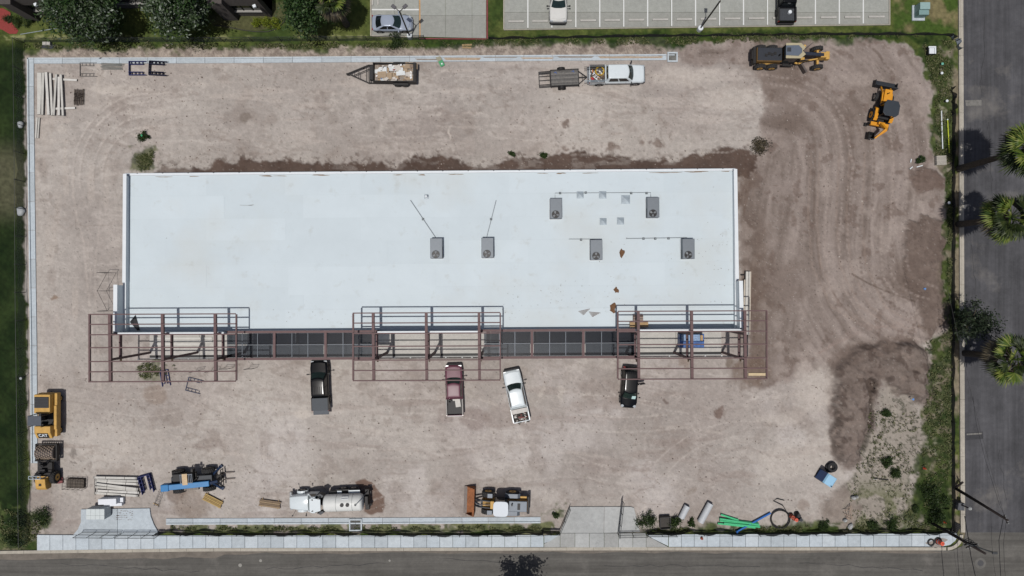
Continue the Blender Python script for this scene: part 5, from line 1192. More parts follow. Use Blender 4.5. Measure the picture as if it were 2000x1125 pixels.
for s_ in (-1, 1): MB().bar((2.1, s_ * .45 - .05, .75), (2.75, s_ * 1.15 - .05, .25), .22, .2).box((2.8, s_ * 1.2 - .05, .12), (.4, .35, .1), s_ * .6).build('stabiliser', P_dblue, th, .02)
b = MB().bar((3.1, -.85, .35), (3.1, .95, .35), .06, .1).bar((3.1, -.85, .9), (3.1, .95, .9), .08, .1)
for y in (-.85, -.4, .05, .5, .95): b.bar((3.1, y, .3), (3.1, y, .95), .08, .06)
b.build('carriage', M_blkmet, th)
for y in (-.3, .42): MB().bar((3.12, y, .1), (4.25, y, .1), .12, .05).bar((3.15, y, .08), (3.15, y, .9), .1, .06).build('fork', M_worn, th)
MB().bx(-1.0, .6, -1.0, -.62, .7, 1.05).build('tool_tray', mat('muddy_grey', (140, 132, 124), .9, 0, .4, 6), th)
MB().bx(.3, .5, 1.1, 1.45, 1.3, 1.9).build('mirror', M_blk, th)
# ---- water truck, heading west
c = W(638, 981, 1.6); wt = thing('water_truck', (c.x, c.y, 0), PI + .03, 'white water tank truck standing beside a wet patch on the south side', 'truck')
for s_ in (-1, 1):
    wheel(wt, (2.9, s_ * 1.02, .5), .5, .28, M_rim)
    for x in (-1.6, -2.75):
        wheel(wt, (x, s_ * .98, .5), .5, .5, M_rim)
    MB().lathe([(.55, -.16), (.62, -.16), (.62, .16), (.55, .16)], axis='Y', n=20, closed=True).build('fender', P_white, wt).location = (2.9, s_ * 1.0, .55)
    MB().bx(-3.3, -.9, s_ * .78, s_ * 1.2, 1.06, 1.12).build('mudguard', M_blk, wt)
MB().bx(-4.1, 3.9, -.42, .42, .6, .85).build('chassis', M_blkmet, wt)
MB().rings([[(x, y * k, z if z < 1.2 else z + dz) for y, z in ((-.85, .75), (.85, .75), (.9, 1.2), (.72, 1.6), (0, 1.66), (-.72, 1.6), (-.9, 1.2))] for x, k, dz in ((2.0, 1.08, .12), (3.2, .98, .03), (3.9, .86, -.08), (4.12, .8, -.22))]).build('hood', P_white, wt, .04, 2, smooth=True)
MB().bx(.95, 2.05, -1.0, 1.0, .75, 1.65).build('cab_lower', P_white, wt, .05)
cab(wt, P_white, .92, 2.1, 1.0, 1.55, 1.0, .88, 1.63, 2.5, .16, .02, 1)
MB().prism([(.4, -.62), (1.35, -.82), (1.6, -.7), (1.6, .7), (1.35, .82), (.4, .62)], 2.545, 2.62).build('cab_roof', P_white, wt, .03)
for s_ in (-1, 1): MB().prism([(1.2, s_ * .5), (1.45, s_ * .62), (1.2, s_ * .68)], 2.622, 2.63).build('roof_lamp', M_blk, wt)
MB().prism([(.85, -.95), (.92, -.95), (.5, -1.15), (.1, -.9), (.3, -.7)], 1.5, 2.3).prism([(.85, .95), (.92, .95), (.5, 1.15), (.1, .9), (.3, .7)], 1.5, 2.3).build('fairing', M_dgry, wt, .02)
MB().tube((.55, -.75, .8), (.55, -.75, 2.9), .08, 10).build('exhaust', M_chrome, wt)
R_ = .92
prof = [(.05, -4.05), (.6, -4.05), (.85, -3.95), (R_, -3.75), (R_, -.1), (.85, .1), (.6, .2), (.05, .22)]
MB().lathe(prof, c=(0, 0, 1.85), axis='X', n=28).build('tank', mat('tank_white', (224, 226, 223), .45, 0, .05, 2, spec=.3), wt, smooth=True)
for x in (-3.0, -1.25): MB().lathe([(R_ + .002, x - .03), (R_ + .012, x - .03), (R_ + .012, x + .03), (R_ + .002, x + .03)], c=(0, 0, 1.85), axis='X', n=28, closed=True).build('tank_band', mat('band_grey', (170, 174, 172), .5, .1, .1, 4), wt)
for x in (-1.95, -2.55): MB().lathe([(.22, 2.7), (.22, 2.84), (.05, 2.84)], c=(x, 0, 0), n=6).build('hatch', M_blk, wt)
MB().lathe([(.12, 2.7), (.12, 2.82), (.07, 2.82), (.07, 2.7)], c=(-3.4, .02, 0), n=16, closed=True).build('filler', M_dgry, wt)
MB().path([(-3.4, .05, 2.85), (-3.7, -.25, 2.9), (-4.1, -.6, 2.7), (-4.3, -.85, 2.0), (-4.35, -.9, 1.0)], .04, 6).build('fill_hose', M_gry, wt, smooth=True)
b = MB()
for y in (-.62, -.78): b.bar((-1.85, y, 2.62 - .12 * (y < -.7)), (-2.55, y, 2.62 - .12 * (y < -.7)), .04, .04)
for x in (-1.85, -2.55): b.bar((x, -.5, 2.65), (x, -.8, 2.5), .04, .04)
b.build('hand_rail', M_cap, wt)
MB().bx(-3.6, -2.35, -1.15, -.85, 1.25, 1.32).bx(-1.6, -1.1, -1.12, -.85, 1.25, 1.32).build('side_walk', P_white, wt); MB().bx(-1.0, -.2, -1.1, -.6, .9, 1.35).build('side_box', M_blk, wt, .03)
MB().bx(-4.55, -4.1, -1.15, 1.1, .6, 1.1).bx(-4.5, -4.15, -.5, .5, 1.1, 1.6).build('pump_gear', M_blkmet, wt, .03)
for s_ in (-1, 1): MB().lathe([(.14, 0), (.2, .12)], c=(-4.5, s_ * .7, .55), n=10).build('spray_head', M_blk, wt)
mirrors(wt, 2.15, 1.05, 1.85, M_blk, .16)
for s_ in (-1, 1): MB().bar((3.5, s_ * .85, 1.2), (3.7, s_ * 1.3, 1.75), .03, .03).box((3.7, s_ * 1.3, 1.78), (.12, .14, .1)).build('hood_mirror', M_blk, wt); MB().box((3.95, s_ * .68, 1.1), (.2, .25, .18)).build('headlight', M_head, wt, .02)
MB().bx(4.05, 4.3, -1.0, 1.0, .5, .8).build('front_bumper', M_chrome, wt, .04)
# ---- wheel loader, heading west
c = W(975, 982, .9); wl_ = thing('wheel_loader', (c.x, c.y, 0), PI - .03, 'wheel loader with rusty bucket and white cab roof beside the south gutter', 'loader')
for s_ in (-1, 1):
    lug_wheel(wl_, (1.25, s_ * .95, .72), .72, .52, P_yel); lug_wheel(wl_, (-1.45, s_ * .98, .72), .72, .52, P_yel)
    MB().xprism([(-2.3, 1.35), (-2.0, 1.55), (-1.0, 1.55), (-.6, 1.2), (-.7, 1.15), (-1.05, 1.48), (-1.98, 1.48), (-2.25, 1.3)], s_ * .72, s_ * 1.2).build('fender', M_gry, wl_, .02)
    MB().bx(.75, 1.3, s_ * .68, s_ * 1.15, 1.48, 1.55).build('front_fender', M_gry, wl_, .02)
MB().bx(-3.1, -.9, -.62, .62, .8, 1.85).build('engine_box', mat('loader_side', (134, 100, 48), .6, 0, .2, 3), wl_, .06)
MB().bx(-3.05, -1.0, -.58, .58, 1.86, 2.05).build('engine_hood', M_gry, wl_, .05); MB().bx(-2.3, -2.0, -.35, .35, 2.052, 2.08).build('vent', M_blk, wl_)
MB().bx(-3.35, -3.05, -.95, .95, .7, 1.5).build('counterweight', M_blkmet, wl_, .06); MB().bx(-3.0, -2.3, -.9, -.66, 1.1, 1.3).build('side_step', P_yel, wl_, .02)
MB().tube((-1.4, -.25, 2.05), (-1.4, -.25, 2.55), .08).build('exhaust', M_blk, wl_)
MB().bx(-.85, .45, -.7, .7, 1.1, 2.95).build('cab_glass', M_glass, wl_, .06)
b = MB()
for (x, y) in ((-.85, -.7), (-.85, .7), (.45, .7), (.45, -.7)): b.bar((x, y, 1.0), (x, y, 3.0), .1, .1)
b.build('cab_post', M_blkmet, wl_)
ps = []
for i in range(24):
    t = 2 * PI * i / 24; f = lambda v: math.copysign(abs(v) ** .45, v); ps.append((-.2 + .82 * f(math.cos(t)), .82 * f(math.sin(t))))
MB().prism(ps, 3.0, 3.12).build('cab_roof', mat('roof_white', (206, 214, 222), .5, 0, .03, 2), wl_, .03)
MB().bx(-.6, .9, -.5, .5, .6, 1.1).bx(.7, 1.9, -.42, .42, .6, 1.35).build('front_frame', P_yel, wl_, .04)
b = MB()
for s_ in (-1, 1): b.bar((.95, s_ * .36, 1.6), (2.1, s_ * .36, 1.35), .14, .3).bar((2.1, s_ * .36, 1.35), (2.9, s_ * .36, .55), .14, .26)
b.bar((1.9, -.4, 1.3), (1.9, .4, 1.3), .2, .2); b.build('lift_arm', M_dgry, wl_, .02)
MB().bx(.55, .95, -.42, .42, 1.1, 1.85).build('arm_tower', P_yel, wl_, .03)
b = MB(); hyd(b, (.8, 0, 1.75), (2.2, 0, 1.65), .08); hyd(b, (.7, .36, 1.0), (1.9, .36, 1.15), .07); hyd(b, (.7, -.36, 1.0), (1.9, -.36, 1.15), .07); b.build('cylinder', M_worn, wl_)
MB().bar((2.15, 0, 1.75), (2.6, 0, .9), .12, .2).build('bell_crank', M_gry, wl_)
MB().xprism([(2.75, 1.25), (2.68, .3), (2.85, .08), (3.85, .04), (3.85, .1), (2.95, .18), (2.82, .35), (2.95, 1.22)], -1.5, 1.5).build('bucket', M_rust, wl_)
for s_ in (-1, 1): MB().add([(2.75, s_ * 1.5, 1.2), (2.7, s_ * 1.5, .3), (2.9, s_ * 1.5, .08), (3.8, s_ * 1.5, .06), (3.3, s_ * 1.5, .75), (2.75, s_ * 1.53, 1.2), (2.7, s_ * 1.53, .3), (2.9, s_ * 1.53, .08), (3.8, s_ * 1.53, .06), (3.3, s_ * 1.53, .75)],
                           [(0, 1, 2, 3, 4), (9, 8, 7, 6, 5), (0, 4, 9, 5), (4, 3, 8, 9), (3, 2, 7, 8), (2, 1, 6, 7), (1, 0, 5, 6)]).build('bucket_cheek', M_rust, wl_)
MB().bx(3.6, 3.95, -1.5, 1.5, .1, .125).build('cutting_edge', M_worn, wl_)
# ---- dump trailer
c = W(757, 143, .9); dt = thing('dump_trailer', (c.x, c.y, 0), -.012, 'black dump trailer heaped with white debris on the north side', 'trailer')
DL, DW = 4.55, 2.05; x0 = -1.55; x1 = x0 + DL
MB().bx(x0, x1, -DW / 2, DW / 2, .62, .7).build('bed_floor', M_blkmet, dt)
b = MB()
for s_ in (-1, 1): b.bx(x0, x1, s_ * DW / 2, s_ * (DW / 2 - .08), .7, 1.35)
b.bx(x0, x0 + .08, -DW / 2, DW / 2, .7, 1.4).build('side_wall', M_blkmet, dt, .01, 1)
MB().bx(x1 - .12, x1 + .18, -DW / 2 - .05, DW / 2 + .05, .62, 1.4).build('tail_gate', M_blkmet, dt, .02)
b = MB()
for s_ in (-1, 1): b.bar((x0 - .6, s_ * .98, .5), (x1, s_ * .98, .5), .1, .18)
b.build('chassis_rail', M_blkmet, dt)
b = MB().bar((x0 - .6, 1.0, .5), (x0 - 2.9, .0, .55), .12, .14).bar((x0 - .6, -1.0, .5), (x0 - 2.9, 0, .55), .12, .14).bar((x0 - .5, -1.0, .5), (x0 - .5, 1.0, .5), .1, .12).bar((x0 - .85, -.85, .5), (x0 - .85, .85, .5), .06, .08)
b.bar((x0 - 1.7, -.5, .52), (x0 - 1.7, .25, .52), .06, .08).bar((x0 - 2.4, -.2, .54), (x0 - 2.4, .2, .54), .06, .08).bar((x0 - .55, .55, .5), (x0 - 2.3, -.2, .53), .07, .08); b.build('tongue', M_blkmet, dt)
MB().box((x0 - 2.95, -.05, .5), (.22, .16, .4)).build('coupler', M_blkmet, dt); MB().bx(x0 - .45, x0 - .05, -.75, .8, .5, 1.0).build('pump_box', M_blk, dt, .04)
for s_ in (-1, 1):
    for x in (1.05, 1.85): wheel(dt, (x, s_ * 1.16, .37), .37, .22, M_rimdark)
    MB().bx(.6, 2.3, s_ * 1.03, s_ * 1.28, .78, .82).build('fender', M_blkmet, dt, .02)
db = thing('debris_heap', dt.location + Vector((.7, 0, .72)), 0, 'white and tan board scraps filling the black dump trailer', 'debris', kind='stuff')
rnd = random.Random(21)
for ci, (cc, n_, smin, smax) in enumerate([((222, 226, 226), 9, .5, 1.1), ((168, 148, 124), 12, .8, 1.4), ((204, 198, 190), 16, .3, .9), ((134, 118, 106), 18, .1, .5), ((90, 86, 84), 18, .08, .35), ((196, 160, 70), 5, .06, .16), ((150, 60, 60), 4, .08, .25), ((110, 130, 170), 5, .1, .3), ((235, 236, 236), 20, .1, .45)]):
    b = MB()
    for q in range(n_): b.box((rnd.uniform(-1.95, 2.0), rnd.uniform(-.82, .82), rnd.uniform(.2, .5)), (rnd.uniform(smin, smax), rnd.uniform(smin, smax) * .6, .03), rnd.choice([0, 0, .1, rnd.uniform(0, 3)]), rnd.uniform(-.3, .3))
    b.build('scrap', mat('debris_%d' % ci, cc, .85, 0, .12, 5), db)['kind'] = 'stuff'
MB().bx(-2.1, 2.15, -.93, .93, 0, .18).build('scrap', mat('debris_base', (150, 140, 130), .9, 0, .35, 7, .3), db)['kind'] = 'stuff'
# ================================================================ VEGETATION
def leafmat(name, cols, trans=.25, rough=.55):
    m = bpy.data.materials.new(name); m.use_nodes = True; n = m.node_tree.nodes; l = m.node_tree.links; b = n['Principled BSDF']
    g = n.new('ShaderNodeNewGeometry'); r = n.new('ShaderNodeValToRGB'); el = r.color_ramp.elements
    while len(el) < len(cols): el.new(.5)
    for k, c in enumerate(cols): el[k].position = k / max(1, len(cols) - 1) if k < len(cols) - 1 else 1; el[k].color = lin(c) + [1]
    l.new(g.outputs['Random Per Island'], r.inputs[0]); l.new(r.outputs[0], b.inputs['Base Color'])
    b.inputs['Roughness'].default_value = rough; b.inputs['Specular IOR Level'].default_value = .3
    if trans:
        t = n.new('ShaderNodeBsdfTranslucent'); l.new(r.outputs[0], t.inputs[0]); x = n.new('ShaderNodeMixShader'); x.inputs[0].default_value = trans
        l.new(b.outputs[0], x.inputs[1]); l.new(t.outputs[0], x.inputs[2]); l.new(x.outputs[0], n['Material Output'].inputs[0])
    MATS[name] = m; return m
M_oak = leafmat('oak_leaf', [(30, 44, 22), (48, 68, 34), (62, 82, 46), (84, 98, 72), (150, 160, 146)], .15, .45)
M_oak2 = leafmat('oak_leaf_green', [(26, 44, 20), (44, 70, 32), (58, 86, 40), (88, 106, 66)], .2)
M_dkleaf = leafmat('dark_leaf', [(18, 28, 17), (30, 44, 27), (46, 60, 40), (74, 84, 62)], .15)
M_lime = leafmat('lime_leaf', [(70, 86, 18), (118, 132, 36), (150, 160, 54)], .2); M_bush = leafmat('bush_leaf', [(28, 44, 18), (46, 66, 28), (72, 90, 44)], .2)
M_weed = leafmat('weed_leaf', [(48, 62, 30), (76, 88, 46), (104, 108, 68), (134, 132, 96)], .2, .7)
M_palm = leafmat('palm_leaf', [(50, 74, 24), (84, 108, 38), (118, 132, 56), (150, 154, 84)], .25); M_palmd = leafmat('palm_leaf_dark', [(28, 40, 20), (46, 60, 28), (72, 82, 42)], .2); M_dead = leafmat('dead_frond', [(44, 40, 32), (74, 68, 54), (116, 106, 84)], .1)  # every other live palm frond takes the darker green
M_bark = mat('bark', (92, 82, 70), .95, 0, .35, 5, .6, 14)
def mesh_np(name, V, F4):
    me = bpy.data.meshes.new(name); V = np.asarray(V, 'f'); F4 = np.asarray(F4, 'i'); k = F4.shape[1]
    me.vertices.add(len(V)); me.vertices.foreach_set('co', V.ravel()); me.loops.add(F4.size); me.loops.foreach_set('vertex_index', F4.ravel())
    me.polygons.add(len(F4)); me.polygons.foreach_set('loop_start', np.arange(0, F4.size, k).astype('i')); me.update(calc_edges=True); return me
def leaves(centres, size, seed, tilt=.8):
    """one diamond shaped leaf per centre"""
    r = np.random.RandomState(seed); n = len(centres); c = np.asarray(centres)
    nrm = np.stack([r.normal(0, tilt, n), r.normal(0, tilt, n), np.abs(r.normal(.8, .4, n))], 1); nrm /= np.linalg.norm(nrm, axis=1)[:, None]
    a = np.cross(nrm, r.normal(0, 1, (n, 3))); a /= np.linalg.norm(a, axis=1)[:, None]; b = np.cross(nrm, a)
    s = (size * r.uniform(.6, 1.4, n))[:, None]
    V = np.stack([c - a * s, c + b * s * .45 + a * s * .1, c + a * s, c - b * s * .45 + a * s * .1], 1).reshape(-1, 3)
    return V, np.arange(4 * n).reshape(n, 4)
def crown_pts(r3, n, seed, clusters=60, spread=.16, hollow=.45):
    r = np.random.RandomState(seed); d = r.normal(0, 1, (clusters, 3)); d /= np.linalg.norm(d, axis=1)[:, None]
    rad = hollow + (1 - hollow) * r.rand(clusters) ** .6; lump = 1 + .18 * np.sin(3 * np.arctan2(d[:, 1], d[:, 0]) + seed) + .12 * r.normal(0, 1, clusters)
    cc = d * (rad * lump)[:, None]; k = r.randint(0, clusters, n); sp = spread * r.uniform(.6, 1.5, clusters)[k]
    p = cc[k] + r.normal(0, 1, (n, 3)) * sp[:, None]; return p * np.array(r3), cc * np.array(r3)
def tree(name, label, px, py, zc, r3, n, size, lm, seed, group=None, trunk_r=.2, cat='tree', clusters=70, lm2=None):
    c = W(px, py, zc); o = thing(name, (c.x, c.y, 0), 0, label, cat, group)
    P, cc = crown_pts(r3, n, seed, clusters); P[:, 2] += zc; V, F = leaves(P, size, seed + 1)
    link('crown', mesh_np('crown', V, F), lm, o)
    if lm2:
        P, _ = crown_pts([x * .97 for x in r3], n // 3, seed + 5, 14, .2); P[:, 2] += zc; V, F = leaves(P, size, seed + 2); link('crown', mesh_np('crown', V, F), lm2, o)
    b = MB(); top = zc - r3[2] * .35
    b.path([(0, 0, -.1), (.05, .03, top * .5), (0, .05, top)], [trunk_r * 1.3, trunk_r, trunk_r * .75], 9)
    for k in range(0, len(cc), max(1, len(cc) // 16)):
        q = Vector(cc[k]) * .8 + Vector((0, 0, zc)); st_ = Vector((0, .04, top * random.Random(seed + k).uniform(.6, 1))); b.path([st_, (st_ + q) / 2 + Vector((0, 0, .2)), q], [trunk_r * .45, trunk_r * .28, .03], 5)
    b.build('trunk', M_bark, o, smooth=True); return o
def bush(label, px, py, r, n, lm, seed, h=None, name='bush', size=.09, z=0, group=None):
    h = h or r; c = W(px, py, h * .7); o = thing(name, (c.x, c.y, z), 0, label, 'bush', group)
    P, cc = crown_pts((r, r, h * .75), n, seed, max(10, int(30 * r)), .22, .3); P[:, 2] = np.abs(P[:, 2] + h * .5); V, F = leaves(P, size, seed + 3)
    link('foliage', mesh_np('foliage', V, F), lm, o)
    b = MB()
    for k in range(5): b.path([(0, 0, 0), (cc[k][0] * .4, cc[k][1] * .4, h * .3), (cc[k][0] * .8, cc[k][1] * .8, h * .7)], [.04, .03, .012], 5)
    b.build('stem', M_bark, o); return o
G_top = 'trees along the north west lawn'
tree('shade_tree', 'large oak with pale flecked leaves, leftmost along the office', 160, 13, 5.2, (3.1, 3.0, 2.2), 9500, .17, M_oak, 3, G_top, lm2=M_oak2)
tree('shade_tree', 'large oak with pale flecked leaves, middle of the three by the office', 343, 7, 5.2, (3.0, 2.9, 2.2), 9500, .17, M_oak, 8, G_top, lm2=M_oak2)
tree('shade_tree', 'dense green oak over a small red mulch bed near the car park', 598, 0, 4.8, (2.7, 2.7, 2.1), 8000, .17, M_oak2, 14, G_top)
tree('street_tree', 'dark round tree on the verge between the palms of the east road', 1904, 630, 3.4, (1.9, 1.8, 1.4), 3600, .13, M_dkleaf, 21, None, .12)
tree('street_tree', 'tree just south of the street throwing its leafy shadow onto the asphalt', 1014, 1178, 4.6, (2.5, 2.2, 1.6), 2600, .2, M_dkleaf, 25, None, .15, clusters=26)
def palm(label, bx_, by_, z, R, seed, n=40, dead=20, deadonly=False, group='fan palms on the east verge'):
    rnd = random.Random(seed); p = W(bx_, by_, 0); o = thing('fan_palm', p, rnd.uniform(0, 3), label, 'palm', group)
    r0 = .3; pts = []; rr = []
    for k in range(15): t = k / 14; pts.append((.1 * math.sin(2 * t), .08 * math.sin(3 * t), -.1 + (z + .1) * t)); rr.append(r0 * (1.25 - .55 * t) * (1 + .06 * (k % 2)))
    MB().path(pts, rr, 10).build('trunk', mat('palm_bark', (84, 76, 66), .95, 0, .35, 6, .8, 10), o, smooth=False)
    def fan(b, az_, el, L_, pet, droop):
        ca, sa = math.cos(az_), math.sin(az_); ce, se = math.cos(el), math.sin(el); d = Vector((ca * ce, sa * ce, se)); sd = Vector((-sa, ca, 0)); up = sd.cross(d)
        s0 = Vector((pts[-1][0], pts[-1][1], z)); e0 = s0 + d * pet; nb = 15
        b.add([s0 + sd * .03, s0 - sd * .03, e0 - sd * .02, e0 + sd * .02], [(0, 1, 2, 3)]); 
        vs, fs = [], []
        for i in range(nb):
            a = (i / (nb - 1) - .5) * 2.5 + rnd.uniform(-.04, .04); q = d * math.cos(a) + sd * math.sin(a); q = (q + up * .12 * math.cos(a)).normalized(); Lb = L_ * (.72 + .28 * math.cos(a)) * rnd.uniform(.9, 1.08)
            mid = e0 + q * Lb * .6 - Vector((0, 0, droop * .25)); tip = e0 + q * Lb - Vector((0, 0, droop * rnd.uniform(.7, 1.3))); wv = (sd * math.cos(a) - d * math.sin(a)) * .085
            k0 = len(vs); vs += [e0, mid + wv, tip, mid - wv]; fs.append((k0, k0 + 1, k0 + 2, k0 + 3))
        b.add(vs, fs)
    live = [MB(), MB()]; dd = MB()
    if not deadonly:
        for k in range(n): fan(live[k % 2], rnd.uniform(0, 2 * PI), math.radians(rnd.uniform(-25, 75)), R * .52 * rnd.uniform(.8, 1.15), R * .5 * rnd.uniform(.8, 1.1), rnd.uniform(.1, .5))
        for k in (0, 1): link('live_frond', live[k].mesh('live_frond'), (M_palm, M_palmd)[k], o)
    for k in range(dead): fan(dd, rnd.uniform(0, 2 * PI), math.radians(rnd.uniform(-60, -10) if not deadonly else rnd.uniform(-35, 55)), R * .55, R * .4, rnd.uniform(.3, .8))
    link('dead_frond', dd.mesh('dead_frond'), M_dead, o); return o
palm('tall fan palm, northernmost over the east road', 1873, 330, 10.4, 3.0, 1); palm('fan palm over the east road, middle of the three', 1872, 438, 8.1, 2.9, 2); palm('fan palm over the east road, southernmost beside the round tree', 1884, 690, 7.2, 2.8, 3, 30, 26)
palm('shaggy palm with dry olive fronds between the oak and the car park', 677, 48, 6.6, 2.2, 4, 12, 26, group='palm by the car park')
# shrubs
for k, (x, lb) in enumerate([(500, 'left of three'), (519, 'middle of three'), (536, 'right of three')]): bush('round yellow green shrub, %s by the office corner' % lb, x, 42, .55, 1500, M_lime, 40 + k, .7, 'clipped_shrub', .06, group='yellow green shrubs')
for k, (x, y, r, lb) in enumerate([(13, 37, .4, 'small dark round shrub at the far left on the red mulch'), (31, 40, .62, 'larger green shrub beside the red mulch bed'), (52, 41, .5, 'olive shrub nearest the office wall')]): bush(lb, x, y, r, 800, M_bush if k < 2 else M_lime if False else M_bush, 50 + k, r * 1.2, 'clipped_shrub', .06)
B = [(278, 267, .5, .4, 'dark bush beside a green pipe north west of the building'), (1264, 1019, .95, .8, 'leafy bush left of the black bin by the gate'), (1318, 1018, .7, .7, 'leafy bush right of the black bin by the gate'),
     (1732, 904, .5, .4, 'round green bush on the pale gravel, upper left'), (1751, 925, .6, .45, 'green bush on the pale gravel beside the dark scrap'), (1733, 807, .45, .3, 'small green weed clump in the middle of the pale gravel'), (1742, 1026, .7, .5, 'bush at the south fence, right of centre'),
     (1706, 1027, .6, .45, 'bush at the south fence, left of the larger one'), (1608, 1030, .6, .45, 'bush at the south fence behind the black coil'), (1820, 960, .9, .8, 'tall weeds heap in the south east corner, upper'), (1835, 985, 1.1, .9, 'tall weeds heap in the south east corner, middle'), (1828, 1010, .9, .7, 'tall weeds heap in the south east corner, lower'),
     (1790, 995, .4, .35, 'lone green tuft on the gravel near the corner pole'), (30, 1020, 1.0, .7, 'bushy weeds at the south west corner outside the fence'), (22, 1055, .9, .6, 'bushy weeds beside the street at the south west corner'), (80, 1010, .9, .5, 'bushy weeds just inside the south west corner'), (1797, 312, .45, .35, 'small green bush near the wooden pallet'), (775, 78, .8, .6, 'dark green bush below the silver sedan'),
     (1085, 1008, .35, .3, 'little green bush left of the east gate'), (1350, 1022, .4, .3, 'small green tuft right of the pale pipes'), (1000, 300, .3, .25, 'tiny green weed at the damp strip, left'), (1063, 302, .35, .3, 'tiny green weed at the damp strip, right'), (1483, 287, .85, .22, 'grey green wilted brush at the north east building corner')]
for k, (x, y, r, h_, lb) in enumerate(B): bush(lb, x, y, r, int(500 + 900 * r), M_bush if k != 22 else M_dead, 60 + k, h_, 'bush', .08)
# weeds and stones too many to count
def scatter(polys, n, seed):
    r = random.Random(seed); out = []
    for poly, wgt in polys:
        xs_ = [p[0] for p in poly]; ys_ = [p[1] for p in poly]; X = np.array([r.uniform(min(xs_), max(xs_)) for _ in range(int(n * wgt))]); Y = np.array([r.uniform(min(ys_), max(ys_)) for _ in range(int(n * wgt))])
        k = (sdist(X, Y, poly) < -3 + 8 * (fbm(X, Y, 12, 3, 2) - .5)) & (fbm(X, Y, 26, 131, 4) > .47); out += list(zip(X[k], Y[k]))
    return out
wp = scatter([([(1800, 80), (1860, 75), (1860, 320), (1826, 310), (1822, 180)], 1.0), ([(1846, 340), (1862, 320), (1862, 700), (1850, 640)], .6), ([(1806, 665), (1862, 640), (1862, 1038), (1690, 1040), (1790, 985), (1800, 840)], 1.9), ([(1690, 800), (1800, 800), (1790, 1000), (1650, 1036)], .45),
              ([(330, 1027), (1060, 1026), (1060, 1038), (330, 1038)], .9), ([(1255, 1030), (1700, 1024), (1700, 1042), (1255, 1042)], .9), ([(45, 84), (840, 82), (840, 95), (50, 98)], 1.2), ([(830, 76), (1300, 68), (1480, 62), (1860, 70), (1500, 80), (1320, 90), (830, 92)], 1.8), ([(0, 990), (100, 1010), (64, 1070), (0, 1070)], .5), ([(262, 292), (280, 285), (300, 290), (306, 310), (300, 330), (280, 336), (262, 330), (256, 312)], .26), ([(272, 300), (290, 296), (296, 318), (276, 322)], .12), ([(268, 716), (284, 705), (306, 708), (318, 720), (312, 738), (290, 746), (272, 738)], .16), ([(300, 700), (340, 708), (352, 730), (320, 752)], .08)], 2600, 5)
r = np.random.RandomState(9); cs = []
for (x, y) in wp:
    p = W(x, y); h_ = r.uniform(.03, .2)
    for q in range(4): cs.append((p.x + r.normal(0, .08), p.y + r.normal(0, .08), h_ * r.uniform(.4, 1.1)))
V, F = leaves(cs, .085, 4, .6); o = link('weeds', mesh_np('weeds', V, F), M_weed); tag(o, 'low scattered weeds and grass tufts along the edges of the lot', 'weeds', kind='stuff')
sp_ = scatter([([(1320, 90), (1790, 90), (1830, 330), (1845, 640), (1620, 720), (1450, 730), (1445, 340), (1490, 200)], .5), ([(1616, 715), (1790, 660), (1818, 775), (1740, 760), (1700, 830), (1650, 910)], .3), ([(1700, 780), (1795, 795), (1790, 1000), (1650, 1036)], .35), ([(70, 125), (1300, 125), (1440, 300), (250, 320)], .4), ([(70, 720), (1600, 750), (1600, 1000), (320, 1000), (100, 960)], .5), ([(60, 98), (1300, 92), (1300, 106), (60, 111)], .7), ([(300, 305), (1440, 290), (1440, 328), (300, 336)], .25)], 2600, 6)
b = MB(); rr = random.Random(3)
for (x, y) in sp_:
    p = W(x, y); s_ = rr.choice([.03, .04, .05, .06, .09]); a = rr.uniform(0, 3)
    vs = [(p.x + s_ * rr.uniform(.7, 1.3) * math.cos(a + t), p.y + s_ * rr.uniform(.7, 1.3) * math.sin(a + t), -.05) for t in (0, 1.6, 3.1, 4.7)] + [(p.x + rr.uniform(-.3, .3) * s_, p.y + rr.uniform(-.3, .3) * s_, s_ * rr.uniform(.4, 1))]
    b.add(vs, [(0, 1, 4), (1, 2, 4), (2, 3, 4), (3, 0, 4)])
o = link('stones', mesh_np('stones', b.v, b.f), leafmat('stone', [(96, 84, 78), (130, 118, 110), (160, 150, 142), (190, 182, 174)], 0, .95)); tag(o, 'loose stones and clods strewn over the dirt lot', 'stones', kind='stuff')
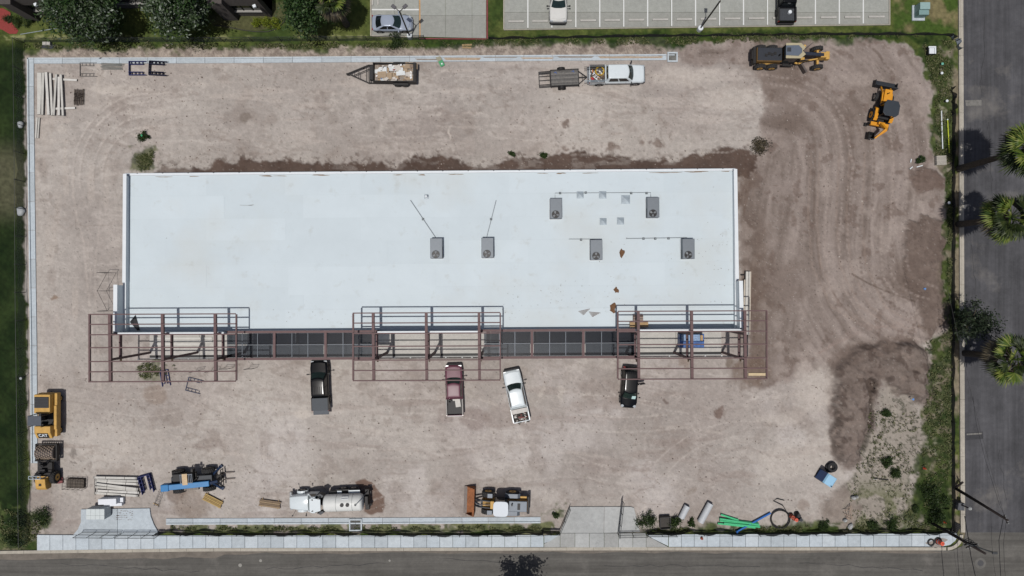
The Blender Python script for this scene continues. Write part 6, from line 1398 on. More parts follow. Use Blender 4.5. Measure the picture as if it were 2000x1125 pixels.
# ================================================================ FENCES, POLES, OFFICE
def screenmat(name, rgb, cover, trans):
    m = bpy.data.materials.new(name); m.use_nodes = True; n = m.node_tree.nodes; l = m.node_tree.links; b = n['Principled BSDF']; b.inputs['Base Color'].default_value = lin(rgb) + [1]; b.inputs['Roughness'].default_value = .9
    t = n.new('ShaderNodeBsdfTransparent'); x = n.new('ShaderNodeMixShader'); x.inputs[0].default_value = cover; l.new(t.outputs[0], x.inputs[1]); l.new(b.outputs[0], x.inputs[2]); l.new(x.outputs[0], n['Material Output'].inputs[0]); MATS[name] = m; return m
M_scr = screenmat('screen_green', (62, 74, 64), .5, 0); M_scrb = screenmat('screen_black', (20, 21, 24), .93, 0); M_mesh = screenmat('chain_mesh', (92, 96, 98), .22, 0)
M_post = mat('fence_post', (70, 72, 74), .6, .4, .15, 5)
def fence(label, path, h, scr, step=3.0, seed=1, wave=.12, name='construction_fence', sag=.25, rail=True):
    pts = [W(x, y) for x, y in path]; o = thing(name, pts[0], 0, label, 'fence'); b0 = pts[0]; rnd = random.Random(seed)
    L_ = [0]
    for i in range(len(pts) - 1): L_.append(L_[-1] + (pts[i + 1] - pts[i]).length)
    def at(s):
        for i in range(len(pts) - 1):
            if s <= L_[i + 1] or i == len(pts) - 2:
                t = (s - L_[i]) / (L_[i + 1] - L_[i]); d = (pts[i + 1] - pts[i]).normalized(); return pts[i].lerp(pts[i + 1], t) - b0, Vector((-d.y, d.x, 0))
    n = max(2, int(L_[-1] / step))
    for k in range(n + 1):
        p, nn = at(min(L_[-1], L_[-1] * k / n)); lean = nn * rnd.uniform(-.06, .06); MB().tube(p, p + lean + Vector((0, 0, h + .15)), .035, 6).build('post', M_post, o)
    m = n * 6; vs = []; fs = []
    for k in range(m + 1):
        p, nn = at(L_[-1] * k / m); u = (k % 6) / 6; off_ = nn * (wave * math.sin(PI * u) * math.sin(k * .9 + seed) * .8 + .04); top = h - sag * abs(math.sin(PI * u)) * (.4 + .6 * abs(math.sin(k // 6 * 1.7 + seed)))
        vs += [p + off_ * .3, p + off_ + Vector((0, 0, top * .5)), p + off_ * 1.3 + Vector((0, 0, top))]
    for k in range(m):
        for j in (0, 1): fs.append((3 * k + j, 3 * k + 3 + j, 3 * k + 4 + j, 3 * k + 1 + j))
    MB().add(vs, fs).build('screen', scr, o, smooth=True)
    if rail: MB().path([at(L_[-1] * k / (n * 2))[0] + Vector((0, 0, h + .1)) for k in range(2 * n + 1)], .02, 5).build('top_wire', M_post, o)
    return o
fence('long screened fence on the west side against the lawn', [(45, 84), (48, 300), (50, 600), (54, 880), (56, 1058)], 1.5, M_scr, 3.0, 1)
fence('screened fence on the north side behind the oaks', [(46, 83), (400, 82), (700, 80), (830, 78)], 1.25, M_scr, 3.0, 2)
fence('low dark fence line along the car park grass', [(955, 77), (1300, 72), (1600, 69), (1850, 69), (1862, 76)], .75, M_scrb, 3.2, 3, rail=False)
fence('low black silt fence along the east verge', [(1860, 190), (1859, 330), (1858, 600), (1858, 800), (1859, 1036)], .6, M_scrb, 3.0, 4, .08, rail=False, sag=.15)
fence('black screened fence along the sidewalk west of the east gate', [(309, 1039), (500, 1040), (800, 1040.5), (1000, 1040), (1060, 1039)], 1.15, M_scrb, 2.9, 5, .22, sag=.3)
fence('black screened fence along the sidewalk east of the gate', [(1262, 1039), (1500, 1039), (1700, 1038), (1856, 1037)], 1.15, M_scrb, 2.9, 6, .22, sag=.3)
fence('short black screened fence just left of the east gate', [(1058, 1036), (1092, 1037)], 1.3, M_scrb, 1.0, 7, .05, sag=.1)
for k, (q, lb) in enumerate([([(1853, 70), (1866, 78), (1872, 98)], 'crumpled grey plastic sheet on stakes by the road'), ([(1858, 172), (1862, 205), (1857, 226)], 'dark torn screen slumped over the east verge')]):
    fence(lb, q, .7, M_scrb if k else mat('grey_plastic_sheet', (156, 164, 176), .5, 0, .25, 2), .8, 8 + k, .35, 'torn_screen', .3, False)
def gate(label, a, b, h=1.8, nv=4, name='gate_leaf', mesh_=True):
    p, q = W(*a), W(*b); o = thing(name, p, 0, label, 'gate'); d = q - p; M_ = M_post; U = Vector((0, 0, 1))
    for k in range(nv + 1): MB().tube(d * (k / nv) + U * .08, d * (k / nv) + U * h, .03, 6).build('upright', M_, o)
    for z in (.1, h * .5, h): MB().tube(U * z, d + U * z, .028, 6).build('rail', M_, o)
    if mesh_: MB().add([U * .1, d + U * .1, d + U * h, U * h], [(0, 1, 2, 3)]).build('mesh', M_mesh, o)
    return o
gate('left leaf of the closed chain link gate across the west driveway', (162, 1039), (238, 1040), nv=3); gate('right leaf of the closed chain link gate across the west driveway', (241, 1040), (318, 1040), nv=3)
gate('open gate leaf on the left side of the east driveway', (1092, 1036), (1112, 989), 1.5, 2); gate('open gate leaf on the right side of the east driveway', (1206, 1041), (1214, 974), 1.8, 3)
gate('chain link panel closing the right half of the east driveway', (1208, 1041), (1260, 1040), 1.5, 2, 'fence_panel'); gate('chain link panel on the sidewalk right of the east gate', (1263, 1041), (1318, 1041), 1.2, 2, 'fence_panel')
# ---- utility poles and wires
M_wood = mat('pole_wood', (50, 42, 40), .95, 0, .25, 4, .4, 12); M_wire = mat('wire_black', (34, 34, 36), .6, .2, 0); M_ins = mat('insulator', (170, 172, 170), .4, .1, .1, 9)
def pole(label, a, b, z, arms, r=.17, brack=None):
    p = W(*a); t = W(b[0], b[1], z) - p; o = thing('utility_pole', p, 0, label, 'utility pole'); MB().path([(0, 0, -.2), t * .5, t], [r, r * .85, r * .7], 10).build('pole', M_wood, o, smooth=True)
    for k, (f, dx, dy, w_) in enumerate(arms):
        c = t * f; d = Vector((dx, dy, 0)).normalized() * w_; MB().bar(c - d, c + d, .1, .12).build('cross_arm', M_wood, o)
        for s_ in (-.9, -.4, .4, .9): MB().lathe([(.05, 0), (.06, .08), (.03, .16)], c=tuple(c + d * s_ + Vector((0, 0, .06))), n=8).build('insulator', M_ins, o)
    return o, p + t
po1, t1 = pole('tall dark wooden utility pole leaning over the east road', (1864, 952), (1968, 1016), 8.6, [(.97, .4, -1, .45)])
MB().tube((W(1864, 952, 0) - po1.location) + Vector((0, 0, .2)), W(1880, 942, 1.6) - po1.location, .12, 8).build('brace', M_wood, po1)
po2, t2 = pole('dark wooden utility pole at the street corner with brackets', (1816, 1019), (1924, 1081), 9.2, [(.78, 1, .35, .6), (.72, 1, .35, .45)])
MB().tube(W(1888, 1062, 7.2) - po2.location, W(1943, 1080, 8.6) - po2.location, .07, 8).box(W(1943, 1080, 8.6) - po2.location, (.5, .22, .12)).build('lamp_arm', M_post, po2)
MB().path([W(1840, 1030, 0.3) - po2.location, W(1888, 1056, 6.2) - po2.location], .04, 6).build('riser_pipe', M_galv, po2)
b = MB(); rr = random.Random(6)
for k in range(5): b.path([W(1884 + 3 * k, 1055 + 2 * k, 7) - po2.location, W(1892 + 4 * k, 1050 + 3 * k, 7.3) - po2.location, W(1898 + 4 * k, 1064 + 3 * k, 7.2) - po2.location], .035, 5)
b.build('jumper_wire', M_wire, po2)
po3, t3 = pole('short dark pole with a round head beside the grey cabinet', (1868, 982), (1894, 993), 2.2, [], .09); MB().lathe([(.12, 0), (.2, .08), (.12, .18)], c=tuple(t3 - po3.location), n=14).build('head', M_ins, po3)
po4, t4 = pole('utility pole on the far side of the street', (1925, 1330), (1930, 1340), 9.0, [(.97, 1, 0, .9)])
def wire(label, pts, r=.022):
    ps = [W(*p) for p in pts]; o = thing('overhead_wire', ps[0], 0, label, 'wire'); MB().path([p - ps[0] for p in ps], r, 5).build('cable', M_wire, o)
wire('thin overhead wire running north from the taller pole', [(1962, 1008, 8.5), (1938, 925, 8.2), (1912, 830, 8.1), (1880, 700, 8.3), (1850, 560, 8.8)], .014)
wire('thick overhead cable from the taller pole across the street', [(1959, 1014, 8.5), (1951, 1055, 8.1), (1953, 1100, 7.9), (1958, 1180, 8.0), (1985, 1400, 8.9)], .03); wire('second overhead wire from the taller pole across the street', [(1965, 1018, 8.5), (1960, 1060, 8.1), (1962, 1110, 7.9), (1970, 1190, 8.0), (2000, 1405, 8.9)], .016)
wire('heavy overhead cable from the corner pole across the street', [(1884, 1008, 6.9), (1890, 1045, 6.9), (1896, 1085, 6.8), (1906, 1130, 6.7), (1950, 1395, 8.6)], .04); wire('thin overhead wire beside the heavy corner cable', [(1935, 1000, 8.4), (1937, 1060, 8.1), (1942, 1110, 8.0), (1990, 1400, 8.8)], .012)
wire('thin overhead wire down the east road to the round tree', [(1900, 774, 8.3), (1907, 830, 8.2), (1925, 900, 8.1), (1952, 985, 8.3), (1966, 1016, 8.6)], .014)
# ---- parking lamps
M_pole = mat('lamp_pole_bronze', (40, 38, 36), .5, .4, .1, 6)
def lamp(label, px, py, h, heads):
    p = W(px, py); o = thing('parking_lamp', p, 0, label, 'lamp', 'parking lamps'); MB().lathe([(.3, -.1), (.3, .55), (.26, .6)], n=18).build('base', M_cap, o); MB().bar((0, 0, .6), (0, 0, h), .12, .12).build('pole', M_pole, o)
    for (dx, dy) in heads:
        d = Vector((dx, dy, 0)).normalized(); MB().bar((0, 0, h - .1), d * .5 + Vector((0, 0, h - .1)), .07, .07).build('arm', M_pole, o); MB().bar(d * .5 + Vector((0, 0, h - .05)), d * 1.0 + Vector((0, 0, h - .05)), .34, .14).build('head', mat('lamp_head', (96, 94, 98), .5, .3, .15, 8), o, .02, 1)
lamp('twin headed parking lamp beside the silver sedan', 801, 73, 7.2, [(-1, .8), (1, .9)]); lamp('tall single headed parking lamp on the grass by the long parking row', 1366, 58, 7.6, [(0, 1)])
# ---- office at the top left
M_brick = mat('dark_brick', (92, 86, 82), .9, 0, .25, 9, .5, 40); M_brickd = mat('dark_brick_shade', (84, 78, 75), .9, 0, .2, 9, .4, 40); M_sill = mat('stone_sill', (150, 148, 144), .8, 0, .1, 4); M_win = mat('office_glass', (28, 34, 30), .06, 0, .2, 2, spec=.6)
of_ = thing('brick_office', W(260, 0, 0), 0, 'dark brick office building with strip windows at the upper left edge', 'building'); oo = of_.location
def ob(name, pts, z0, z1, m, par=of_): return MB().prism([tuple((W(x, y) - oo)[:2]) for x, y in pts], z0, z1).build(name, m, par)
HW = 4.4
def wallseg(x0, x1, y, panes):
    ob('wall', [(x0, y), (x1, y), (x1, y - 6), (x0, y - 6)], -.1, 1.05, M_brick); ob('wall', [(x0, y), (x1, y), (x1, y - 6), (x0, y - 6)], 2.7, HW, M_brick); ob('wall', [(x0, y - 6.2), (x1, y - 6.2), (x1, y - 10), (x0, y - 10)], -.1, HW, M_brick)
    ob('sill', [(x0 + 1, y + 1.2), (x1 - 1, y + 1.2), (x1 - 1, y - 4), (x0 + 1, y - 4)], 1.055, 1.17, M_sill)
    for k in range(panes):
        a = x0 + (x1 - x0) * k / panes + 1; c = x0 + (x1 - x0) * (k + 1) / panes - 1
        f = ob('window', [(a, y - 3), (c, y - 3), (c, y - 4.2), (a, y - 4.2)], 1.17, 2.7, M_win); ob('mullion', [(c, y - 2), (c + 2, y - 2), (c + 2, y - 5), (c, y - 5)], 1.17, 2.7, M_blk)
wallseg(78, 190, 30, 4); wallseg(190, 440, 16, 7); wallseg(466, 521, 31, 3)
for (a, c, y0, y1) in ((58, 78, 41, -10), (440, 466, 40, -10), (521, 531, 33, -20), (-60, 58, 10, -10)): ob('pier', [(a, y0), (c, y0), (c, y1), (a, y1)], -.1, HW + .1, M_brickd)
ob('wall', [(523, 22), (531, 22), (531, -120), (523, -120)], -.1, HW, M_brickd); ob('roof', [(-60, 5), (531, 20), (531, -140), (-60, -140)], HW - .2, HW + .15, mat('office_roof', (70, 66, 64), .9, 0, .2, 3))
for (x, y) in ((497, 12), (70, 9)):
    c = W(x, y, 3.9) - oo; MB().box(c, (.35, .3, .25), .4).build('flood_lamp', M_cap, of_, .03)
M_mulch = mat('red_mulch', (140, 60, 56), .95, 0, .2, 9, .4, 30)
for q in ([(-60, 18), (6, 16), (20, 24), (24, 46), (36, 60), (32, 66), (18, 66), (4, 58), (-60, 40)], [(578, 34), (598, 34), (604, 44), (594, 48), (584, 45)]): struct(slab('mulch_bed', q, -.1, -.02, M_mulch))
o = thing('lawn_edging', W(420, 49), 0, 'thin dark edging curving across the lawn below the office', 'edging')
MB().path([W(x, y, .02) - o.location for x, y in ((420, 49), (440, 51), (470, 58), (500, 62), (522, 62), (540, 56), (555, 42), (562, 25), (563, 10))], .05, 6).build('strip', mat('edging_dark', (60, 58, 54), .8, 0, .2, 5), o)
o = thing('lawn_edging', W(40, 67), 0, 'pale thin hose line across the lawn from the red mulch', 'edging'); MB().path([W(x, y, .0) - o.location for x, y in ((40, 67), (70, 62), (100, 57), (125, 54))], .04, 6).build('strip', M_galv, o)
# ================================================================ SITE STORES AND SMALL THINGS
def place(name, px, py, rzdeg, label, cat, group=None, z=0): p = W(px, py, z); p.z = z; return thing(name, p, math.radians(rzdeg), label, cat, group)
# long planks beside the west kerb
M_plank = [mat('bleached_plank_%d' % i, c, .85, 0, .1, 3, .2, 12) for i, c in enumerate([(202, 200, 194), (192, 190, 184), (210, 208, 203)])]
for k, (xa, ya, xb, yb, wd, z) in enumerate([(79, 143, 79, 224, .45, .12), (86.5, 143, 84, 225, .3, .12), (92, 142, 97, 225, .28, .12), (100, 144, 104, 226, .24, .12), (112, 146, 107, 226, .22, .12), (117, 151, 117, 226, .25, .12), (122, 147, 126, 227, .22, .22)]):
    a, b = W(xa, ya), W(xb, yb); o = thing('scaffold_plank', (a + b) / 2 + Vector((0, 0, z)), math.atan2((b - a).y, (b - a).x), 'long bleached plank, %s from the west kerb' % ORD[k], 'plank', 'planks by the west kerb'); L_ = (b - a).length
    MB().bx(-L_ / 2, L_ / 2, -wd / 2, wd / 2, 0, .09).build('plank', M_plank[k % 3], o); 
    for s_ in (-1, 1): MB().bx(s_ * L_ / 2, s_ * (L_ / 2 + .015), -wd / 2, wd / 2, .0, .085).build('end_cap', M_blkmet, o)
for k, (xa, ya, xb, yb) in enumerate([(104, 154.5, 151, 157), (100, 213, 148, 211)]):
    a, b = W(xa, ya), W(xb, yb); o = thing('bearer_plank', (a + b) / 2, math.atan2((b - a).y, (b - a).x), '%s pale cross bearer under the long planks' % ('upper' if k == 0 else 'lower'), 'plank', 'bearers'); MB().bx(-1.35, 1.35, -.11, .11, 0, .1).build('plank', M_plank[2], o); MB().bx(1.35, 1.37, -.1, .1, 0, .1).build('end_cap', M_blkmet, o)
for k, x in enumerate((72, 76)): o = place('loose_beam', x, 250, 86, 'pale beam lying along the west kerb, %s' % ('outer' if k == 0 else 'inner'), 'beam', 'pair of beams'); MB().bx(-1.15, 1.15, -.08, .08, 0, .09).build('beam', M_plank[k], o)
o = place('rebar_bundle', 155, 190, 0, 'dark rusty bundle of steel stakes beside the planks', 'steel'); rnd = random.Random(1)
for k in range(15): MB().bar((-.55 + .075 * k + rnd.uniform(-.02, .02), -.9 + rnd.uniform(-.05, .1), .05 + .03 * (k % 3)), (-.5 + .075 * k, .9 + rnd.uniform(-.1, .05), .05 + .03 * (k % 3)), .045, .05).build('stake', M_worn if k % 2 else mat('stake_brown', (92, 82, 72), .85, .2, .3, 6), o)
b = MB()
for k in range(60): b.box((rnd.uniform(-.5, .5), rnd.uniform(-.45, .45), .14 + rnd.uniform(0, .06)), (rnd.uniform(.05, .2), .05, .05), rnd.uniform(0, 3))
b.build('clamps', mat('dark_clamp', (66, 58, 52), .8, .4, .3, 9), o)['kind'] = 'stuff'
M_bluef = mat('blue_scaffold', (44, 52, 108), .5, .2, .2, 6); M_greyf = mat('grey_scaffold', (110, 106, 104), .6, .3, .2, 6)
def scaffold(px, py, rz, label, m, n=1, w_=1.5, l_=1.9, z=.03, name='scaffolding', group=None, dz=.07):
    o = place(name, px, py, rz, label, 'scaffold', group)
    for k in range(n):
        zz = z + dz * k; j = .03 * k; b = MB()
        b.tube((-l_ / 2 + j, -w_ / 2, zz), (-l_ / 2 + j, w_ / 2, zz), .035, 6)
        for s_ in (-1, 1):
            b.tube((-l_ / 2 + j, s_ * w_ / 2, zz), (l_ / 2 + j, s_ * w_ / 2, zz), .035, 6).tube((-l_ / 2 + j, s_ * (w_ / 2 - .32), zz), (l_ / 2 - .3 + j, s_ * (w_ / 2 - .32), zz), .028, 6)
            for q in range(4): b.tube((-l_ / 2 + .25 + q * .42 + j, s_ * w_ / 2, zz), (-l_ / 2 + .25 + q * .42 + j, s_ * (w_ / 2 - .32), zz), .022, 5)
        b.build('frame', m, o)
    return o
scaffold(173, 136, 0, 'single grey scaffold frame lying by the north kerb', M_greyf); scaffold(269, 134, 0, 'blue scaffold frames stacked flat by the north kerb, left stack', M_bluef, 4); scaffold(309, 134.5, -3, 'dark blue scaffold frames stacked flat by the north kerb, right stack', mat('navy_scaffold', (30, 34, 62), .5, .2, .2, 6), 6, 1.5, 2.0)
scaffold(380, 753, -14, 'thin blue grey scaffold frame lying south of the west canopy', mat('bluegrey_scaffold', (70, 78, 104), .6, .2, .2, 6), 1, 1.5, 1.7); scaffold(323, 738, -80, 'blue scaffold frame under the west canopy edge', M_bluef, 2, .9, 1.8)
o = place('brace_pile', 220, 130, -2, 'loose grey scaffold braces heaped by the north kerb', 'scaffold')
for k in range(14): MB().tube((-1.25 + rnd.uniform(-.1, .2), .3 - .05 * k + rnd.uniform(-.05, .05), .03 + .02 * (k % 3)), (1.1 + rnd.uniform(-.2, .25), .28 - .05 * k + rnd.uniform(-.06, .06), .03 + .02 * (k % 3)), .025, 6).build('brace', mat('brace_grey', (134, 136, 132), .6, .3, .15, 6), o)
for k, (x, y) in enumerate([(448, 717), (495, 717), (420, 722), (390, 722)]):
    o = place('standing_scaffold', x, y, 90 + 4 * k, 'thin dark upright scaffold frame below the canopy beam, %s from the left' % ['third', 'fourth', 'second', 'first'][k], 'scaffold', 'upright scaffold frames'); b = MB()
    for s_ in (-.45, .45): b.tube((-.05, s_, 0), (-.05, s_, 1.7), .022, 6)
    b.tube((-.05, -.45, 1.7), (-.05, .45, 1.7), .022, 6).tube((-.05, -.45, .7), (-.05, .45, .7), .02, 6); b.build('frame', M_blkmet, o)
o = place('standing_scaffold', 226, 568, 90, 'dark scaffold rig along the outside of the west wall', 'scaffold'); b = MB()
for x in (-2.2, 0, 2.0):
    for y in (-.1, .9): b.tube((x, y, 0), (x, y, 2.0), .025, 6)
    b.tube((x, -.1, 2.0), (x, .9, 2.0), .025, 6)
for y in (-.1, .9): b.tube((-2.2, y, .1), (0, y, 1.9), .018, 5).tube((0, y, 1.9), (2.0, y, .1), .018, 5)
b.build('frame', M_blkmet, o)
# south west storage row
o = place('steel_cage', 150, 943, -2, 'rusty rebar cage basket next to the stacked planks', 'cage'); M_reb = mat('rebar', (66, 56, 50), .8, .4, .25, 8)
b = MB()
for z in (.1, .8):
    for y in (-.55, -.18, .18, .55): b.tube((-1.1, y, z), (1.1, y, z), .02, 5)
    for x in (-1.1, -.55, 0, .55, 1.1): b.tube((x, -.55, z), (x, .55, z), .02, 5)
for x in (-1.1, -.55, 0, .55, 1.1):
    for y in (-.55, .55): b.tube((x, y, .05), (x, y, .85), .02, 5)
b.build('cage', M_reb, o); MB().bx(-.9, .95, -.5, .5, .02, .3).build('cage_load', mat('brown_load', (96, 88, 80), .9, 0, .3, 6), o)
for k in range(7):
    o = thing('scaffold_plank', W(226 + (k % 2) * 3, 933 + 5.6 * k, .3) + Vector((0, 0, [.32, .30, .1, .36, .12, .14, .1][k] - .3)), math.radians([-1, -1.5, -3, -7, -5, -3, -4][k]), 'pale aluminium plank in the south west stack, %s from the top' % ORD[k], 'plank', 'south west plank stack')
    MB().bx(-2.4, 2.35, -.12, .12, 0, .07).build('plank', M_plank[k % 3], o)
    for x in (-2.3, -1.1, 1.0, 2.2): MB().bx(x, x + .05, -.13, .13, .07, .085).build('strap', M_greyf, o)
    for s_ in (-1, 1): MB().bx(s_ * 2.38, s_ * 2.43, -.11, .11, .0, .07).build('hook', M_blkmet, o)
for k in range(3): o = place('plank_support', 186 + 26 * k, 950, 90, 'dark bearer under the south west plank stack, %s from the left' % ORD[k], 'bearer', 'dark bearers'); MB().bx(-.9, .9, -.05, .05, 0, .09).build('bar', M_greyf, o)
scaffold(288, 943, -75, 'heap of blue scaffold frames between the planks and the forklift', M_bluef, 5, 1.3, 2.0, dz=.1)
o = place('scaffold_rack', 312, 970, 70, 'thin wire rack leaning behind the blue forklift', 'rack'); b = MB()
for y in (-.25, .25): b.tube((-1.2, y, .05), (1.0, y * .6, .4), .022, 6)
for k in range(4): b.tube((-1 + .55 * k, -.25, .1 + .08 * k), (-1 + .55 * k, .25, .1 + .08 * k), .018, 5)
b.build('frame', M_greyf, o); o = place('timber_stick', 305, 985, -25, 'pale timber stick on the soil by the west driveway', 'stick'); MB().bx(-.35, .35, -.04, .04, 0, .05).build('stick', M_timber, o)
for k, (x, y, L_, W_, h_, rz, lb, grid_) in enumerate([(209, 980, 2.0, .62, 1.0, 2, 'glaring white wrapped board stack north of the driveway', 0), (187, 1004, 2.0, 1.15, 1.35, 0, 'white gridded stack of tiles on the west driveway', 1)]):
    p = W(x, y, h_); o = thing('board_stack', (p.x, p.y, .1 if grid_ else 0), math.radians(rz), lb, 'stack'); MB().bx(-L_ / 2 + .05, L_ / 2 - .05, -W_ / 2 + .05, W_ / 2 - .05, 0, .12).build('pallet', M_timber, o)
    if grid_:
        for i in range(4):
            for j in range(2):
                for q in range(3): MB().bx(-L_ / 2 + L_ / 4 * i + .008, -L_ / 2 + L_ / 4 * (i + 1) - .008, -W_ / 2 + [0, .38][j] * W_ + .008, -W_ / 2 + [.38, 1][j] * W_ - .008, .12 + .41 * q, .12 + .41 * q + .4).build('bundle', mat('tile_white', (206, 214, 214), .7, 0, .05, 3), o)
    else:
        MB().bx(-L_ / 2, L_ / 2, -W_ / 2, W_ / 2, .12, h_).build('wrap', mat('wrap_white', (228, 232, 238), .6, 0, .04, 3), o, .03); MB().bx(-L_ / 2 + .35, L_ / 2 + .35, -W_ / 2 - .33, -W_ / 2 - .02, .02, .55).build('lower_sheet', MATS['wrap_white'], o); MB().bx(.6, L_ / 2 + .4, -.3, .2, .02, .35).build('loose_sheet', MATS['wrap_white'], o)
for k, (x, y, rz, n, L_, lb) in enumerate([(417, 977, -27, 5, 2.25, 'yellow timber bundle lying slanted by the blue forklift'), (528, 983, -8, 4, 2.4, 'short brown timber bundle left of the water truck')]):
    o = place('timber_bundle', x, y, rz, lb, 'timber')
    for q in range(n): MB().bx(-L_ / 2 + .05 * (q % 2), L_ / 2 - .04 * (q % 3), -.4 + .8 * q / n, -.4 + .8 * (q + 1) / n - .03, .1, .19).build('board', mat('board_yellow_%d%d' % (k, q % 2), [(178, 152, 98), (160, 134, 86)][q % 2] if k == 0 else [(150, 130, 104), (128, 110, 90)][q % 2], .85, 0, .15, 5), o)
    for x_ in (-.9, .9): MB().bx(x_ - .04, x_ + .04, -.5, .5, 0, .09).build('bearer', M_timber, o)
# pipes by the south fence
M_green = mat('green_pvc', (84, 198, 140), .35, 0, .06, 4); M_greend = mat('green_pvc_inner', (30, 90, 60), .6, 0, .1, 4)
for k, (xa, ya, xb, yb, z) in enumerate([(1407, 1004, 1441, 1015, .12), (1404, 1011.5, 1481, 1023.5, .25), (1405, 1016, 1478, 1026, .12), (1401, 1021.5, 1474, 1029.5, .12), (1412, 1020, 1482, 1027, .3), (1420, 1014, 1480, 1022, .12)]):
    a, b_ = W(xa, ya), W(xb, yb); o = thing('green_pipe', a + Vector((0, 0, z)), 0, 'mint green plastic pipe in the pile, %s from the top' % ORD[k], 'pipe', 'mint green pipes'); MB().tube((0, 0, 0), b_ - a, .11, 12).build('pipe', M_green, o, smooth=False); MB().tube((b_ - a) * -.004, (b_ - a) * -.006, .09, 10).build('bore', M_greend, o); MB().tube((b_ - a) * .92, (b_ - a) * 1.0, .128, 12).build('socket', M_green, o)
a, b_ = W(1437, 1037), W(1504, 1001); o = thing('blue_pipe', a + Vector((0, 0, .36)), 0, 'long bright blue pipe crossing over the mint green pipes', 'pipe'); MB().tube((0, 0, -.1), b_ - a + Vector((0, 0, -.2)), .1, 12).build('pipe', mat('blue_pvc', (36, 108, 190), .4, 0, .08, 4), o); MB().tube((b_ - a) * -.012, (b_ - a) * .03, .125, 12).build('socket', MATS['blue_pvc'], o)
o = place('tube_coil', 1521, 1013, 0, 'loose coil of black tubing right of the blue pipe', 'tubing'); coil(o, 1.02, .045, 3.2, M_blk, 'tubing', .05, .12, 2, [(1.0, .5, .25), (.4, 1.5, .15), (-.6, 2.0, .06), (-.2, 2.25, .06), (.6, 2.05, .05)])
for k, (xa, ya, xb, yb, r_) in enumerate([(1329, 1010, 1341, 986, .34), (1366, 1018, 1386, 981, .36)]):
    a, b_ = W(xa, ya), W(xb, yb); o = thing('culvert_pipe', a + Vector((0, 0, r_)), 0, '%s pale culvert pipe lying by the bush east of the gate' % ('shorter' if k == 0 else 'longer'), 'pipe', 'pale culvert pipes'); d = b_ - a
    ax = d.normalized(); b = MB(); n_ = 20; side = ax.cross(Vector((0, 0, 1))); rings = []
    for (rr_, t) in ((r_, 0), (r_, 1), (r_ * .84, 1), (r_ * .84, 0)): rings.append([d * t + (side * math.cos(2 * PI * i / n_) + Vector((0, 0, 1)) * math.sin(2 * PI * i / n_)) * rr_ for i in range(n_)])
    b.rings(rings + [rings[0]], cap=False); b.build('pipe', mat('pipe_pale', (192, 196, 200), .6, 0, .07, 3), o)
o = place('black_bin', 1297, 1018, 3, 'open black plastic bin between two bushes at the south fence', 'bin'); b = MB()
for s_ in (-1, 1): b.bx(-.55, .55, s_ * .6, s_ * .66, 0, .7).bx(s_ * .52, s_ * .58, -.6, .6, 0, .7)
b.build('wall', M_blk, o); MB().bx(-.55, .55, -.6, .6, .3, .36).build('cover', mat('bin_cover', (64, 60, 56), .8, 0, .2, 4), o)
def barrel(px, py, label, m, r=.3, h=.9, bands=True, group=None, base=True):
    p = W(px, py, h * .8); o = thing('traffic_barrel', (p.x, p.y, .0), 0, label, 'barrel', group)
    MB().lathe([(r, 0), (r, h * .3), (r * .93, h * .32), (r * .93, h * .62), (r * .86, h * .64), (r * .84, h), (.1, h)], n=18).build('drum', m, o)
    if bands: MB().lathe([(r * .94, h * .38), (r * .945, h * .38), (r * .945, h * .5), (r * .94, h * .5)], n=18, closed=True).build('band', M_cap, o)
    if base: MB().lathe([(r * 1.35, 0), (r * 1.35, .07), (r, .08)], n=18).build('base_ring', M_tyre, o)
    MB().bar((-.1, 0, h), (.1, 0, h), .05, .08).build('handle', M_blk, o); return o
M_or = mat('safety_orange', (226, 92, 62), .5, 0, .08, 5); M_ord = mat('dirty_orange', (160, 70, 46), .7, 0, .2, 5)
barrel(1548, 1010, 'rust orange drum, left of the group by the coil', M_ord, .24, .7, False, 'drums by the coil'); barrel(1560, 1007, 'dark drum, upper right of the group by the coil', M_blk, .24, .7, False, 'drums by the coil'); barrel(1555, 1015, 'bright orange drum in front of the dark ones by the coil', M_or, .22, .7, True, 'drums by the coil'); barrel(1564, 1015, 'dark drum, lower right of the group by the coil', M_dgry, .22, .6, False, 'drums by the coil')
barrel(1839, 1061, 'bright orange traffic barrel on the corner sidewalk', M_or, .27, 1.0); barrel(1371, 1052, 'small orange cone barrel on the sidewalk east of the gate', M_ord, .16, .4, False, base=False)
for k, (x, y) in enumerate([(1832, 1056), (1818, 1059)]): o = place('weight_ring', x, y, 0, 'black rubber barrel ring on the corner sidewalk, %s' % ('under the barrel' if k == 0 else 'empty one at left'), 'ring', z=.13); MB().lathe([(.42, 0), (.42, .08), (.26, .1), (.26, 0)], n=20, closed=True).build('ring', M_tyre, o); 
for k, (x, y) in enumerate([(1843, 1019), (1804, 914), (1540, 0)]):
    if k == 2: continue
    o = place('safety_cone', x, y, 0, 'small orange cone in the weeds, %s' % ('by the corner pole' if k == 0 else 'further up the east strip'), 'cone'); MB().lathe([(.14, .03), (.1, .25), (.03, .5)], n=14).build('cone', M_or, o); MB().bx(-.18, .18, -.18, .18, 0, .03).build('foot', M_blk, o)
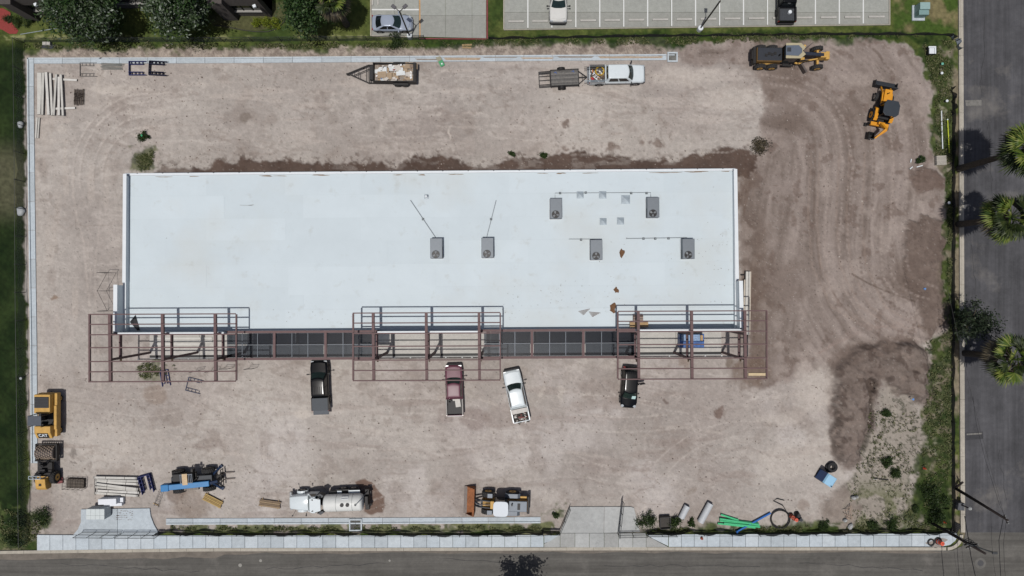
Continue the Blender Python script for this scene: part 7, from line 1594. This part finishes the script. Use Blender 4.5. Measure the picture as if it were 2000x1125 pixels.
# portable toilet
p = W(1613, 934, 1.1); o = thing('portable_toilet', (p.x, p.y, 0), math.radians(-33), 'blue portable toilet with pale roof at the edge of the pale gravel', 'toilet'); M_ptb = mat('toilet_blue', (36, 92, 160), .5, 0, .08, 3); M_ptr = mat('toilet_roof', (150, 196, 226), .5, 0, .05, 3)
MB().bx(-.55, .55, -.55, .55, .1, 2.0).build('cabin', M_ptb, o, .03); MB().bx(-.6, .6, -.6, .6, 0, .12).build('skid', M_blk, o); MB().xprism([(-.6, 2.0), (.6, 2.0), (.45, 2.18), (-.45, 2.18)], -.58, .58).build('roof', M_ptr, o, .03); d_ = MB().bx(-.4, .4, .552, .58, .2, 1.9).build('door', mat('toilet_door', (30, 66, 110), .5, 0, .08, 3), o); MB().bx(.28, .34, .58, .61, 1.0, 1.15).build('handle', M_blk, d_); MB().tube((.35, -.45, 1.9), (.35, -.45, 2.4), .05).build('vent_pipe', M_blk, o)
for k in range(2): o = place('old_tyre', 1621 + 2.5 * k, 913 - 2 * k, 0, '%s old black tyre behind the portable toilet' % ('lower' if k == 0 else 'upper'), 'tyre', 'old tyres', .0); o.location.z = .22 * k; MB().lathe([(.3, 0), (.52, .02), (.58, .1), (.52, .2), (.3, .22), (.26, .1)], n=20, closed=True).build('tyre', M_tyre, o, smooth=True)
# east verge things
o = place('transformer_box', 1794, 24, 0, 'pale teal electrical transformer box on the verge at the upper right', 'transformer'); M_teal = mat('teal_paint', (150, 178, 176), .5, .1, .06, 3); MB().bx(-.75, .65, -.95, .75, -.1, .1).build('pad', M_conc[1], o); MB().bx(-.55, .55, -.15, .62, .1, 1.25).build('tank', M_teal, o, .03); d_ = MB().bx(-.55, .55, -.68, -.155, .1, 1.05).build('cabinet', mat('teal_paint_dark', (128, 158, 156), .5, .1, .06, 3), o, .03); MB().bx(-.01, .01, -.69, -.682, .2, 1.0).build('door_seam', M_blk, d_)
o = place('white_crate', 1815, 101, 0, 'white lidded crate with dark trim in the north east weeds', 'crate'); MB().bx(-.42, .42, -.42, .42, 0, .5).build('crate_body', M_blk, o); MB().bx(-.36, .2, -.42, .22, .5, .62).build('lid', M_cap, o, .03); MB().bx(-.4, .42, .26, .42, .5, .56).bx(.26, .42, -.4, .25, .5, .56).build('rim', M_cap, o)
for k, (x, y, m, lb) in enumerate([(1836, 127, mat('mint_cap', (110, 178, 158), .5, 0, .05, 5), 'mint green capped standpipe in the east weeds'), (1835, 145, M_cap, 'white capped standpipe in the east weeds'), (1845, 199, M_cap, 'low white standpipe beside the road weeds'), (1849, 397, M_cap, 'white bucket at the fence near the middle palm'), (46, 738, M_cap, 'white scrap by the west fence, lowest')]):
    o = place('standpipe', x, y, 0, lb, 'standpipe', 'standpipes'); MB().tube((0, 0, 0), (0, 0, .4), .09, 10).build('pipe', M_greyf, o); MB().lathe([(.15, .4), (.15, .46), (.1, .5)], n=14).build('cap', m, o)
for k, (x, y, sx, sy) in enumerate([(41.5, 244, .3, .42), (41.5, 413, .4, .55)]):
    o = place('white_bag', x, y, 0, 'crumpled white bag on the west fence line, %s' % ('upper' if k == 0 else 'lower'), 'bag', 'white bags'); rings = []
    for (s_, z) in ((1, 0), (1.1, .15), (.7, .32)): rings.append([(sx * s_ * (1 + .2 * math.sin(3 * t + k)) * math.cos(t), sy * s_ * (1 + .15 * math.cos(2 * t)) * math.sin(t), z) for t in [2 * PI * i / 12 for i in range(12)]])
    MB().rings(rings).build('bag', M_cap, o, smooth=True)
for k, (xa, ya, xb, yb, m, lb) in enumerate([(1837.5, 216, 1840, 291, M_cap, 'long white pipe lying in the east weeds'), (1849.5, 233, 1853, 299, mat('yellow_pipe_paint', (196, 206, 60), .5, 0, .06, 4), 'long yellow pipe lying along the east fence'), (275, 273, 281, 264, M_green, 'short green pipe stub by the dark bush')]):
    a, b_ = W(xa, ya), W(xb, yb); o = thing('site_pipe', a + Vector((0, 0, .1)), 0, lb, 'pipe'); MB().tube((0, 0, 0), b_ - a + Vector((0, 0, 0 if k < 2 else .3)), .06 if k < 2 else .1, 10).build('pipe', m, o); MB().tube((b_ - a) * .0, (b_ - a) * .03, .08 if k < 2 else .13, 10).build('collar', M_cap, o)
o = place('wooden_pallet', 1835, 314, 2, 'grey wooden pallet stack beside the east fence', 'pallet'); M_pal = mat('pallet_grey', (186, 180, 170), .9, 0, .15, 5)
for z in (0, .14, .28):
    for k in range(3): MB().bx(-.55, .55, -.5 + .45 * k, -.4 + .45 * k, z, z + .09).build('bearer', M_pal, o)
    for k in range(9): MB().bx(-.55 + .122 * k, -.55 + .122 * k + .09, -.5, .5, z + .09, z + .115).build('slat', M_pal, o)
o = place('utility_cabinet', 1868, 985, -4, 'grey utility cabinet with a pale side by the corner of the east road', 'cabinet'); MB().bx(-.4, .35, -.4, .4, 0, .9).build('cabinet_body', mat('cabinet_grey', (92, 94, 98), .5, .2, .1, 4), o, .02); MB().bx(.352, .37, -.3, .35, .1, .85).build('door', M_cap, o)
o = place('drain_grate', 1866, 1031, -28, 'dark slatted grate beside the road corner', 'grate')
for k in range(6): MB().bx(-.35, .35, -.5 + .18 * k, -.4 + .18 * k, .1, .16).build('slat', M_blkmet, o)
MB().bx(-.4, .4, -.55, .6, 0, .08).build('tray', M_dark, o)
o = place('utility_box', 94, 87, 0, 'two small pale utility boxes on a dark mat near the north west fence corner', 'utility box')
for s_ in (-1, 1): MB().bx(s_ * .22 - .2, s_ * .22 + .2, -.15, .2, 0, .35).build('box_lid', M_stop, o, .02)
MB().prism([(-.8, -.35), (.3, -.5), (.9, -.3), (.8, .0), (-.6, .1)], -.04, .01).build('mat', M_dgry, o)
o = place('sign_board', 860, 120, -62, 'green painted sandwich board leaning on the north kerb', 'sign', z=.0); MB().bar((-.62, 0, .1), (.0, 0, .28), .5, .03).build('board', mat('weathered_board', (160, 156, 136), .8, 0, .15, 6), o); MB().bar((.01, 0, .28), (.62, 0, .12), .5, .03).build('painted_board', mat('sign_green', (56, 150, 96), .6, 0, .15, 6), o); MB().bar((.3, .02, .23), (.45, .02, .19), .14, .01).build('label', M_cap, o)
for k, (x, y, L_, rz) in enumerate([(912, 88, .55, 3), (912, 93, .5, -2)]): o = place('broken_pallet', x, y, rz, 'weathered board scraps on the north berm, %s' % ('upper' if k == 0 else 'lower'), 'boards', 'board scraps'); [MB().bx(-L_, L_, -.12 + .1 * q, -.05 + .1 * q, .1, .14).build('board', M_timber, o) for q in range(2)]
# pale boards stacked along the east wall
o = place('board_row', 1453, 590, 89, 'row of pale boards leaning along the outside of the east wall', 'boards')
for k in range(5): MB().bar((-3.6 + .5 * (k > 2), -.35 + .16 * k - .15, .5 + .1 * (k % 2)), (3.4 - .9 * (k == 4), -.3 + .16 * k - .2, .5 + .1 * (k % 2)), .15, .05).build('board', mat('bleached_tan', (196, 186, 172), .85, 0, .12, 4) if k in (0, 4) else M_plank[k % 3], o)
for k in range(3): MB().bar((-3.2 + 3.1 * k, -.5, .25), (-3.2 + 3.1 * k, .45, .25), .08, .4).build('trestle', M_blkmet, o)
o = place('ground_plank', 1479, 731, 0, 'tan plank on the soil below the east canopy corner', 'plank'); MB().bx(-1.0, .9, -.15, .15, 0, .06).build('plank', mat('tan_plank', (206, 186, 150), .85, 0, .1, 4), o)
o = place('dead_branches', 1652, 1000, 10, 'dry branches and debris near the south east rubble', 'branches'); b = MB()
for k in range(16): b.path([(rnd.uniform(-.5, .5), rnd.uniform(-.8, .8), .45), (rnd.uniform(-.6, .6), rnd.uniform(-.9, .9), .55)], .025, 5)
b.build('sticks', mat('dry_stick', (170, 150, 134), .9, 0, .15, 6), o)['kind'] = 'stuff'
for k, (x, y, s_) in enumerate([(1667, 972, .28), (1650, 1016, .25), (1660, 1028, .35), (1673, 970, .16)]):
    o = place('concrete_chunk', x, y, 30 * k, 'pale concrete chunk in the south east rubble, %s' % ['upper large', 'lower left', 'lowest at the fence', 'upper small'][k], 'rubble', 'concrete chunks', z=.2); MB().rings([[(s_ * q * (1 + .2 * math.sin(3 * t + k)) * math.cos(t), s_ * .7 * q * math.sin(t), z) for t in [2 * PI * i / 9 for i in range(9)]] for q, z in ((1, -.2), (1.05, .15), (.6, .3))]).build('chunk', M_concd[0], o)
o = place('metal_scrap', 1720, 935, -4, 'dark strip of scrap metal between bushes on the gravel', 'scrap'); MB().bx(-.8, -.3, -.04, .06, .0, .1).bx(-.2, .85, -.1, 0, 0, .12).build('strip', M_blkmet, o); MB().bx(-.85, -.4, -.16, -.08, .0, .06).build('pale_strip', M_stop, o)
for k, (x, y) in enumerate([(1806, 564), (1783, 780)]): o = place('blue_scrap', x, y, 20 * k, 'bit of blue plastic on the brown soil, %s' % ('upper' if k == 0 else 'lower'), 'litter', 'blue litter', z=.35 + .4 * k); MB().bx(-.12, .15, -.06, .06, 0, .03).bx(0, .06, -.15, .12, .02, .05).build('plastic', mat('litter_blue', (96, 150, 216), .5, 0, .1, 6), o)
for k, (x, y) in enumerate([(1779, 314), (1779.5, 328), (1795, 325)]): o = place('white_stake', x, y, [80, 40, 15][k], 'white survey lath near the pallet, %s' % ORD[k], 'stake', 'survey laths'); MB().bx(-.2 - .1 * (k == 2), .2 + .2 * (k == 2), -.05, .05, 0, .05).build('lath', M_cap, o)
